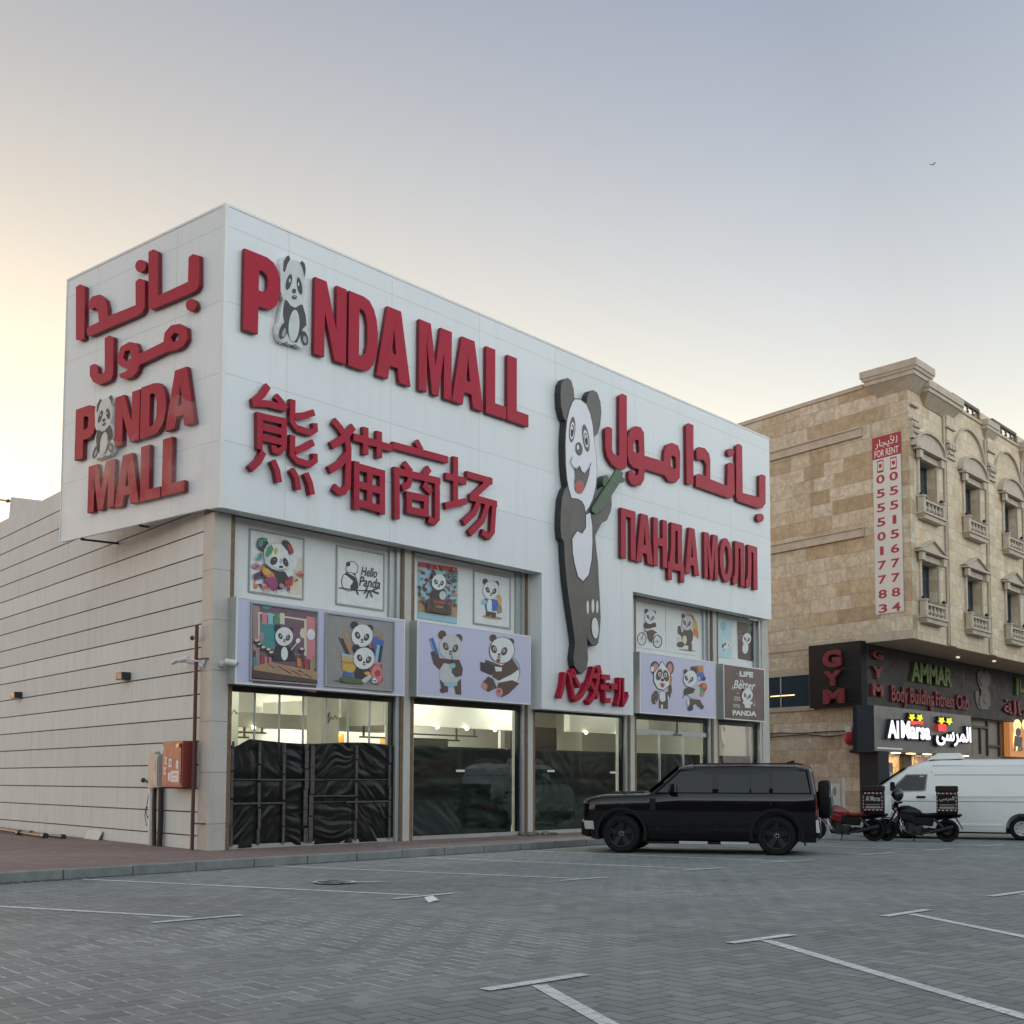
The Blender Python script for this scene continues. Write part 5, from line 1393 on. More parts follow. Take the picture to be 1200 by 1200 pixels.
def camera_on(name, label, base, arm_end, aim, r=0.06):
    t = thing(name, base, label, 'security camera')
    b = MB(WHITEP); b.cyl(base, V(base) + (V(arm_end) - V(base)) * 0.15, 0.06); b.tube([base, arm_end], 0.018, 8); b.build('arm', t)
    d = (V(aim) - V(arm_end)).normalized()
    b = MB(WHITEP); b.lathe([(0, -0.10), (r * .9, -0.09), (r, -0.02), (r, 0.10), (r * 0.8, 0.14), (0, 0.14)], arm_end, d, 14); b.build('body', t, smooth=40)
    b = MB(BLACKM); b.lathe([(0, 0.141), (r * 0.6, 0.143), (0, 0.146)], arm_end, d, 12); b.build('lens', t)
    return t
c1, c2 = PWD(216, 772.5, 0.3), PWD(207, 774, 0.3)
a0_ = PWD(241, 776, 0.0)
camera_on('security_camera', 'white bullet camera on a long arm off the side wall, nearer the riser pipe', TW(a0_[0], a0_[1], 0.0), TW(c1[0], c1[1], 0.3), TW(c1[0] + 1, c1[1] - .15, 0.6), 0.05)
camera_on('security_camera', 'white bullet camera on a long arm off the side wall, further from the corner', TW(a0_[0] + .03, a0_[1] - .06, 0.0), TW(c2[0], c2[1], 0.3), TW(c2[0] + 1, c2[1] - .3, 0.5), 0.045)
camera_on('security_camera', 'white bullet camera on the corner column above the first shop window', V((0.36, 0.355, 3.53)), V((0.40, 0.14, 3.55)), V((0.75, -0.3, 3.45)))
for px, py, lab in ((150, 793, 'small black box spotlight on the side wall, nearer the red cabinet'), (24, 815, 'small black box spotlight on the side wall near the left edge')):
    t_, z_ = PW(px, py)
    t = thing('wall_light', TW(t_, z_, 0), lab, 'wall light')
    b = MB(BLACKM); b.boxf(TW, t_ - 0.16, t_ + 0.16, z_ - 0.07, z_ + 0.08, 0.004, 0.20); b.build('housing', t, bevel=0.01)
    b = MB(pm('frosted', (0.25, 0.25, 0.24), 0.3)); b.boxf(TW, t_ - 0.12, t_ + 0.12, z_ - 0.078, z_ - 0.071, 0.03, 0.17); b.build('diffuser', t)
b = MB(pm('old_board', (0.52, 0.52, 0.50), 0.6, var=.15, dirt=.3)); b.hexa([TW(4.95, 0.14, 0.12), TW(5.75, 0.14, 0.12), TW(5.75, 0.14, 0.10), TW(4.95, 0.14, 0.10), TW(4.95, 0.32, 0.03), TW(5.75, 0.32, 0.03), TW(5.75, 0.32, 0.01), TW(4.95, 0.32, 0.01)])
tag(b.build('leaning_board'), 'low white board leaning at the foot of the beige wall', 'board')
POLE = pm('pole_steel', (0.10, 0.09, 0.085), 0.5, metal=0.4, var=0.3, scale=8)
for k, (t0, t1, d0, d1, z, r) in enumerate(((5.9, 12.2, 0.5, 0.35, 0.17, 0.03), (6.3, 11.6, 0.75, 0.6, 0.18, 0.035))):
    t = thing('steel_pole', TW((t0 + t1) / 2, 0.14, d0), ['thinner steel pole lying on the pavement against the beige wall', 'thicker steel pole lying in front of the other pole by the wall'][k], 'pole')
    b = MB(POLE); b.tube([TW(t0, z, d0), TW(t1, z + 0.06, d1)], r, 8); b.build('shaft', t, smooth=60)
    b = MB(BLACKM)
    for s_ in (0.0, 0.35, 0.97): 
        tt = t0 + (t1 - t0) * s_; b.cyl(TW(tt, z + 0.01, d0 + (d1 - d0) * s_), TW(tt + 0.14, z + 0.01, d0 + (d1 - d0) * s_), r * 1.9)
    b.build('coupler', t)
# roof top unit and whip pole at the far left
q = TW(15.5, 8.0, -1.6)
t = thing('roof_unit', q, 'pale tarpaulin covered unit on the roof behind the side wall', 'roof unit')
b = MB(pm('tarpaulin', (0.5, 0.51, 0.52), 0.7, var=0.12, bump=0.03, bscale=4, dirt=0.3))
L0, L1, R0, R1 = hit(9.5, 608, NW, q), hit(12, 582, NW, q), hit(62, 596, NW, q), hit(46, 586, NW, q)
S_ = lambda p, d: p - NW * d
b.hexa([L0, R0, S_(R0, 1.4), S_(L0, 1.4), L1, R1, S_(R1, 1.4), S_(L1, 1.4)]); b.build('cover', t, bevel=0.05)
b = MB(PANELW); a_, c_ = hit(44, 600, NW, q), hit(56, 583, NW, q); b.hexa([a_, V((c_.x, c_.y, a_.z)), S_(V((c_.x, c_.y, a_.z)), 1), S_(a_, 1), V((a_.x, a_.y, c_.z)), c_, S_(c_, 1), S_(V((a_.x, a_.y, c_.z)), 1)]); b.build('flap', t)
a_, c_ = hit(-30, 582, NW, q), hit(10, 587, NW, q)
b = MB(POLE); b.tube([a_, c_], 0.03, 6); b.tube([hit(8.5, 587.2, NW, q), c_], 0.06, 6); b.build('strut', t)

# ================================================================== the stone corner building
STC = [(0.41, 0.315, 0.195), (0.53, 0.425, 0.29), (0.59, 0.495, 0.36), (0.61, 0.54, 0.425), (0.54, 0.465, 0.35), (0.45, 0.345, 0.215), (0.65, 0.58, 0.465)]
STONE_F = stone_mat('sandstone_front', 0.85, 0.42, [tuple(c * k for c, k in zip(q, (1.10, 1.05, 0.98))) for q in STC[1:5] + STC[6:]], (0.27, 0.22, 0.17), 'x', 0.01)
STONE_S = stone_mat('sandstone_side', 1.25, 0.52, [STC[0], STC[2], STC[3], STC[5], STC[1], STC[6], STC[4]], (0.25, 0.20, 0.15), 'y', 0.012, vein=0.9)
TRIM = pm('cast_stone_trim', (0.50, 0.43, 0.345), 0.75, var=0.12, scale=4, bump=0.004, bscale=40, dirt=0.5)
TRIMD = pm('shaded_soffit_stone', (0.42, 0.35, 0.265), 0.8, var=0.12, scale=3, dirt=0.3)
WGL = pm('window_glass_dark', (0.018, 0.040, 0.058), 0.06, var=0.15, spec=0.6)
WFR = pm('window_frame_brown', (0.07, 0.085, 0.095), 0.4)
KS = 0.25
BX, BY = 28.9, -1.0
NS = V((-1, KS, 0)).normalized()
def B2F(u, w, d): return V((u, BY - d, w))
def B2S(t, w, d): return V((BX + KS * t, BY + t, w)) + NS * d
def PS(px, py):
    q = hit(px, py, NS, V((BX, BY, 0))); return q.y - BY, q.z
def PB(px, py, y): 
    q = PY(px, py, y); return q.x, q.z
b2 = thing('stone_building', (38, 5, 0), 'three storey sandstone clad building with arched and pedimented windows and shops below', 'building')
XE = 58.0
COLS = [30.45, 34.9, 39.35, 43.8, 48.25, 52.7]
WW = 0.78
holes = []
for cx in COLS:
    for z0, z1 in ((10.95, 13.02), (7.2, 9.32)):
        holes.append([(cx - WW, z0), (cx + WW, z0), (cx + WW, z1), (cx - WW, z1)])
b = MB(STONE_F)
b.prism([[(BX + 0.42, 6.45), (XE, 6.45), (XE, 15.75), (BX + 0.42, 15.75)]] + holes, B2F, -0.45, 0.0)
b.build('front_wall', b2)
b = MB(STONE_S)
q_ = lambda z: [V((BX, BY, z)), V((BX + 0.418, BY + 0.001, z)), B2S(16, z, -0.44), B2S(16, z, 0)]
b.hexa(q_(6.45) + q_(16.02))
b.build('side_wall', b2)
b = MB(STONE_S)
b.boxf(B2S, 2.17, 16, 0.0, 6.449, -0.44, -0.004)
b.build('lower_side_wall', b2)
b = MB(TRIM); b.boxf(B2S, -0.05, 2.2, 6.452, 6.75, 0.002, 0.05); b.boxf(B2S, 2.201, 16, 6.452, 6.70, 0.002, 0.035); b.build('base_band', b2)
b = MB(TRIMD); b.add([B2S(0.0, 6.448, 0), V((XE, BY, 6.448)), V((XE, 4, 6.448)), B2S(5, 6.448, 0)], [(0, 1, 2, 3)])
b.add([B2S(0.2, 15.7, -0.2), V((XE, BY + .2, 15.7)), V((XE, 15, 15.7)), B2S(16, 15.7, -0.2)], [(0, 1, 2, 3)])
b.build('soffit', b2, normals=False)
b = MB(INT_D); b.box(BX + .9, XE, 0.1, 0.2, 6.6, 15.5); b.box(BX + 3.5, XE, 5.5, 5.6, 0, 6.4); b.build('inner_wall', b2)
# ribs and capitals on the side
b = MB(TRIM)
for z in (14.15, 10.40):
    b.boxf(B2S, 1.95, 16, z, z + 0.34, 0.0, 0.11); b.boxf(B2S, 1.94, 16, z + 0.3, z + 0.36, 0.0, 0.16)
b.build('string_course', b2)
b = MB(TRIM); b.boxf(B2S, 1.9, 16, 15.95, 16.10, -0.5, 0.05); b.build('parapet_coping', b2)

def cornice_block(name, Tfun, u0, u1, z0, z1, proj, back=0.0, parent=b2):
    """stepped stone block that flares out upwards"""
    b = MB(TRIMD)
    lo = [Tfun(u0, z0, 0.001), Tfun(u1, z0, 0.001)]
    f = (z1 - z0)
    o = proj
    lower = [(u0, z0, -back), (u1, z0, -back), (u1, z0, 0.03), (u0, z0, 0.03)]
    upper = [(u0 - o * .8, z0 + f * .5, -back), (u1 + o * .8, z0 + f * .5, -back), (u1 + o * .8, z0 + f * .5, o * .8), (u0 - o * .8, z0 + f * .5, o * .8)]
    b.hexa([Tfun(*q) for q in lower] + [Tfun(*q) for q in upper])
    b.m(TRIM)
    b.boxf(Tfun, u0 - o * .88, u1 + o * .88, z0 + f * .502, z0 + f * .68, -back, o * .88)
    b.boxf(Tfun, u0 - o, u1 + o, z0 + f * .682, z1, -back, o)
    return b.build(name, parent)
# corner block wraps both faces
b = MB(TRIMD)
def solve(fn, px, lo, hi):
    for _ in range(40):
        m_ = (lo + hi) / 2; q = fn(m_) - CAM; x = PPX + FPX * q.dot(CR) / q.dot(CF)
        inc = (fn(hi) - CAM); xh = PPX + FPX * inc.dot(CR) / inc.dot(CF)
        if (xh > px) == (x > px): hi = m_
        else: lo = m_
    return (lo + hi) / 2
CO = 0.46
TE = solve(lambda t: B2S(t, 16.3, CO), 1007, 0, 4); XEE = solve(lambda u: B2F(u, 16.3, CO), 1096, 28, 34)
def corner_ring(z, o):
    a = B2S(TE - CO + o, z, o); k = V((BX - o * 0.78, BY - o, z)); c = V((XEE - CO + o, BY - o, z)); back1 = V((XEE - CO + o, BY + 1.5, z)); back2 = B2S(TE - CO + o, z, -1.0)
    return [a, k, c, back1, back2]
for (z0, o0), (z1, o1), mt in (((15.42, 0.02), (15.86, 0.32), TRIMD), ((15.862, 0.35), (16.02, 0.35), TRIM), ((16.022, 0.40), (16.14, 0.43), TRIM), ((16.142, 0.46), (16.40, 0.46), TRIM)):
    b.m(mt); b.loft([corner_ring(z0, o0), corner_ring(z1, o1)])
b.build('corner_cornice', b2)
XE2 = solve(lambda u: B2F(u, 15.8, 0.42), 1130, 29, 36)
cornice_block('cornice', B2F, XEE - CO + 0.42, XE2 - 0.42, 15.12, 15.95, 0.42, 0.0)
PIL = [32.55, 36.95, 41.4, 45.85, 50.3, 54.7]
for k, px_ in enumerate(PIL):
    b = MB(STONE_F); b.boxf(B2F, px_ - 0.36, px_ + 0.36, 6.46, 13.55, 0.002, 0.10); b.boxf(B2F, px_ - 0.33, px_ + 0.33, 14.25, 15.3, 0.002, 0.12)
    pl = b.build('pilaster', b2)
    c = MB(TRIM); c.boxf(B2F, px_ - 0.40, px_ + 0.40, 13.56, 13.68, 0.0, 0.18); c.boxf(B2F, px_ - 0.34, px_ + 0.34, 13.69, 14.1, 0.0, 0.12); c.boxf(B2F, px_ - 0.42, px_ + 0.42, 14.72, 14.80, 0.0, 0.2); c.boxf(B2F, px_ - 0.4, px_ + 0.4, 14.12, 14.22, 0.0, 0.2)
    for s_ in (-1, 0, 1):
        c.cyl(B2F(px_ + s_ * 0.26, 14.0, 0.08), B2F(px_ + s_ * 0.26, 14.0, 0.24), 0.10, n=10); c.cyl(B2F(px_ + s_ * 0.18, 13.8, 0.08), B2F(px_ + s_ * 0.18, 13.8, 0.2), 0.08, n=10)
    c.build('capital', pl)
    if k: cornice_block('bracket', B2F, px_ - 0.42, px_ + 0.42, 15.22, 15.98, 0.28)
    b = MB(TRIM); b.tube([B2F(px_ - 0.46, 15.2, 0.05), B2F(px_ - 0.46, 6.5, 0.05)], 0.05, 8); b.build('drain_pipe', b2, smooth=60)
c = MB(TRIM)
c.boxf(B2F, 28.95, 29.55, 13.66, 13.78, 0.0, 0.14); c.boxf(B2F, 28.98, 29.5, 13.8, 14.3, 0.0, 0.1); c.boxf(B2F, 28.96, 29.55, 14.32, 14.4, 0.0, 0.14)
for s_ in (-0.15, 0.05, 0.22):
    c.cyl(B2F(29.25 + s_, 14.15, 0.06), B2F(29.25 + s_, 14.15, 0.2), 0.1, n=10); c.cyl(B2F(29.25 + s_ * .8, 13.93, 0.06), B2F(29.25 + s_ * .8, 13.93, 0.18), 0.08, n=10)
c.boxf(B2F, 28.95, 29.6, 14.86, 14.96, 0.0, 0.12)
c.build('capital', b2)
# blind arches between the pilasters, parapet blocks with pierced balustrades
for k in range(4):
    cx = (PIL[k] + PIL[k + 1]) / 2
    b = MB(TRIM)
    pts = ell(cx, 13.7, 1.76, 1.55, 0, 24, 0, 180); ins = ell(cx, 13.7, 1.68, 1.47, 0, 24, 0, 180)
    b.prism(pts + ins[::-1], B2F, 0.0, 0.10); b.build('blind_arch', b2)
    b = MB(TRIM); b.boxf(B2F, cx - 1.9, cx + 1.45, 15.752, 15.86, -0.3, 0.06); b.build('parapet_ledge', b2)
    b = MB(STONE_F); b.boxf(B2F, PIL[k + 1] - 0.75, PIL[k + 1] + 0.3, 15.752, 16.26, -0.5, 0.0); b.build('parapet_block', b2)
    b = MB(pm('pierced_rail_brown', (0.13, 0.10, 0.085), 0.7))
    x0, x1 = cx - 1.5, cx + 1.42
    b.boxf(B2F, x0, x1, 16.24, 16.36, -0.16, -0.02); b.boxf(B2F, x0, x1, 15.87, 15.93, -0.16, -0.02)
    n = 5
    for i in range(n + 1):
        x = x0 + (x1 - x0) * i / n
        b.lathe([(0.04, 0), (0.065, 0.08), (0.035, 0.18), (0.055, 0.25), (0.04, 0.31)], B2F(x, 15.93, -0.09), (0, 0, 1), 8)
    b.build('parapet_balustrade', b2)

# windows
for r, (z0, z1) in enumerate(((10.95, 13.02), (7.2, 9.32))):
    for cx in COLS:
        w = MB(WFR)
        w.boxf(B2F, cx - WW, cx - WW + 0.07, z0, z1, -0.38, -0.30); w.boxf(B2F, cx + WW - 0.07, cx + WW, z0, z1, -0.38, -0.30)
        w.boxf(B2F, cx - 0.03, cx + 0.03, z0 + 0.071, z1 - 0.071, -0.38, -0.30); w.boxf(B2F, cx - WW + .071, cx + WW - .071, z1 - 0.07, z1, -0.38, -0.30); w.boxf(B2F, cx - WW + .071, cx + WW - .071, z0, z0 + 0.07, -0.38, -0.30)
        wo = w.build('window', b2)
        g_ = MB(WGL); g_.boxf(B2F, cx - WW + 0.072, cx - 0.031, z0 + 0.072, z1 - 0.072, -0.36, -0.34); g_.boxf(B2F, cx + 0.031, cx + WW - 0.072, z0 + 0.072, z1 - 0.072, -0.36, -0.34); g_.build('pane', wo)
        s_ = MB(TRIM)
        s_.boxf(B2F, cx - WW - 0.16, cx - WW - 0.002, z0, z1 + 0.02, 0.0, 0.07); s_.boxf(B2F, cx + WW + 0.002, cx + WW + 0.16, z0, z1 + 0.02, 0.0, 0.07)
        s_.boxf(B2F, cx - WW - 0.16, cx + WW + 0.16, z1 + 0.022, z1 + 0.24, 0.0, 0.10)
        s_.boxf(B2F, cx - WW - 0.36, cx - WW - 0.08, z1 - 0.02, z1 + 0.27, 0.10, 0.24); s_.boxf(B2F, cx + WW + 0.08, cx + WW + 0.36, z1 - 0.02, z1 + 0.27, 0.10, 0.24)
        s_.boxf(B2F, cx - 1.26, cx + 1.26, z1 + 0.28, z1 + 0.36, 0.0, 0.30)
        if r == 0:
            s_.prism([(cx - 1.36, z1 + 0.382)] + ell(cx, z1 + 0.382, 1.34, 0.62, 0, 18, 180, 0) + [(cx + 1.36, z1 + 0.382)], B2F, 0.0, 0.16)
            s_.prism(ell(cx, z1 + 0.382, 1.42, 0.72, 0, 18, 180, 0) + ell(cx, z1 + 0.382, 1.345, 0.625, 0, 18, 0, 180), B2F, 0.0, 0.25)
        else:
            s_.prism([(cx - 1.22, z1 + 0.382), (cx, z1 + 0.78), (cx + 1.22, z1 + 0.382)], B2F, 0.0, 0.16)
            s_.prism([(cx - 1.30, z1 + 0.382), (cx, z1 + 0.84), (cx + 1.30, z1 + 0.382), (cx + 1.225, z1 + 0.382), (cx, z1 + 0.785), (cx - 1.225, z1 + 0.382)], B2F, 0.0, 0.25)
        s_.build('pediment', wo)
        bl = MB(TRIM)
        zb = z0 + 0.08
        bl.boxf(B2F, cx - 1.06, cx + 1.06, zb - 0.05, zb + 0.02, 0.0, 0.34); bl.boxf(B2F, cx - 1.0, cx + 1.0, zb - 0.13, zb - 0.052, 0.0, 0.28); bl.boxf(B2F, cx - 0.94, cx + 0.94, zb - 0.21, zb - 0.132, 0.0, 0.28)
        for s2 in (-1, 1):
            bl.boxf(B2F, cx + s2 * 0.93 - 0.10, cx + s2 * 0.93 + 0.10, zb + 0.022, zb + 0.56, 0.06, 0.28); bl.boxf(B2F, cx + s2 * 0.93 - 0.13, cx + s2 * 0.93 + 0.13, zb + 0.562, zb + 0.62, 0.04, 0.31)
        bl.boxf(B2F, cx - 0.828, cx + 0.828, zb + 0.42, zb + 0.49, 0.10, 0.26); bl.boxf(B2F, cx - 0.828, cx + 0.828, zb + 0.022, zb + 0.07, 0.12, 0.24)
        for i in range(5):
            x = cx - 0.68 + 1.36 * i / 4
            bl.lathe([(0.055, 0), (0.05, 0.03), (0.095, 0.1), (0.08, 0.16), (0.042, 0.24), (0.055, 0.30), (0.045, 0.348)], B2F(x, zb + 0.073, 0.18), (0, 0, 1), 10)
        bo = bl.build('balcony', wo)
        lt = MB(BLACKM)
        for s2 in (-1, 1): lt.sph(B2F(cx + s2 * 0.93, zb + 0.69, 0.17), 0.075, n=6)
        lt.build('balcony_light', wo)

# side window of the ground floor
ws = MB(pm('pale_window_surround', (0.40, 0.36, 0.29), 0.6))
ws.boxf(B2S, 4.32, 8.0, 5.48, 5.66, 0.0, 0.05); ws.boxf(B2S, 4.32, 8.0, 4.10, 4.28, 0.0, 0.05); ws.boxf(B2S, 4.32, 4.48, 4.282, 5.478, 0.0, 0.05)
wo = ws.build('window', b2)
g_ = MB(WGL); g_.boxf(B2S, 4.482, 8.0, 4.282, 5.478, 0.004, 0.012); g_.build('pane', wo)
g_ = MB(ALU); g_.boxf(B2S, 5.95, 6.0, 4.284, 5.476, 0.013, 0.03); g_.build('window_bar', wo)
g_ = MB(pm('tube_lamp', (0.9, 0.7, 0.35), 0.5, emit=(1.0, 0.72, 0.3), estr=0.18)); g_.boxf(B2S, 5.3, 6.5, 4.72, 4.76, 0.014, 0.02); g_.build('tube_light', wo)

# banner on the corner
bn = thing('rent_banner', B2S(0.9, 7.45, 0.1), 'tall white banner with red telephone digits hung down the side wall near the corner', 'banner')
BW = pm('banner_white', (0.62, 0.62, 0.60), 0.55, var=0.06, scale=0.7, bump=0.02, bscale=1.2)
BR = pm('banner_red', (0.34, 0.02, 0.035), 0.5)
def TB(u, w, d): return B2S(1.53 - u, w, d)             # u to the right
b = MB(BW); b.boxf(TB, 0.02, 1.20, 7.44, 13.14, 0.02, 0.035); b.build('cloth', bn)
b = MB(BR); b.boxf(TB, 0.0, 1.21, 13.142, 13.96, 0.02, 0.036); hd = b.build('header', bn)
b = MB(INK['wt']); put_text(b, 'FOR RENT', TB, 0.10, 1.12, 13.20, 13.46, 0.038, None, 0.015); put_text(b, '\ufead\ufe8e\ufea0\ufef3\ufef8\ufedf', TB, 0.12, 1.08, 13.50, 13.90, 0.038, None, 0.012); b.build('lettering', hd, normals=False, weld=False)
b = MB(BR)
for col, digits in ((0, '0555017783'), (1, '0551567784')):
    for i, ch in enumerate(digits):
        u = 0.15 + col * 0.56; z = 12.22 - i * 0.527
        put_text(b, ch, TB, u + (0.10 if ch == '1' else 0), u + (0.26 if ch == '1' else 0.36), z, z + 0.32, 0.037, None, 0.01 if ch == '1' else 0.025)
    u = 0.20 + col * 0.56
    b.boxf(TB, u, u + 0.27, 12.62, 12.70, 0.036, 0.038); b.boxf(TB, u, u + 0.27, 13.03, 13.08, 0.036, 0.038); b.boxf(TB, u, u + 0.025, 12.70, 13.03, 0.036, 0.038); b.boxf(TB, u + 0.245, u + 0.27, 12.70, 13.03, 0.036, 0.038)
    b.prism(ell(u + 0.135, 12.87, 0.07, 0.08), TB, 0.036, 0.038)
b.build('digits', bn, normals=False, weld=False)

# gym fascia wrapping the corner
GB = pm('charcoal_cladding', (0.042, 0.040, 0.037), 0.6, var=0.12, scale=1.2, dirt=0.2, spec=0.25)
GREENL = pm('gym_green', (0.085, 0.145, 0.026), 0.5, spec=0.25); REDL = pm('gym_red', (0.17, 0.018, 0.024), 0.5, spec=0.25)
YG = 0.98
gy = thing('gym_sign', (34, YG, 4.2), 'long charcoal gym fascia with green and red lettering under the stone overhang', 'sign')
b = MB(GB); b.box(29.405, XE, YG, YG + 0.3, 4.16, 6.44); b.build('panel', gy)
b = MB(BLACKM); b.box(38.98, 39.02, YG - 0.004, YG - 0.001, 4.16, 6.44); b.build('panel_joint', gy)
TG = lambda u, w, d: V((u, YG - d, w))
def gtext(par, body, p0, p1, mat, dep=0.09, off=0.02, name='letters', y=YG, T=TG, each=True):
    """lettering between two pixel corners on the sign face"""
    (u0, w1), (u1, w0) = PB(*p0, y), PB(*p1, y)
    m = MB(mat); put_text(m, body, T, u0, u1, w0, w1, 0.01, dep, off)
    return m.build(name, par, weld=False)
z5 = lambda x, y: (940 + x / 4.615, 730 + y / 4.615)
x0, z1 = PB(*z5(575, 195), YG); x1, _ = PB(*z5(795, 250), YG)
m = MB(GREENL); put_text(m, 'AMMAR', TG, x0, x1, z1 - 0.86, z1 - 0.08, 0.01, 0.12, 0.035); m.build('green_letters', gy, weld=False)
x0, z1 = PB(*z5(470, 318), YG); x1, _ = PB(*z5(888, 380), YG)
m = MB(REDL); put_text(m, 'Body Building Fitness Club', TG, x0, x1, z1 - 0.92, z1 - 0.12, 0.01, 0.10, 0.02); m.build('red_letters', gy, weld=False)
for ch, ya, yb in (('G', 145, 215), ('Y', 235, 315), ('M', 330, 412)):
    x0, z1 = PB(*z5(365, ya), YG); x1, z0 = PB(*z5(425, yb), YG)
    m = MB(REDL); put_text(m, ch, TG, x0, x1, z0 + 0.08, z1 + 0.02, 0.01, 0.12, 0.05); m.build('red_letters', gy, weld=False)
x0, z1 = PB(*z5(705, 432), YG); x1, z0 = PB(*z5(805, 472), YG)
b = MB(pm('plate_grey', (0.3, 0.3, 0.28), 0.5)); b.box(x0, x1, YG - 0.03, YG - 0.002, z0 + .12, z1 + .05); b.build('name_plate', gy)
# relief of a flexed torso, left plain
GR = pm('relief_olive', (0.060, 0.056, 0.046), 0.5, var=0.2, scale=3)
m = MB(GR)
zz = lambda x, y: (1080 + x / 10, 750 + y / 10)
for pts, d in (([(640, 380), (700, 345), (715, 400), (735, 345), (790, 400), (800, 480), (760, 560), (790, 650), (800, 760), (750, 825), (690, 800), (660, 720), (690, 600), (650, 500)], 0.045), ([(620, 600), (650, 590), (700, 760), (720, 830), (650, 790), (625, 700)], 0.035)):
    m.prism([PB(*zz(*q), YG) for q in pts], TG, 0.0, d)
for e, d in ((ell(715, 480, 50, 60), 0.07), (ell(750, 690, 40, 60), 0.065), (ell(690, 700, 25, 80, 10), 0.06)):
    m.prism([PB(*zz(*q), YG) for q in e], TG, 0.0, d)
m.build('relief', gy)
x0, z1 = PB(1191, 792, YG)
m = MB(GREENL); TGl = lambda u, w, d: V((u, YG - d, w))
m.prism([PB(*zz(*q), YG) for q in [(1080, 440), (1105, 445), (1110, 650), (1085, 645)]], TG, 0.01, 0.12)
m.prism([PB(*zz(*q), YG) for q in [(1120, 440), (1135, 445), (1135, 570), (1260, 590), (1260, 630), (1120, 615)]], TG, 0.01, 0.12)
m.build('green_letters', gy)
m = MB(REDL); put_text(m, '\ufe94\ufedf\ufe8e\ufebb', TG, PB(*zz(920, 0), YG)[0], PB(*zz(1300, 0), YG)[0], 4.45, 5.15, 0.01, 0.1, 0.02); m.build('red_letters', gy, weld=False)
gx = thing('gym_sign', B2S(3.1, 4.18, 0.3), 'black box sign on the side wall with three dull red capitals one above another', 'sign')
b = MB(pm('black_cladding', (0.009, 0.011, 0.013), 0.45, var=0.1, spec=0.2)); b.boxf(B2S, 1.96, 4.33, 4.17, 6.53, -0.003, 0.34); b.build('box', gx, bevel=0.01)
TGS = lambda u, w, d: B2S(4.33 - u, w, 0.34 + d)
for ch, za, zb_ in (('G', 6.28, 5.62), ('Y', 5.50, 4.94), ('M', 4.82, 4.28)):
    m = MB(pm('dull_red', (0.19, 0.028, 0.040), 0.5, spec=0.25)); put_text(m, ch, TGS, 0.72 if ch != 'Y' else 0.74, 1.66 if ch == 'M' else 1.56, zb_ , za, 0.01, 0.1, 0.06); m.build('letter', gx, weld=False)

# restaurant sign and shopfront
YR = 0.5
rs = thing('restaurant_sign', (34, YR, 2.5), 'grey shop sign with glowing white lettering and yellow flowers above the van', 'sign')
RG = pm('sign_grey', (0.115, 0.118, 0.115), 0.45, metal=0.2, var=0.1, scale=1)
xL, zt = PB(1024, 828, YR); xR, _ = PB(1138, 840, YR)
zt = 4.14; zb_ = 2.50
b = MB(RG); b.box(xL, xR, YR, YR + 0.6, zb_, zt); b.m(pm('sign_side_dark', (0.018, 0.021, 0.026), 0.5, spec=0.25)); b.hexa([(xL - 0.45, YR + 0.45, zb_ - .05), (xL - 0.002, YR + 0.002, zb_ - .05), (xL - 0.002, YR + 0.6, zb_ - .05), (xL - 0.45, YR + 0.6, zb_ - .05), (xL - 0.45, YR + 0.45, zt), (xL - 0.002, YR + 0.002, zt), (xL - 0.002, YR + 0.6, zt), (xL - 0.45, YR + 0.6, zt)]); b.build('panel', rs)
TR = lambda u, w, d: V((u, YR - d, w))
def lit(name, col, s): return pm(name, col, 0.5, var=0.02, emit=col, estr=s * 0.42)
LW = lit('lit_white', (0.95, 0.93, 1.0), 0.26); LR = lit('lit_red', (0.85, 0.03, 0.03), 0.25); LY = lit('lit_yellow', (0.80, 0.85, 0.03), 0.25)
z4 = lambda x, y: (1000 + x / 6, 820 + y / 6)
def rtext(body, xa, ya, yb, xb, mat, off, back=True):
    u0, w1 = PB(*z4(xa, ya), YR); u1, _ = PB(*z4(xb, ya), YR); _, w0 = PB(*z4(xa, yb), YR)
    if back:
        m = MB(BLACKM); put_text(m, body, TR, u0 - 0.05, u1 + 0.05, w0 - 0.05, w1 + 0.05, 0.004, 0.14, off + 0.02); m.build('letter_return', rs, weld=False)
    m = MB(mat); put_text(m, body, TR, u0, u1, w0, w1, 0.142, 0.16, off); return m.build('lit_letters', rs, weld=False)
rtext('Al', 214, 142, 268, 290, LW, 0.03); rtext('Marsa', 308, 146, 270, 512, LW, 0.03)
rtext('\ufef0\ufeb3\ufeae\ufee4\ufedf\ufe8d', 556, 172, 320, 800, LW, 0.02)
def star(cx, cy, r):
    return [PB(*z4(cx + (r if k % 2 == 0 else r * .5) * math.cos(k * math.pi / 5 + .3), cy + (r if k % 2 == 0 else r * .5) * 1.2 * math.sin(k * math.pi / 5 + .3)), YR) for k in range(10)]
for cx, cy in ((388, 124), (442, 128), (596, 148), (650, 152)):
    m = MB(BLACKM); m.prism(star(cx - 5, cy - 6, 27), TR, 0.01, 0.12); m.build('letter_return', rs)
    m = MB(LY); m.prism(star(cx, cy, 22), TR, 0.122, 0.16); m.build('lit_flower', rs)
m = MB(LR); m.prism([PB(*z4(*q), YR) for q in [(370, 150), (462, 152), (460, 176), (430, 166), (400, 176), (370, 168)]], TR, 0.122, 0.165); m.prism([PB(*z4(*q), YR) for q in [(568, 170), (622, 174), (624, 222), (570, 218)]], TR, 0.163, 0.175); m.build('lit_mark', rs)
b = MB(ALUW); b.box(xL + 0.2, xL + 2.4, YR - 0.02, YR - 0.002, 2.58, 2.64); b.build('trim_strip', rs)

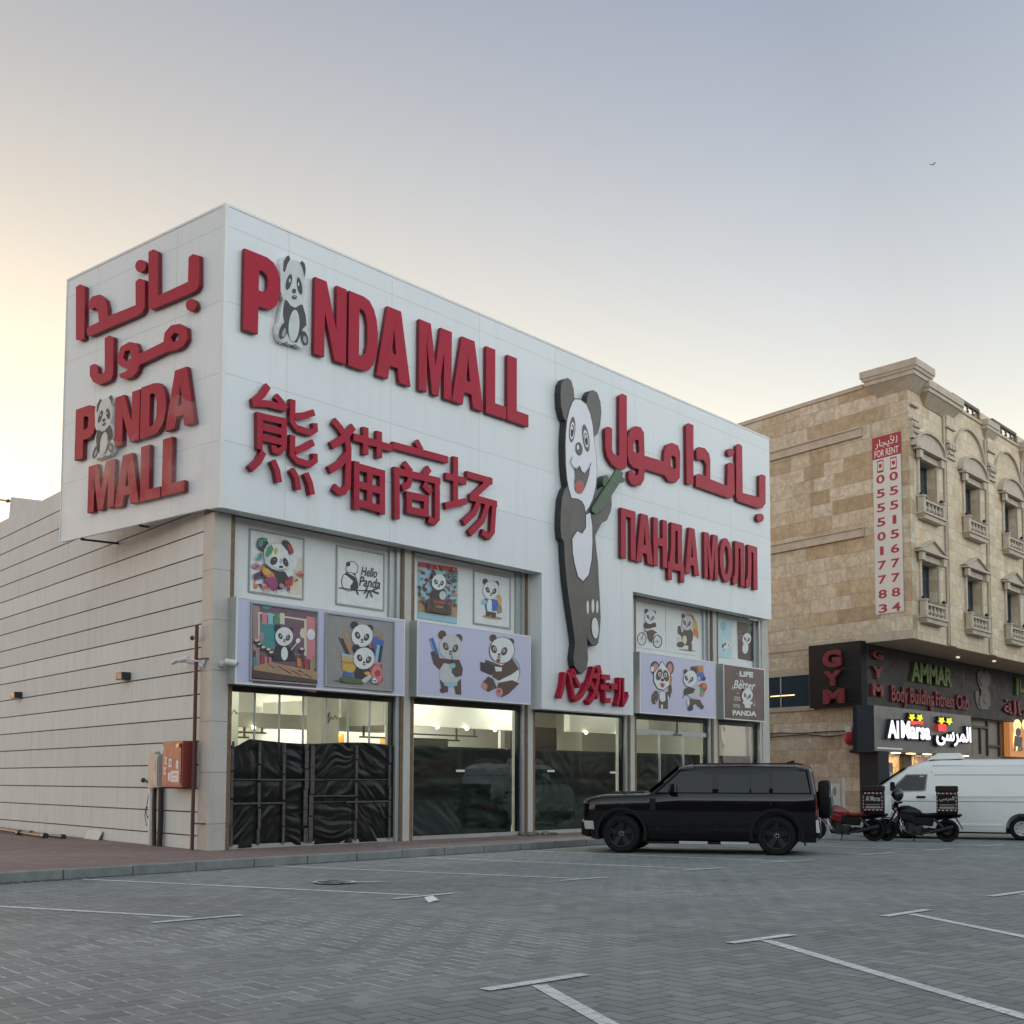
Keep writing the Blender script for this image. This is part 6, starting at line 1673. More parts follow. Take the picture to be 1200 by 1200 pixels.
sf = thing('shopfront', (34, 1.6, 0.14), 'warmly lit glazed shopfront with veined orange stone behind the van', 'shopfront')
def veined():
    m, t, b = new_mat('veined_orange_stone')
    p = t.pos(); n = t.noise(p, 1.3, 8, 0.75)
    v = t.mapr(t.m('ABSOLUTE', t.m('SUBTRACT', n, 0.5)), 0, 0.05, 1, 0)
    t.put(b.inputs['Base Color'], t.mix(v, (0.62, 0.36, 0.16), (0.22, 0.09, 0.04)))
    b.inputs['Roughness'].default_value = 0.3
    return m
VE = veined()
b = MB(VE); b.box(30.0, 42, 2.6, 2.75, 0.1, 2.6); b.build('back_wall', sf)
b = MB(pm('shop_pier_dark', (0.024, 0.028, 0.033), 0.5, spec=0.25)); b.hexa([B2S(1.55, 0.1, 0.02), B2S(2.35, 0.1, 0.02), B2S(2.35, 0.1, -0.6), B2S(1.55, 0.1, -0.6), B2S(1.55, 2.5, 0.02), B2S(2.35, 2.5, 0.02), B2S(2.35, 2.5, -0.6), B2S(1.55, 2.5, -0.6)]); b.build('pier', sf)
for a_, c_ in ((30.5, 30.95), (33.8, 34.6), (41.2, 41.8)):
    b = MB(pm('brown_post', (0.09, 0.06, 0.045), 0.5)); b.box(a_, c_, 1.5, 1.7, 0.1, 2.48); b.build('post', sf)
b = MB(ALU)
for x in (31.0, 32.4, 35.0, 36.6, 38.3, 40): b.box(x, x + 0.05, 1.55, 1.62, 0.12, 2.48)
b.box(29, 42, 1.55, 1.62, 2.482, 2.52); b.build('frame', sf)
b = MB(GLASS); b.box(30.96, 41.1, 1.58, 1.59, 0.14, 2.48); b.build('pane', sf)
b = MB(pm('machine_teal', (0.04, 0.09, 0.10), 0.4)); b.box(31.5, 32.2, 1.25, 1.5, 0.14, 2.12); ao = b.build('cash_machine', sf, bevel=0.02)
b = MB(INK['lg']); b.box(31.85, 32.05, 1.235, 1.248, 1.45, 1.75); b.build('screen', ao)
b = MB(lit('soffit_lamp', (1.0, 0.75, 0.4), 0.9))
for x in (29.9, 31.2, 32.6, 34.2, 35.6, 37.0, 38.2):
    q = MB(lit('soffit_lamp', (1.0, 0.75, 0.4), 0.9)); q.box(x, x + 0.5, 0.72, 0.9, 2.455, 2.49); q.build('downlight', sf)
for x in (30.4, 32.2, 35.2, 37.4): lamp_area('shop_lamp', (x, 1.9, 2.45), 1.0, 0.3, 7, (1.0, 0.66, 0.3))
for px, py, lab in ((1122.5, 769.5, 'lit round soffit downlight under the overhang, nearer the corner'), (1165, 774, 'lit round soffit downlight under the overhang, further right')):
    q = hit(px, py, V((0, 0, 1)), V((0, 0, 6.44)))
    m = MB(lit('downlight_white', (1.0, 0.95, 0.85), 0.16)); m.cyl((q.x, q.y, 6.38), (q.x, q.y, 6.446), 0.07)
    tag(m.build('downlight'), lab, 'lamp')

# lattice window and orange sign further along
b = MB(pm('lattice_wall', (0.28, 0.24, 0.19), 0.7, dirt=0.4))
xl, _ = PB(1140, 860, 1.0); xr, _ = PB(1184, 860, 1.0)
b.box(xl - 0.3, XE, 1.30, 1.4, 0.1, 4.155); o = b.build('ground_wall', b2)
m = MB(pm('lattice_brown', (0.06, 0.045, 0.04), 0.6))
for x in (xl + 0.4, xl + 2.4, xl + 3.9): m.box(x, x + 0.10, 1.2, 1.29, 2.55, 4.1)
for z in (2.62, 3.75): m.box(xl, xl + 4.4, 1.2, 1.29, z, z + 0.10) if False else m.box(xl, xl + 0.398, 1.2, 1.29, z, z + 0.1)
m.box(xl + 0.502, xl + 2.398, 1.2, 1.29, 3.75, 3.85); m.box(xl + 2.502, xl + 3.898, 1.2, 1.29, 2.95, 3.05); m.box(xl + 1.5, xl + 1.6, 1.2, 1.29, 2.62, 3.74)
m.build('window_lattice', o)
os_ = thing('cafe_sign', (xr + 2, 0.9, 2.6), 'glowing orange sign with a pale figure at the right edge of the picture', 'sign')
xo, zo = PB(1182.5, 842, 0.9)
m = MB(lit('lit_orange', (0.62, 0.25, 0.07), 0.10)); m.box(xo, xo + 5, 0.9, 1.15, 2.55, 4.12); m.build('panel', os_)
TO = lambda u, w, d: V((u, 0.9 - d, w))
m = MB(lit('lit_cream', (0.9, 0.75, 0.3), 0.25)); z3 = lambda x, y: (940 + x / 4.615, 730 + y / 4.615)
m.prism([PB(*q, 0.9) for q in ell(1191.5, 850, 4.2, 7)] , TO, 0.0, 0.03); m.prism([PB(*q, 0.9) for q in ell(1200.5, 849, 3, 6)], TO, 0.0, 0.03)
m.prism([PB(*q, 0.9) for q in ell(1190, 866, 3.6, 14)] + [], TO, 0.031, 0.04)
m.build('lit_picture', os_)
m = MB(BLACKM); m.prism([PB(*q, 0.9) for q in ell(1192, 858, 3.0, 5)], TO, 0.041, 0.05); m.prism([PB(*q, 0.9) for q in ((1188, 862), (1197, 864), (1196, 876), (1187, 874))], TO, 0.041, 0.05); put_text(m, '10 J', TO, PB(1187, 870, 0.9)[0], PB(1203, 870, 0.9)[0], 2.75, 3.05, 0.051, 0.06, 0.02); m.build('dark_figure', os_)

# alarm bell and cables on the side wall
t_, z_ = PS(1003, 865)
ab = thing('alarm_bell', B2S(t_, z_, 0), 'red alarm bell with a white cap on the stone side wall by the dark sign', 'alarm')
m = MB(pm('bell_red', (0.35, 0.02, 0.03), 0.35)); m.lathe([(0, 0.5), (0.2, 0.46), (0.27, 0.36), (0.28, 0.30), (0, 0.29)], B2S(t_, z_, 0), NS, 20); m.build('gong', ab, smooth=40)
m = MB(WHITEP); m.boxf(B2S, t_ - 0.12, t_ + 0.12, z_ + 0.16, z_ + 0.42, 0.004, 0.42); m.build('cap', ab, bevel=0.02)
m = MB(BLACKM); m.boxf(B2S, t_ - 0.05, t_ + 0.05, z_ - 0.45, z_ + 0.15, 0.004, 0.12); m.boxf(B2S, t_ - 0.16, t_ + 0.1, z_ - 0.55, z_ - 0.42, 0.004, 0.25); m.build('bracket', ab)
for k, (pts, lab) in enumerate((([(896, 861), (915, 859), (940, 859.5), (970, 857.5), (1002, 856)], 'upper black cable running along the stone side wall'), ([(896, 865.5), (915, 863), (945, 861), (975, 863.5), (990, 861), (1003, 857)], 'lower black cable sagging along the stone side wall'))):
    m = MB(BLACKM); path = []
    for q in pts:
        a_, z2_ = PS(*q); path.append(B2S(a_, z2_, 0.06 + 0.03 * k))
    m.tube(path, 0.022, 6)
    tag(m.build('cable', None, smooth=60), lab, 'cable')
t_, z_ = PS(1004, 0)
# building across the lot, behind the photographer: it is what the shop glass mirrors
ob = thing('opposite_building', (4, -47, 0), 'dark apartment block across the parking lot, mirrored in the shop glass', 'building')
OM = pm('opposite_wall', (0.11, 0.11, 0.115), 0.8, var=0.12, dirt=0.3)
m = MB(OM); m.box(-170, 90, -52, -42, 0, 14); m.build('wall', ob)
for k in range(40):
    m = MB(WGL); x = -160 + k * 6
    m.box(x, x + 2.2, -42.0, -41.95, 4.2, 6.2); m.box(x, x + 2.2, -42.0, -41.95, 8.2, 10.4); m.box(x - 1.2, x + 3.0, -42.0, -41.95, 0.3, 2.9); m.build('window', ob)
wb = thing('sky_blocker', (-52, -22, 0), 'unseen plain dark block added beyond the left of the lot to cut sky glow', 'building')  # unseen block, added to hide the low sky on the left
m = MB(OM); m.box(-60, -48, -41, 2, 0, 9.5); m.build('wall', wb)
for k in range(7):
    m = MB(WGL); m.box(-48.0, -47.95, -39 + k * 6, -37 + k * 6, 4.2, 6.2); m.box(-48.0, -47.95, -39 + k * 6, -37 + k * 6, 7.0, 8.6); m.build('window', wb)
# small bird
q = CAM + ray(1093, 193) * 150
m = MB(pm('bird_grey', (0.05, 0.05, 0.055), 0.7))
q0_ = q.copy(); m.sph(q, 0.16, 0.07, 0.06, 6); m.add([q + V((-.1, -.05, 0)), q + V((.1, -.05, 0)), q + V((.05, -.4, .16)), q + V((-.12, -.36, .14))], [(0, 1, 2, 3)]); m.add([q + V((-.1, .05, 0)), q + V((.1, .05, 0)), q + V((.05, .4, .12)), q + V((-.12, .36, .12))], [(0, 1, 2, 3)])
tag(m.build('bird'), 'tiny dark bird flying high in the sky at the upper right', 'bird')

# ================================================================== vehicles
def paint(name, col, flake=0.0, rough=0.18, coat=0.5):
    m, t, b = new_mat(name)
    p = t.obj()
    d = t.mapr(t.noise(p, 2.0, 6, 0.7), 0.45, 0.8, 0.0, 0.35)
    _, _, z = t.sep(p)
    t.put(b.inputs['Base Color'], t.mix(t.m('MULTIPLY', d, flake), tuple(col), (0.16, 0.15, 0.135)))
    t.put(b.inputs['Roughness'], t.m('ADD', rough, t.m('MULTIPLY', d, 0.25)))
    b.inputs['Coat Weight'].default_value = coat; b.inputs['Specular IOR Level'].default_value = 0.25
    b.inputs['Coat Roughness'].default_value = 0.05
    t.put(b.inputs['Normal'], t.bump(t.noise(p, 1.4, 2), 0.03, 0.02))
    MATS[name] = m
    return m
BLACKP = paint('gloss_black_paint', (0.003, 0.0035, 0.005), 0.04, 0.08)
WHITEPT = paint('van_white_paint', (0.82, 0.84, 0.81), 0.2, 0.3)
CLAD = pm('black_cladding_plastic', (0.007, 0.007, 0.008), 0.5, var=0.15, spec=0.2)
TINT = pm('tinted_glass', (0.003, 0.006, 0.010), 0.03, var=0.05, spec=0.42)
SATIN = pm('satin_black_alloy', (0.016, 0.0165, 0.018), 0.35, metal=0.2, spec=0.3)
SILV = pm('silver_trim', (0.46, 0.47, 0.48), 0.4, metal=0.1)
CHROME = pm('bright_metal', (0.55, 0.55, 0.55), 0.2, metal=0.9)
LAMPR = pm('tail_lamp_red', (0.22, 0.01, 0.012), 0.2, coat=0.5)
LAMPW = pm('headlamp_clear', (0.35, 0.36, 0.37), 0.12, coat=0.6)

def boolean_cut(o, cutters):
    """cut with closed meshes and keep the result as plain mesh data"""
    obs = []
    for cmb in cutters:
        c = cmb.build('cutter', None); c.location = WL[c.name] - WL[o.name]
        md = o.modifiers.new('cut', 'BOOLEAN'); md.operation = 'DIFFERENCE'; md.solver = 'EXACT'; md.object = c
        obs.append(c)
    loc, par = o.location.copy(), o.parent
    o.parent = None; o.location = (0, 0, 0)
    dg = bpy.context.evaluated_depsgraph_get(); dg.update()
    me = bpy.data.meshes.new_from_object(o.evaluated_get(dg))
    o.modifiers.clear()
    o.data = me
    o.parent = par; o.location = loc
    for c in obs: bpy.data.objects.remove(c)

def smooth_obj(o, ang):
    for p in o.data.polygons: p.use_smooth = True
    o.data.set_sharp_from_angle(angle=RAD(ang))

def wheel(root, x, y, r, wdt, rim_r, spokes=5, rimmat=None, side=1, name='wheel', disc=True):
    t = MB(RUBBER); c = V((x, y, r)); ax = V((0, side, 0))
    h = wdt / 2
    t.lathe([(rim_r, -h), (rim_r + .02, -h), (r - 0.035, -h), (r - 0.008, -h + .03), (r, -h + 0.05), (r, h - 0.05), (r - 0.008, h - 0.03), (r - 0.035, h), (rim_r + 0.02, h + 0.004), (rim_r, h - 0.01), (rim_r - 0.005, -h)], c, ax, 36)
    to = t.build(name, root, smooth=35)
    q = MB(rimmat or SATIN)
    q.lathe([(rim_r - 0.03, -h + .02), (rim_r + 0.004, h - 0.005), (rim_r - 0.004, h + 0.006), (rim_r - 0.025, h), (rim_r - 0.05, h - 0.10), (0.0, h - 0.10)], c, ax, 36)
    for k in range(spokes):
        a = 2 * math.pi * k / spokes + 0.3
        d = V((math.cos(a), 0, math.sin(a))); n = V((-math.sin(a), 0, math.cos(a)))
        w0, w1 = rim_r * .16, rim_r * .22
        f = c + ax * (h - 0.012); bk = c + ax * (h - 0.06)
        i0, i1 = rim_r * .15, rim_r * .97
        q.hexa([bk + d * i0 - n * w0, bk + d * i0 + n * w0, f + d * i0 + n * w0 - ax * .02, f + d * i0 - n * w0 - ax * .02, bk + d * i1 - n * w1, bk + d * i1 + n * w1, f + d * i1 + n * w1, f + d * i1 - n * w1])
    q.lathe([(0.0, h - 0.09), (rim_r * .28, h - 0.09), (rim_r * .26, h - 0.03), (0.03, h - 0.015), (0, h - 0.015)], c, ax, 20)
    ro = q.build('rim', to, smooth=30)
    if disc:
        q = MB(pm('brake_steel', (0.2, 0.2, 0.2), 0.4, metal=0.6)); q.lathe([(0, h - 0.125), (rim_r * .72, h - 0.125), (rim_r * .72, h - 0.105), (0, h - 0.105)], c, ax, 28); q.build('brake_disc', to, smooth=30)
        q = MB(CHROME)
        for k in range(5):
            a = 2 * math.pi * k / 5
            q.sph(c + ax * (h - 0.02) + V((math.cos(a), 0, math.sin(a))) * rim_r * .15, 0.012, n=4)
        q.build('wheel_nuts', to)
    return to

def profile_panel(pts, fn, off=0.004, th=0.012):
    """glass panel lying on the body side; pts in (x, z); fn gives y of the body side"""
    pass

# ------------------------------------------------------------------ black off-roader
suv = thing('parked_suv', (7.321 + 0.26, -5.399 + 0.075 - 0.0, 0), 'black boxy off-road car parked nose towards the shop with a spare wheel on its tail', 'car', None, 0, True)
_h = V((-math.sin(RAD(25)), math.cos(RAD(25)), 0)); _l = V((-_h.y, _h.x, 0))
SUVK = 0.972
suv.location = PZ(818, 1001.2) - _l * 0.93 * SUVK
suv.scale = (SUVK, SUVK, SUVK)
suv.rotation_euler = (0, 0, math.atan2(_h.y, _h.x))
def side_y(z):
    zz = [(0.26, .86), (0.42, .915), (0.60, .935), (0.85, .945), (1.06, .935), (1.20, .915), (1.66, .83), (1.72, .79)]
    for (a, ya), (c, yc) in zip(zz[:-1], zz[1:]):
        if z <= c: return ya + (yc - ya) * max(0, (z - a)) / (c - a)
    return .78
def sec(x, top, belt=1.2, k=1.0, zb=0.26, crown=0.03, cab=True, dx=None):
    """half section, right to left round the top"""
    L = []
    if cab:
        zs = [(zb, side_y(zb)), (0.40, side_y(.40)), (0.62, side_y(.62)), (0.86, side_y(.86)), (1.06, side_y(1.06)), (1.17, .925), (1.205, .912), (top - 0.13, .838), (top - 0.055, .80), (top - 0.012, .70)]
    else:
        zs = [(zb, side_y(zb)), (0.40, side_y(.40)), (0.62, side_y(.62)), (0.86, side_y(.86)), (min(1.02, top - .12), side_y(1.0)), (top - 0.085, .925), (top - 0.05, .90), (top - 0.03, .86), (top - 0.02, .80), (top - 0.005, .66)]
    pts = [(y * k, z) for z, y in zs] + [(0.0, top + crown)]
    full = [V((x + (dx(z) if dx else 0), y, z)) for y, z in pts] + [V((x + (dx(z) if dx else 0), -y, z)) for y, z in pts[-2::-1]]
    return full
nose_dx = lambda z: -0.02 - 0.16 * max(0, (0.48 - z)) / 0.22 * 0.6 - 0.05 * max(0, z - 0.95)
rear_dx = lambda z: 0.10 * max(0, z - 1.2) / 0.55
S_ = [sec(2.36, 1.08, k=.86, zb=.36, cab=False, dx=nose_dx), sec(2.30, 1.105, k=.93, zb=.33, cab=False, dx=nose_dx), sec(2.16, 1.14, k=.985, zb=.28, cab=False), sec(1.95, 1.175, cab=False), sec(1.5, 1.195, cab=False), sec(1.05, 1.205, cab=False),
      sec(0.99, 1.21, cab=False), sec(0.40, 1.735, crown=0.02), sec(0.22, 1.765, crown=0.03), sec(-0.2, 1.785, crown=.03), sec(-1.0, 1.79, crown=.03), sec(-1.9, 1.775, crown=.03), sec(-2.14, 1.755, crown=.03, dx=rear_dx), sec(-2.26, 1.735, k=.985, crown=.03, dx=rear_dx), sec(-2.285, 1.70, k=.95, crown=.02, dx=rear_dx)]
b = MB(BLACKP); b.loft(S_)
body = b.build('body', suv)
FWX, RWX, WR = 1.538, -1.538, 0.385
cut = []
for x in (FWX, RWX):
    for s_ in (1, -1):
        q = MB(CLAD); q.cyl((x, s_ * 0.58, 0.40), (x, s_ * 1.2, 0.40), 0.465, n=40); q.box(x - 0.464, x + 0.464, min(s_ * .58, s_ * 1.2), max(s_ * .58, s_ * 1.2), 0.0, 0.395)
        cut.append(q)
c2 = []
for q in cut:
    # one closed outline: arch with straight legs
    pass
cut = []
for x in (FWX, RWX):
    for s_ in (1, -1):
        q = MB(CLAD)
        pts = [(x - 0.465, 0.0)] + [(x + 0.465 * math.cos(a), 0.40 + 0.465 * math.sin(a)) for a in [math.pi - math.pi * k / 26 for k in range(27)]] + [(x + 0.465, 0.0)]
        q.prism(pts, lambda u, w, d: V((u, d, w)), s_ * 0.58, s_ * 1.2)
        cut.append(q)
boolean_cut(body, cut)
smooth_obj(body, 28)
bv = body.modifiers.new('bevel', 'BEVEL'); bv.width = 0.012; bv.segments = 2; bv.limit_method = 'ANGLE'; bv.angle_limit = RAD(35)
for x in (FWX, RWX):
    for s_ in (1, -1):
        q = MB(CLAD)
        o_ = [(x + 0.535 * math.cos(a), 0.40 + 0.52 * math.sin(a)) for a in [RAD(195 - 210 * k / 26) for k in range(27)]]
        i_ = [(x + 0.462 * math.cos(a), 0.40 + 0.462 * math.sin(a)) for a in [RAD(195 - 210 * k / 26) for k in range(27)]]
        q.prism(o_ + i_[::-1], lambda u, w, d: V((u, d, w)), s_ * 0.90, s_ * 0.975)
        q.build('wheel_arch', suv, bevel=0.015)
        wheel(suv, x, s_ * 0.83, WR, 0.235, 0.262, 5, SATIN, s_)
# side glass, seams, cladding, handles on both sides
def on_side(u, w, d, s_): return V((u, s_ * (side_y(w) + d), w))
for s_ in (1, -1):
    T = lambda u, w, d, s_=s_: on_side(u, w, d, s_)
    for nm, pts in (('front_window', [(0.80, 1.225), (0.335, 1.645), (-0.29, 1.655), (-0.29, 1.225)]), ('rear_window', [(-0.41, 1.225), (-0.41, 1.655), (-1.02, 1.655), (-1.02, 1.225)]), ('rear_vent_window', [(-1.05, 1.225), (-1.05, 1.655), (-1.40, 1.655), (-1.40, 1.225)]), ('quarter_window', [(-1.47, 1.225), (-1.47, 1.655), (-2.10, 1.65), (-2.18, 1.225)])):
        q = MB(TINT); q.prism(pts, T, -0.01, 0.006); q.build('side_window', suv)
    q = MB(pm('window_rubber', (0.003, 0.003, 0.003), 0.6, spec=0.08)); q.prism([(0.86, 1.205), (0.355, 1.672), (-2.13, 1.672), (-2.21, 1.205)], T, -0.02, 0.001); q.build('window_surround', suv)
    q = MB(pm('panel_gap', (0.022, 0.023, 0.025), 0.5))  # lighter than the paint: the glint of the door edges put into the colour
    for x in (0.80, -0.35, -1.435):
        q.prism([(x - 0.006, 0.48 if x > -1.4 else 0.98), (x - 0.006, 1.2), (x + 0.006, 1.2), (x + 0.006, 0.48 if x > -1.4 else 0.98)], T, -0.01, 0.003)
    q.build('door_gap', suv)
    q = MB(CLAD); q.prism([(-1.02, 0.27), (-1.02, 0.44), (1.02, 0.44), (1.02, 0.27)], T, -0.01, 0.025); q.build('sill_cladding', suv, bevel=0.01)
    q = MB(BLACKP); q.prism([(-1.00, 0.452), (-1.00, 0.475), (1.0, 0.475), (1.0, 0.452)], T, -0.01, 0.014); q.build('side_moulding', suv)
    q = MB(CLAD); q.box(-1.0, 0.98, min(s_ * .90, s_ * 1.03), max(s_ * .90, s_ * 1.03), 0.205, 0.25); sb = q.build('side_step', suv, bevel=0.01)
    for xa, xb in ((0.36, -0.20), (-0.46, -1.0)):
        q = MB(SILV); q.box(xb, xa, min(s_ * 1.0, s_ * 1.036), max(s_ * 1.0, s_ * 1.036), 0.252, 0.262); q.box(xb, xa, min(s_ * 1.031, s_ * 1.037), max(s_ * 1.031, s_ * 1.040), 0.21, 0.2535); q.build('step_tread', sb)
    for x in (-0.18, -1.13):
        q = MB(CLAD); q.prism([(x - 0.10, 1.035), (x - 0.10, 1.065), (x + 0.10, 1.065), (x + 0.10, 1.035)], T, 0.02, 0.045); q.prism([(x - 0.09, 1.04), (x - 0.09, 1.06), (x - 0.06, 1.06), (x - 0.06, 1.04)], T, 0, 0.02); q.prism([(x + 0.06, 1.04), (x + 0.06, 1.06), (x + 0.09, 1.06), (x + 0.09, 1.04)], T, 0, 0.02); q.build('door_handle', suv, bevel=0.005)
    q = MB(CLAD); q.prism([(0.84, 0.86), (0.84, 1.10), (0.96, 1.10), (0.96, 0.86)], T, -0.01, 0.012); q.build('side_vent', suv, bevel=0.006)
    q = MB(BLACKP); q.hexa([V((0.42, s_ * .95, 1.22)), V((0.60, s_ * .95, 1.24)), V((0.55, s_ * 1.16, 1.24)), V((0.42, s_ * 1.16, 1.22)), V((0.43, s_ * .95, 1.42)), V((0.56, s_ * .95, 1.42)), V((0.52, s_ * 1.15, 1.41)), V((0.43, s_ * 1.15, 1.41))])
    q.bar((0.56, s_ * .90, 1.235), (0.54, s_ * .99, 1.25), 0.06, 0.05); mo = q.build('mirror', suv, bevel=0.02)
    q = MB(CHROME); q.hexa([V((0.416, s_ * .97, 1.24)), V((0.419, s_ * .97, 1.24)), V((0.419, s_ * 1.14, 1.24)), V((0.416, s_ * 1.14, 1.24)), V((0.424, s_ * .97, 1.40)), V((0.427, s_ * .97, 1.40)), V((0.427, s_ * 1.13, 1.40)), V((0.424, s_ * 1.13, 1.40))]); q.build('mirror_glass', mo)
    q = MB(LAMPW); q.lathe([(0, 0), (0.10, 0.0), (0.095, 0.03), (0, 0.04)], (2.295, s_ * 0.66, 0.96), (1, 0, 0), 20); q.build('headlight', suv, smooth=40)
    q = MB(SILV); q.hexa([V((2.24, s_ * .80, .50)), V((2.41, s_ * .62, .50)), V((2.40, s_ * .60, .50)), V((2.22, s_ * .78, .50)), V((2.25, s_ * .88, .66)), V((2.41, s_ * .66, .66)), V((2.40, s_ * .6, .66)), V((2.22, s_ * .78, .66))]); q.build('bumper_trim', suv, bevel=0.01)
    q = MB(SILV); q.hexa([V((2.10, s_ * .935, .47)), V((2.30, s_ * .89, .47)), V((2.29, s_ * .84, .47)), V((2.09, s_ * .88, .47)), V((2.12, s_ * .95, .64)), V((2.33, s_ * .90, .64)), V((2.32, s_ * .85, .64)), V((2.11, s_ * .89, .64))]); q.build('bumper_trim', suv, bevel=0.012)
    q = MB(LAMPR); q.box(-2.31, -2.26, min(s_ * .74, s_ * .86), max(s_ * .74, s_ * .86), 1.02, 1.13); q.box(-2.31, -2.26, min(s_ * .74, s_ * .86), max(s_ * .74, s_ * .86), 0.88, 0.98); q.build('tail_light', suv, bevel=0.008)
    q = MB(SILV); q.hexa([V((-2.36, s_ * .70, .45)), V((-2.36, s_ * .93, .45)), V((-2.29, s_ * .95, .45)), V((-2.29, s_ * .70, .45)), V((-2.33, s_ * .72, .70)), V((-2.33, s_ * .90, .70)), V((-2.28, s_ * .92, .70)), V((-2.28, s_ * .72, .70))]); q.build('bumper_trim', suv, bevel=0.015)
    q = MB(CLAD); q.tube([(0.1, s_ * .72, 1.775), (0.05, s_ * .72, 1.797), (-1.95, s_ * .72, 1.797), (-2.05, s_ * .72, 1.77)], 0.014, 8); q.build('roof_rail', suv, smooth=60)
q = MB(CLAD); q.hexa([V((2.20, -.9, .30)), V((2.42, -.66, .34)), V((2.42, .66, .34)), V((2.20, .9, .30)), V((2.24, -.92, .62)), V((2.43, -.66, .62)), V((2.43, .66, .62)), V((2.24, .92, .62))]); q.build('front_bumper', suv, bevel=0.04)
q = MB(CLAD); q.hexa([V((-2.36, -.86, .36)), V((-2.2, -.93, .34)), V((-2.2, .93, .34)), V((-2.36, .86, .36)), V((-2.35, -.88, .60)), V((-2.2, -.94, .60)), V((-2.2, .94, .60)), V((-2.35, .88, .60))]); q.build('rear_bumper', suv, bevel=0.03)
q = MB(CLAD)
for z in (0.74, 0.84, 0.94): q.box(2.285, 2.335, -0.5, 0.5, z, z + 0.055)
q.build('grille', suv, bevel=0.006)
q = MB(TINT); q.add([(1.02, -.80, 1.232), (1.02, .80, 1.232), (.435, .72, 1.742), (.435, -.72, 1.742)], [(0, 1, 2, 3)]); q.add([(1.0, -.80, 1.215), (1.0, .80, 1.215), (.415, .72, 1.725), (.415, -.72, 1.725)], [(3, 2, 1, 0)]); q.build('windscreen', suv)
q = MB(TINT); q.hexa([V((-2.30, -.68, 1.24)), V((-2.30, .68, 1.24)), V((-2.28, .68, 1.24)), V((-2.28, -.68, 1.24)), V((-2.235, -.64, 1.62)), V((-2.235, .64, 1.62)), V((-2.215, .64, 1.62)), V((-2.215, -.64, 1.62))]); q.build('tail_window', suv)
q = MB(CLAD); q.bar((1.0, 0.55, 1.24), (0.88, -0.05, 1.36), 0.02, 0.02); q.bar((1.0, -0.15, 1.24), (0.88, -0.7, 1.36), 0.02, 0.02); q.build('wiper', suv)
q = MB(BLACKP); q.hexa([V((1.9, -.35, 1.19)), V((1.9, .35, 1.19)), V((1.15, .4, 1.215)), V((1.15, -.4, 1.215)), V((1.82, -.33, 1.232)), V((1.82, .33, 1.232)), V((1.15, .38, 1.245)), V((1.15, -.38, 1.245))]); q.build('bonnet_bulge', suv, bevel=0.02)
q = MB(CLAD); q.hexa([V((-1.62, -.03, 1.80)), V((-1.62, .03, 1.80)), V((-1.86, .03, 1.80)), V((-1.86, -.03, 1.80)), V((-1.80, -.008, 1.87)), V((-1.80, .008, 1.87)), V((-1.86, .008, 1.87)), V((-1.86, -.008, 1.87))]); q.build('roof_aerial', suv, bevel=0.008)
q = MB(RUBBER); q.lathe([(0, -.12), (.34, -.12), (.375, -.09), (.385, -.04), (.385, .04), (.375, .09), (.34, .12), (.32, .13)], (-2.44, 0.05, 1.09), (-1, 0, 0), 36); so = q.build('spare_wheel', suv, smooth=35)
q = MB(pm('spare_cover', (0.03, 0.033, 0.038), 0.25, coat=0.5)); q.lathe([(.375, .06), (.36, .135), (.30, .155), (0, .165)], (-2.44, 0.05, 1.09), (-1, 0, 0), 36); q.build('cover', so, smooth=40)
q = MB(CLAD); q.box(-2.40, -2.28, -.15, .25, .95, 1.25); q.build('spare_carrier', suv)
q = MB(CLAD); q.box(-1.9, 1.9, -.78, .78, .22, .40); q.box(-1.62, -1.46, -.8, .8, .30, .44); q.box(1.46, 1.62, -.8, .8, .30, .44); q.build('underbody', suv)
for x in (1.03, -2.07):
    q = MB(RUBBER); q.box(x - 0.012, x + 0.012, .70, .93, .20, .46); q.build('mud_flap', suv)
    q = MB(RUBBER); q.box(x - 0.012, x + 0.012, -.93, -.70, .20, .46); q.build('mud_flap', suv)

# ------------------------------------------------------------------ white van
van = thing('parked_van', (17.36, -8.28, 0), 'white high roofed panel van parked nose inwards behind the black motorcycle', 'van', None, 0, True)
hd = RAD(18.5); _h = V((-math.sin(hd), math.cos(hd), 0)); _l = V((-_h.y, _h.x, 0))
van.location = V((17.36, -8.282, 0)) - _l * 0.83
van.rotation_euler = (0, 0, math.atan2(_h.y, _h.x))
def vy(z):
    zz = [(0.18, .80), (0.30, .84), (0.60, .85), (0.92, .845), (1.20, .83), (1.60, .77), (1.80, .73), (1.88, .67)]
    for (a, ya), (c, yc) in zip(zz[:-1], zz[1:]):
        if z <= c: return ya + (yc - ya) * max(0, z - a) / (c - a)
    return .67
def vsec(x, top, k=1.0, zb=.19, dx=None):
    f = lambda z: zb + (z - .19) * (top - zb) / (1.97 - .19)
    pts = [(vy(z) * k, f(z)) for z in (.19, .30, .60, .92, 1.20, 1.58, 1.80, 1.88)] + [(.55 * k, f(1.935)), (0, f(1.975))]
    return [V((x + (dx(z) if dx else 0), y, z)) for y, z in pts] + [V((x + (dx(z) if dx else 0), -y, z)) for y, z in pts[-2::-1]]
S_ = [vsec(3.66, .86, .84, .24), vsec(3.62, .98, .90, .22), vsec(3.52, 1.10, .955, .20), vsec(3.36, 1.27, .985), vsec(3.25, 1.36, 1.0), vsec(2.92, 1.60), vsec(2.62, 1.78), vsec(2.38, 1.88), vsec(2.12, 1.945), vsec(1.8, 1.97), vsec(0.5, 1.975), vsec(-.9, 1.97), vsec(-1.08, 1.95), vsec(-1.14, 1.90, .97)]
b = MB(WHITEPT); b.loft(S_)
body = b.build('body', van)
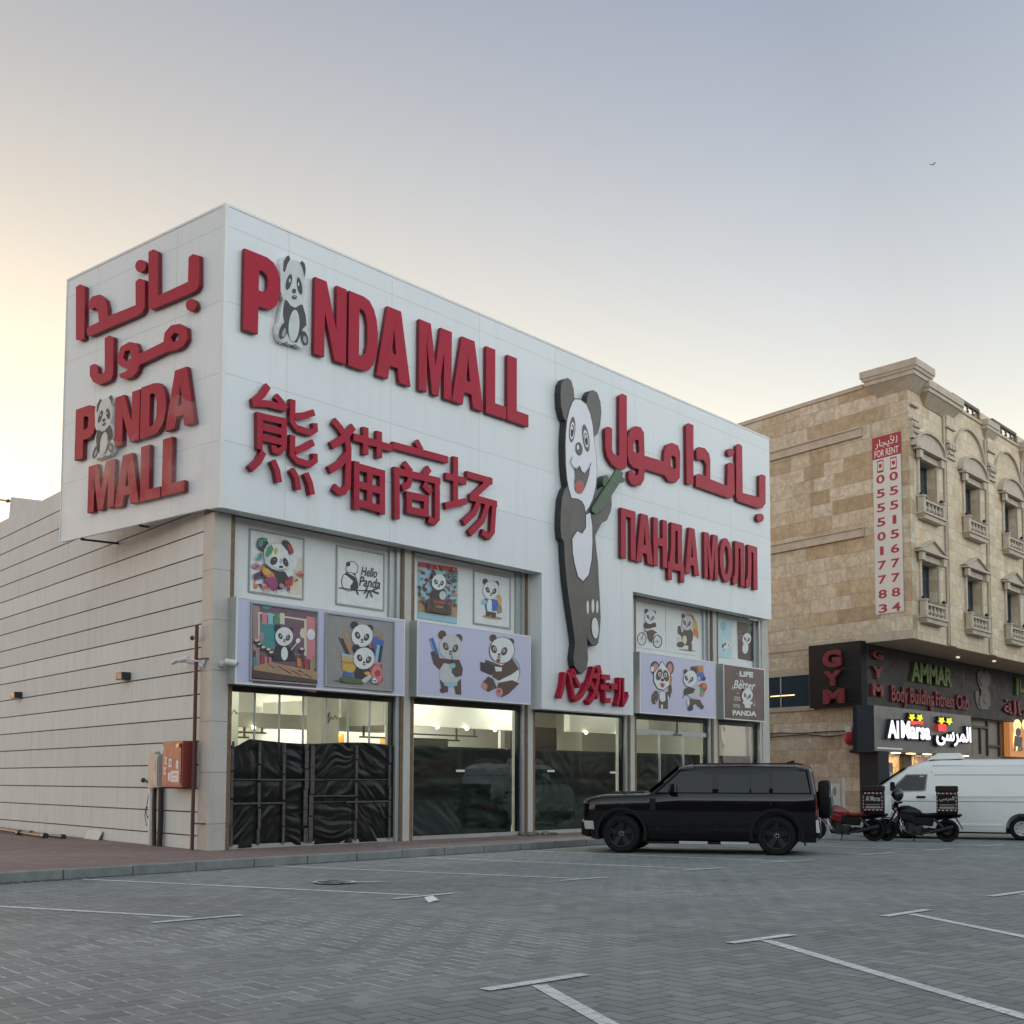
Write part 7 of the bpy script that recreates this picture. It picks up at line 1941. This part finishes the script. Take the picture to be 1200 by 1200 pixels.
VF, VR, VW = 2.62, -0.02, 0.285
cut = []
for x in (VF, VR):
    for s_ in (1, -1):
        q = MB(CLAD); r = 0.36
        pts = [(x - r, 0.0)] + [(x + r * math.cos(a), .29 + r * math.sin(a)) for a in [math.pi - math.pi * k / 24 for k in range(25)]] + [(x + r, 0.0)]
        q.prism(pts, lambda u, w, d: V((u, d, w)), s_ * .48, s_ * 1.2); cut.append(q)
boolean_cut(body, cut); smooth_obj(body, 30)
for x in (VF, VR):
    for s_ in (1, -1): wheel(van, x, s_ * .735, VW, .19, .175, 8, SILV, s_, disc=False)
for s_ in (1, -1):
    T = lambda u, w, d, s_=s_: V((u, s_ * (vy(w) + d), w))
    q = MB(TINT); q.prism([(2.92, 1.20), (2.86, 1.30), (2.60, 1.565), (2.15, 1.57), (2.20, 1.22), (2.26, 1.20)], T, -.005, .006); q.build('cab_window', van)
    q = MB(pm('seal_grey', (0.22, 0.23, 0.23), 0.6)); q.prism([(2.98, 1.17), (2.90, 1.31), (2.62, 1.59), (2.11, 1.595), (2.16, 1.19), (2.22, 1.17)], T, -.008, .002); q.build('window_seal', van)
    q = MB(pm('van_gap', (0.12, 0.125, 0.125), 0.8))
    for x, za, zb in ((2.02, .25, 1.66), (0.74, .25, 1.80), (-.62, .3, 1.75)):
        q.prism([(x - .008, za), (x - .008, zb), (x + .008, zb), (x + .008, za)], T, -.006, .0015)
    for xa, xb, z in ((2.95, -1.0, .925), (1.95, -1.0, 1.575), (2.0, -1.0, 1.80)):
        q.prism([(xb, z - .007), (xb, z + .007), (xa, z + .007), (xa, z - .007)], T, -.006, .002)
    q.prism([(2.96, .30), (2.96, 1.0), (2.975, 1.0), (2.975, .30)], T, -.006, .0015)
    q.build('panel_gap', van)
    q = MB(WHITEPT)
    for z, xa in ((1.06, -1.0), (.36, .40)): q.prism([(xa, z - .03), (xa, z + .03), (1.96, z + .03), (1.96, z - .03)], T, -.004, .012)
    q.build('pressed_rib', van, bevel=0.01)
    q = MB(CLAD); q.prism([(2.17, 1.005), (2.17, 1.055), (2.38, 1.055), (2.38, 1.005)], T, -.002, .03); q.build('door_handle', van, bevel=0.01)
    q = MB(CLAD); q.bar((2.92, s_ * .82, 1.22), (2.95, s_ * .98, 1.24), .05, .05); q.box(2.88, 2.99, min(s_ * .94, s_ * 1.06), max(s_ * .94, s_ * 1.06), 1.18, 1.40); q.build('mirror', van, bevel=0.02)
    q = MB(LAMPW); q.hexa([V((3.36, s_ * .83, .72)), V((3.60, s_ * .66, .72)), V((3.57, s_ * .60, .72)), V((3.33, s_ * .77, .72)), V((3.33, s_ * .83, .92)), V((3.57, s_ * .66, .92)), V((3.54, s_ * .60, .92)), V((3.30, s_ * .77, .92))]); q.build('headlight', van, bevel=0.01)
q = MB(INK['lg']); q.prism([(2.2, 1.525), (2.2, 1.555), (2.3, 1.555), (2.3, 1.525)], lambda u, w, d: V((u, vy(w) + d, w)), .006, .009); q.build('window_sticker', van)
q = MB(TINT); q.add([(3.345, -.74, 1.30), (3.345, .74, 1.30), (2.66, .66, 1.775), (2.66, -.66, 1.775)], [(0, 1, 2, 3)]); q.add([(3.32, -.74, 1.28), (3.32, .74, 1.28), (2.64, .66, 1.755), (2.64, -.66, 1.755)], [(3, 2, 1, 0)]); q.build('windscreen', van)
q = MB(CLAD); q.hexa([V((3.5, -.78, .22)), V((3.70, -.6, .24)), V((3.70, .6, .24)), V((3.5, .78, .22)), V((3.5, -.79, .46)), V((3.70, -.6, .46)), V((3.70, .6, .46)), V((3.5, .79, .46))]); q.build('front_bumper', van, bevel=0.03)
q = MB(WHITEPT); q.hexa([V((2.14, -.5, 1.95)), V((2.14, .5, 1.95)), V((1.26, .5, 1.97)), V((1.26, -.5, 1.97)), V((1.88, -.46, 2.12)), V((1.88, .46, 2.12)), V((1.34, .46, 2.12)), V((1.34, -.46, 2.12))]); ao = q.build('roof_cooling_unit', van, bevel=0.03)
q = MB(INK['gy']); q.hexa([V((2.06, -.3, 1.999)), V((2.06, .3, 1.999)), V((2.0, .3, 2.03)), V((2.0, -.3, 2.03)), V((2.063, -.3, 2.003)), V((2.063, .3, 2.003)), V((2.003, .3, 2.034)), V((2.003, -.3, 2.034))]); q.box(1.45, 1.75, .462, .466, 2.03, 2.07) ; q.build('vent_grille', ao)
q = MB(CLAD); q.box(-.95, 3.3, -.68, .68, .15, .28); q.build('underbody', van)

# ------------------------------------------------------------------ delivery motorcycles
def motorcycle(name, label, px, py, tankm, seatm, boxtext, cover):
    c = PZ(px, py)
    m_ = thing(name, c, label, 'motorcycle', 'delivery motorcycles beside the van', 0, True)
    h_ = V((-0.335, 0.942, 0)).normalized()
    m_.rotation_euler = (0, 0, math.atan2(h_.y, h_.x))
    FX, RX, r = .685, -.685, .265
    MET = pm('engine_metal', (0.035, 0.035, 0.036), 0.45, metal=0.5, var=0.3)
    BK = CLAD
    for x, w in ((FX, .09), (RX, .12)):
        t = MB(RUBBER); t.lathe([(r - .055, -w / 2), (r - .02, -w / 2), (r, -w * .25), (r, w * .25), (r - .02, w / 2), (r - .055, w / 2), (r - .06, 0)], (x, 0, r), (0, 1, 0), 32); to = t.build('wheel', m_, smooth=35)
        q = MB(BK); q.lathe([(r - .075, -w * .35), (r - .05, -w * .4), (r - .05, w * .4), (r - .075, w * .35), (r - .085, 0)], (x, 0, r), (0, 1, 0), 32); q.cyl((x, -.05, r), (x, .05, r), .04, n=14)
        for k in range(6):
            a = math.pi * k / 3 + .2; q.bar((x + .03 * math.cos(a), 0, r + .03 * math.sin(a)), (x + (r - .07) * math.cos(a), 0, r + (r - .07) * math.sin(a)), .03, .022)
        q.build('rim', to)
        q = MB(MET); q.cyl((x, .055, r), (x, .062, r), .10, n=24); q.build('brake_disc', to)
    q = MB(MET)
    for s_ in (-.075, .075): q.tube([(FX, s_, r), (FX - .27, s_, .83)], .022, 8)
    q.build('fork', m_, smooth=60)
    q = MB(BK); pts = [(r + .03) for _ in range(9)]
    secs = []
    for k in range(9):
        a = RAD(20 + k * 17); x = FX + (r + .035) * math.cos(a) - .02; z = r + (r + .035) * math.sin(a)
        secs.append([V((x, -.06, z - .02)), V((x, -.05, z + .005)), V((x, .05, z + .005)), V((x, .06, z - .02))])
    q.loft(secs); q.build('front_fender', m_, smooth=50)
    q = MB(BK)
    q.tube([(.40, 0, .80), (.30, 0, .55), (.18, 0, .22), (-.15, 0, .20), (-.30, 0, .32)], .03, 8); q.tube([(.38, 0, .78), (.05, 0, .62), (-.35, 0, .56), (-.95, 0, .62)], .032, 8)
    for s_ in (-.10, .10): q.tube([(-.22, s_, .30), (RX, s_, r)], .025, 8); q.tube([(-.35, s_, .56), (-.62, s_, .30)], .02, 8)
    q.build('frame', m_, smooth=60)
    q = MB(MET); q.box(-.16, .20, -.12, .12, .20, .36); q.hexa([V((.02, -.09, .36)), V((.2, -.09, .34)), V((.2, .09, .34)), V((.02, .09, .36)), V((.07, -.1, .56)), V((.25, -.1, .53)), V((.25, .1, .53)), V((.07, .1, .56))]); q.cyl((-.03, -.16, .27), (-.03, .16, .27), .09, n=18); q.build('engine', m_, bevel=0.015)
    q = MB(tankm)
    def bl(x, w, z0, z1): return [V((x, -w * .7, z0)), V((x, -w, z0 + (z1 - z0) * .5)), V((x, -w * .6, z1 - .02)), V((x, 0, z1)), V((x, w * .6, z1 - .02)), V((x, w, z0 + (z1 - z0) * .5)), V((x, w * .7, z0))]
    q.loft([bl(.42, .07, .64, .78), bl(.34, .13, .58, .84), bl(.18, .155, .56, .85), bl(.0, .13, .58, .79), bl(-.12, .09, .60, .71)]); q.build('fuel_tank', m_, smooth=50)
    q = MB(tankm)
    for s_ in (-1, 1): q.hexa([V((.40, s_ * .10, .52)), V((.40, s_ * .15, .56)), V((.05, s_ * .15, .44)), V((.08, s_ * .10, .42)), V((.44, s_ * .10, .66)), V((.42, s_ * .15, .68)), V((.06, s_ * .15, .60)), V((.06, s_ * .1, .60))])
    q.build('side_shroud', m_, bevel=0.015)
    q = MB(seatm); q.loft([bl(-.06, .09, .61, .69), bl(-.2, .12, .58, .665), bl(-.42, .13, .58, .68), bl(-.62, .12, .61, .71), bl(-.76, .08, .64, .71)]); q.build('seat', m_, smooth=50)
    q = MB(BK); q.loft([bl(-.45, .10, .50, .60), bl(-.7, .11, .53, .63), bl(-.98, .06, .58, .655)]); q.hexa([V((-.86, -.05, .57)), V((-.86, .05, .57)), V((-.90, .05, .56)), V((-.90, -.05, .56)), V((-1.02, -.06, .30)), V((-1.02, .06, .30)), V((-1.04, .06, .30)), V((-1.04, -.06, .30))])
    q.tube([(-.80, .09, .60), (-.98, .20, .62)], .012, 6); q.build('tail_fairing', m_, smooth=50)
    q = MB(LAMPR); q.box(-1.02, -.97, -.05, .05, .60, .66); q.build('tail_light', m_, bevel=0.008)
    q = MB(BK); q.tube([(.33, -.33, .90), (.38, -.26, .92), (.42, -.1, .86), (.42, .1, .86), (.38, .26, .92), (.33, .33, .90)], .016, 8); q.build('handlebar', m_, smooth=60)
    for s_ in (-1, 1):
        q = MB(BK); q.tube([(.38, s_ * .25, .92), (.36, s_ * .30, 1.04)], .008, 6); q.sph((.35, s_ * .31, 1.06), .025, .07, .045, 8); q.build('mirror', m_)
        q = MB(pm('indicator_amber', (.45, .16, .03), .3)); q.sph((.46, s_ * .20, .76), .035, n=6); q.build('indicator', m_)
    q = MB(tankm); q.hexa([V((.40, -.10, .70)), V((.40, .10, .70)), V((.54, .08, .72)), V((.54, -.08, .72)), V((.40, -.11, .92)), V((.40, .11, .92)), V((.50, .09, .94)), V((.50, -.09, .94))]); q.build('headlamp_cowl', m_, bevel=0.03)
    q = MB(LAMPW); q.lathe([(0, 0), (.075, 0), (.07, .03), (0, .045)], (.525, 0, .82), (1, 0, .1), 16); q.build('headlight', m_, smooth=40)
    q = MB(INK['lg']); q.hexa([V((.60, -.10, .52)), V((.60, .10, .52)), V((.612, .10, .52)), V((.612, -.10, .52)), V((.54, -.10, .70)), V((.54, .10, .70)), V((.552, .10, .70)), V((.552, -.10, .70))]); q.build('number_plate', m_)
    q = MB(MET); q.tube([(.22, .11, .40), (.26, .13, .24), (.05, .15, .16), (-.3, .16, .22)], .022, 8); q.tube([(-.3, .16, .22), (-.82, .17, .36)], [.04, .055], 12); q.build('exhaust', m_, smooth=60)
    q = MB(BK); q.tube([(0.0, .12, .2), (.06, .22, .02)], .012, 6); q.build('side_stand', m_)
    q = MB(BK); q.tube([(.02, -.22, .24), (.02, .22, .24)], .014, 6); q.build('foot_peg', m_)
    q = MB(MET); q.box(-.9, -.45, -.12, .12, .66, .69); q.build('rack', m_)
    q = MB(BK)
    for s_ in (-1, 1): q.hexa([V((-.36, s_ * .09, .36)), V((.02, s_ * .11, .38)), V((.02, s_ * .135, .40)), V((-.36, s_ * .12, .38)), V((-.42, s_ * .09, .57)), V((.04, s_ * .10, .58)), V((.04, s_ * .13, .57)), V((-.42, s_ * .12, .56))])
    q.build('side_panel', m_, bevel=0.01)
    q = MB(BK); q.hexa([V((-.14, -.11, .14)), V((.30, -.09, .17)), V((.30, .09, .17)), V((-.14, .11, .14)), V((-.14, -.12, .21)), V((.34, -.10, .28)), V((.34, .10, .28)), V((-.14, .12, .21))]); q.build('belly_pan', m_, bevel=0.015)
    q = MB(BK); q.box(.24, .29, -.11, .11, .34, .56); q.build('radiator', m_)
    q = MB(CHROME)
    for s_ in (-1, 1): q.tube([(.33, s_ * .05, .60), (.36, s_ * .24, .48), (.30, s_ * .26, .30), (.20, s_ * .08, .19)], .012, 6)
    q.build('crash_bar', m_, smooth=60)
    q = MB(BK); q.hexa([V((-.62, .10, .24)), V((-.12, .12, .22)), V((-.12, .14, .22)), V((-.62, .12, .24)), V((-.62, .10, .30)), V((-.12, .12, .32)), V((-.12, .14, .32)), V((-.62, .12, .30))]); q.build('chain_cover', m_)
    q = MB(BK)
    for s_ in (-1, 1): q.tube([(.38, s_ * .22, .90), (.52, s_ * .16, .86), (.46, s_ * .07, .68), (.36, s_ * .04, .62)], .007, 5)
    q.build('control_cable', m_)
    q = MB(MET); q.tube([(-.38, -.15, .55), (-.62, -.15, .31)], [.03, .035], 10); q.tube([(-.38, .15, .55), (-.62, .15, .31)], [.03, .035], 10); q.build('shock_absorber', m_)
    # delivery box with a chequered edge
    BXM = pm('delivery_box_black', (0.012, 0.008, 0.008), 0.6, var=0.2, spec=0.2)
    q = MB(BXM); q.box(-.93, -.46, -.24, .24, .70, 1.16); q.hexa([V((-.92, -.22, .63)), V((-.55, -.2, .63)), V((-.55, .2, .63)), V((-.92, .22, .63)), V((-.93, -.24, .699)), V((-.46, -.24, .699)), V((-.46, .24, .699)), V((-.93, .24, .699))]); bo = q.build('delivery_box', m_, bevel=0.015)
    q = MB(pm('delivery_lid', (0.022, 0.016, 0.015), 0.5, spec=0.2)); q.box(-.945, -.445, -.255, .255, 1.162, 1.31); q.build('lid', bo, bevel=0.03)
    q = MB(INK['lg']); rr = MB(pm('check_red', (.35, .04, .03), .5))
    n = 9
    for k in range(n):
        xa = -.90 + .41 * k / n; xb = xa + .41 / n * .55
        for z in (.73, 1.12): (q if k % 2 == 0 else rr).box(xa, xb + .012, .241, .244, z, z + .03)
        za = .75 + .36 * k / n
        for x in (-.91, -.49): (q if k % 2 else rr).box(x, x + .025, .2441, .246, za, za + .025)
        for y in (-.2, .18): (q if k % 2 else rr).box(-.934, -.931, y, y + .025, za, za + .025)
    q.build('check_strip', bo); rr.build('check_strip', bo)
    q = MB(INK['lg'])
    TBX = lambda u, w, d: V((-u, .241 + d, w))
    put_text(q, boxtext, TBX, .53, .86, .95, 1.07, .003, None, .01)
    q.build('box_lettering', bo, normals=False)
    q = MB(INK['gy']); q.box(-.86, -.53, .241, .2435, .86, .88); q.box(-.86, -.53, .241, .2435, .78, .83); q.build('box_print', bo)
    return m_
REDT = pm('motorcycle_red', (0.20, 0.008, 0.012), 0.25, coat=0.6)
BLKT = pm('motorcycle_black', (0.006, 0.006, 0.007), 0.3, spec=0.3)
mr = motorcycle('motorcycle', 'red motorcycle with a red seat and black delivery box, behind the black car', 989.5, 985.0, REDT, pm('red_seat', (0.22, 0.015, 0.018), 0.5), 'Al Marsa', False)
q = MB(glass_mat('screen_clear', (0.9, 0.93, 0.93), 0.05)); q.hexa([V((.45, -.16, .93)), V((.45, .16, .93)), V((.46, .16, .93)), V((.46, -.16, .93)), V((.30, -.13, 1.30)), V((.30, .13, 1.30)), V((.31, .13, 1.30)), V((.31, -.13, 1.30))]); q.build('windshield', mr)
mk = motorcycle('motorcycle', 'black motorcycle with a black seat and delivery box parked in front of the van door', 1074.5, 986.0, BLKT, pm('black_seat', (0.007, 0.007, 0.007), 0.6, spec=0.2), '\ufef0\ufeb3\ufeae\ufee4\ufedf\ufe8d', True)
# helmet hung on the black motorcycle's mirror
hv = Matrix.Rotation(mk.rotation_euler.z, 4, 'Z'); hp = mk.location + hv @ V((.40, .22, 1.10))
m = MB(pm('helmet_black', (0.01, 0.01, 0.011), 0.25, coat=0.5)); m.sph(hp, .15, .135, .15, 12)
ho = m.build('helmet', None, smooth=60); tag(ho, 'round black helmet hung on the handlebar of the black motorcycle', 'helmet')
m = MB(TINT); d_ = hv @ V((1, .35, -.1)); m.sph(hp + d_.normalized() * .035, .12, .12, .075, 10); m.build('visor', ho, smooth=60)
# boxes and a pale cart seen beyond the spare wheel
q = PZ(985, 964)
pc = thing('wall_poster_stand', V((19.5, -2.6, 0.0)), 'white framed notice stand against the stone wall behind the red motorcycle', 'stand')
for k, (a, c) in enumerate((((971, 918), (984, 945)), ((985.5, 911), (990, 946)))):
    A_, B_ = PY(*a, -1.0), PY(*c, -1.0)
    m = MB(pm('notice_panel', (.36, .35, .32), .6, var=.15, dirt=.4)); m.box(A_.x, B_.x, -1.02, -0.98, min(B_.z, .5), A_.z); m.build('panel', pc)
A_, B_ = PY(973, 921, -1.0), PY(982, 934, -1.0)
m = MB(INK['br']); m.prism(ell((A_.x + B_.x) / 2, (A_.z + B_.z) / 2, .10, .14), lambda u, w, d: V((u, -1.02 - d, w)), .001, .004); m.prism(ell(A_.x + .1, B_.z - .1, .06, .12, 20), lambda u, w, d: V((u, -1.02 - d, w)), .001, .004); m.build('print', pc)
A_ = PY(980, 950, -1.0)
m = MB(BLACKM); m.box(PY(972, 945, -1).x, PY(973, 945, -1).x + .05, -1.01, -.99, .14, 1.3); m.box(PY(988, 945, -1).x, PY(988, 945, -1).x + .06, -1.01, -.99, .14, 1.3); m.build('leg', pc)
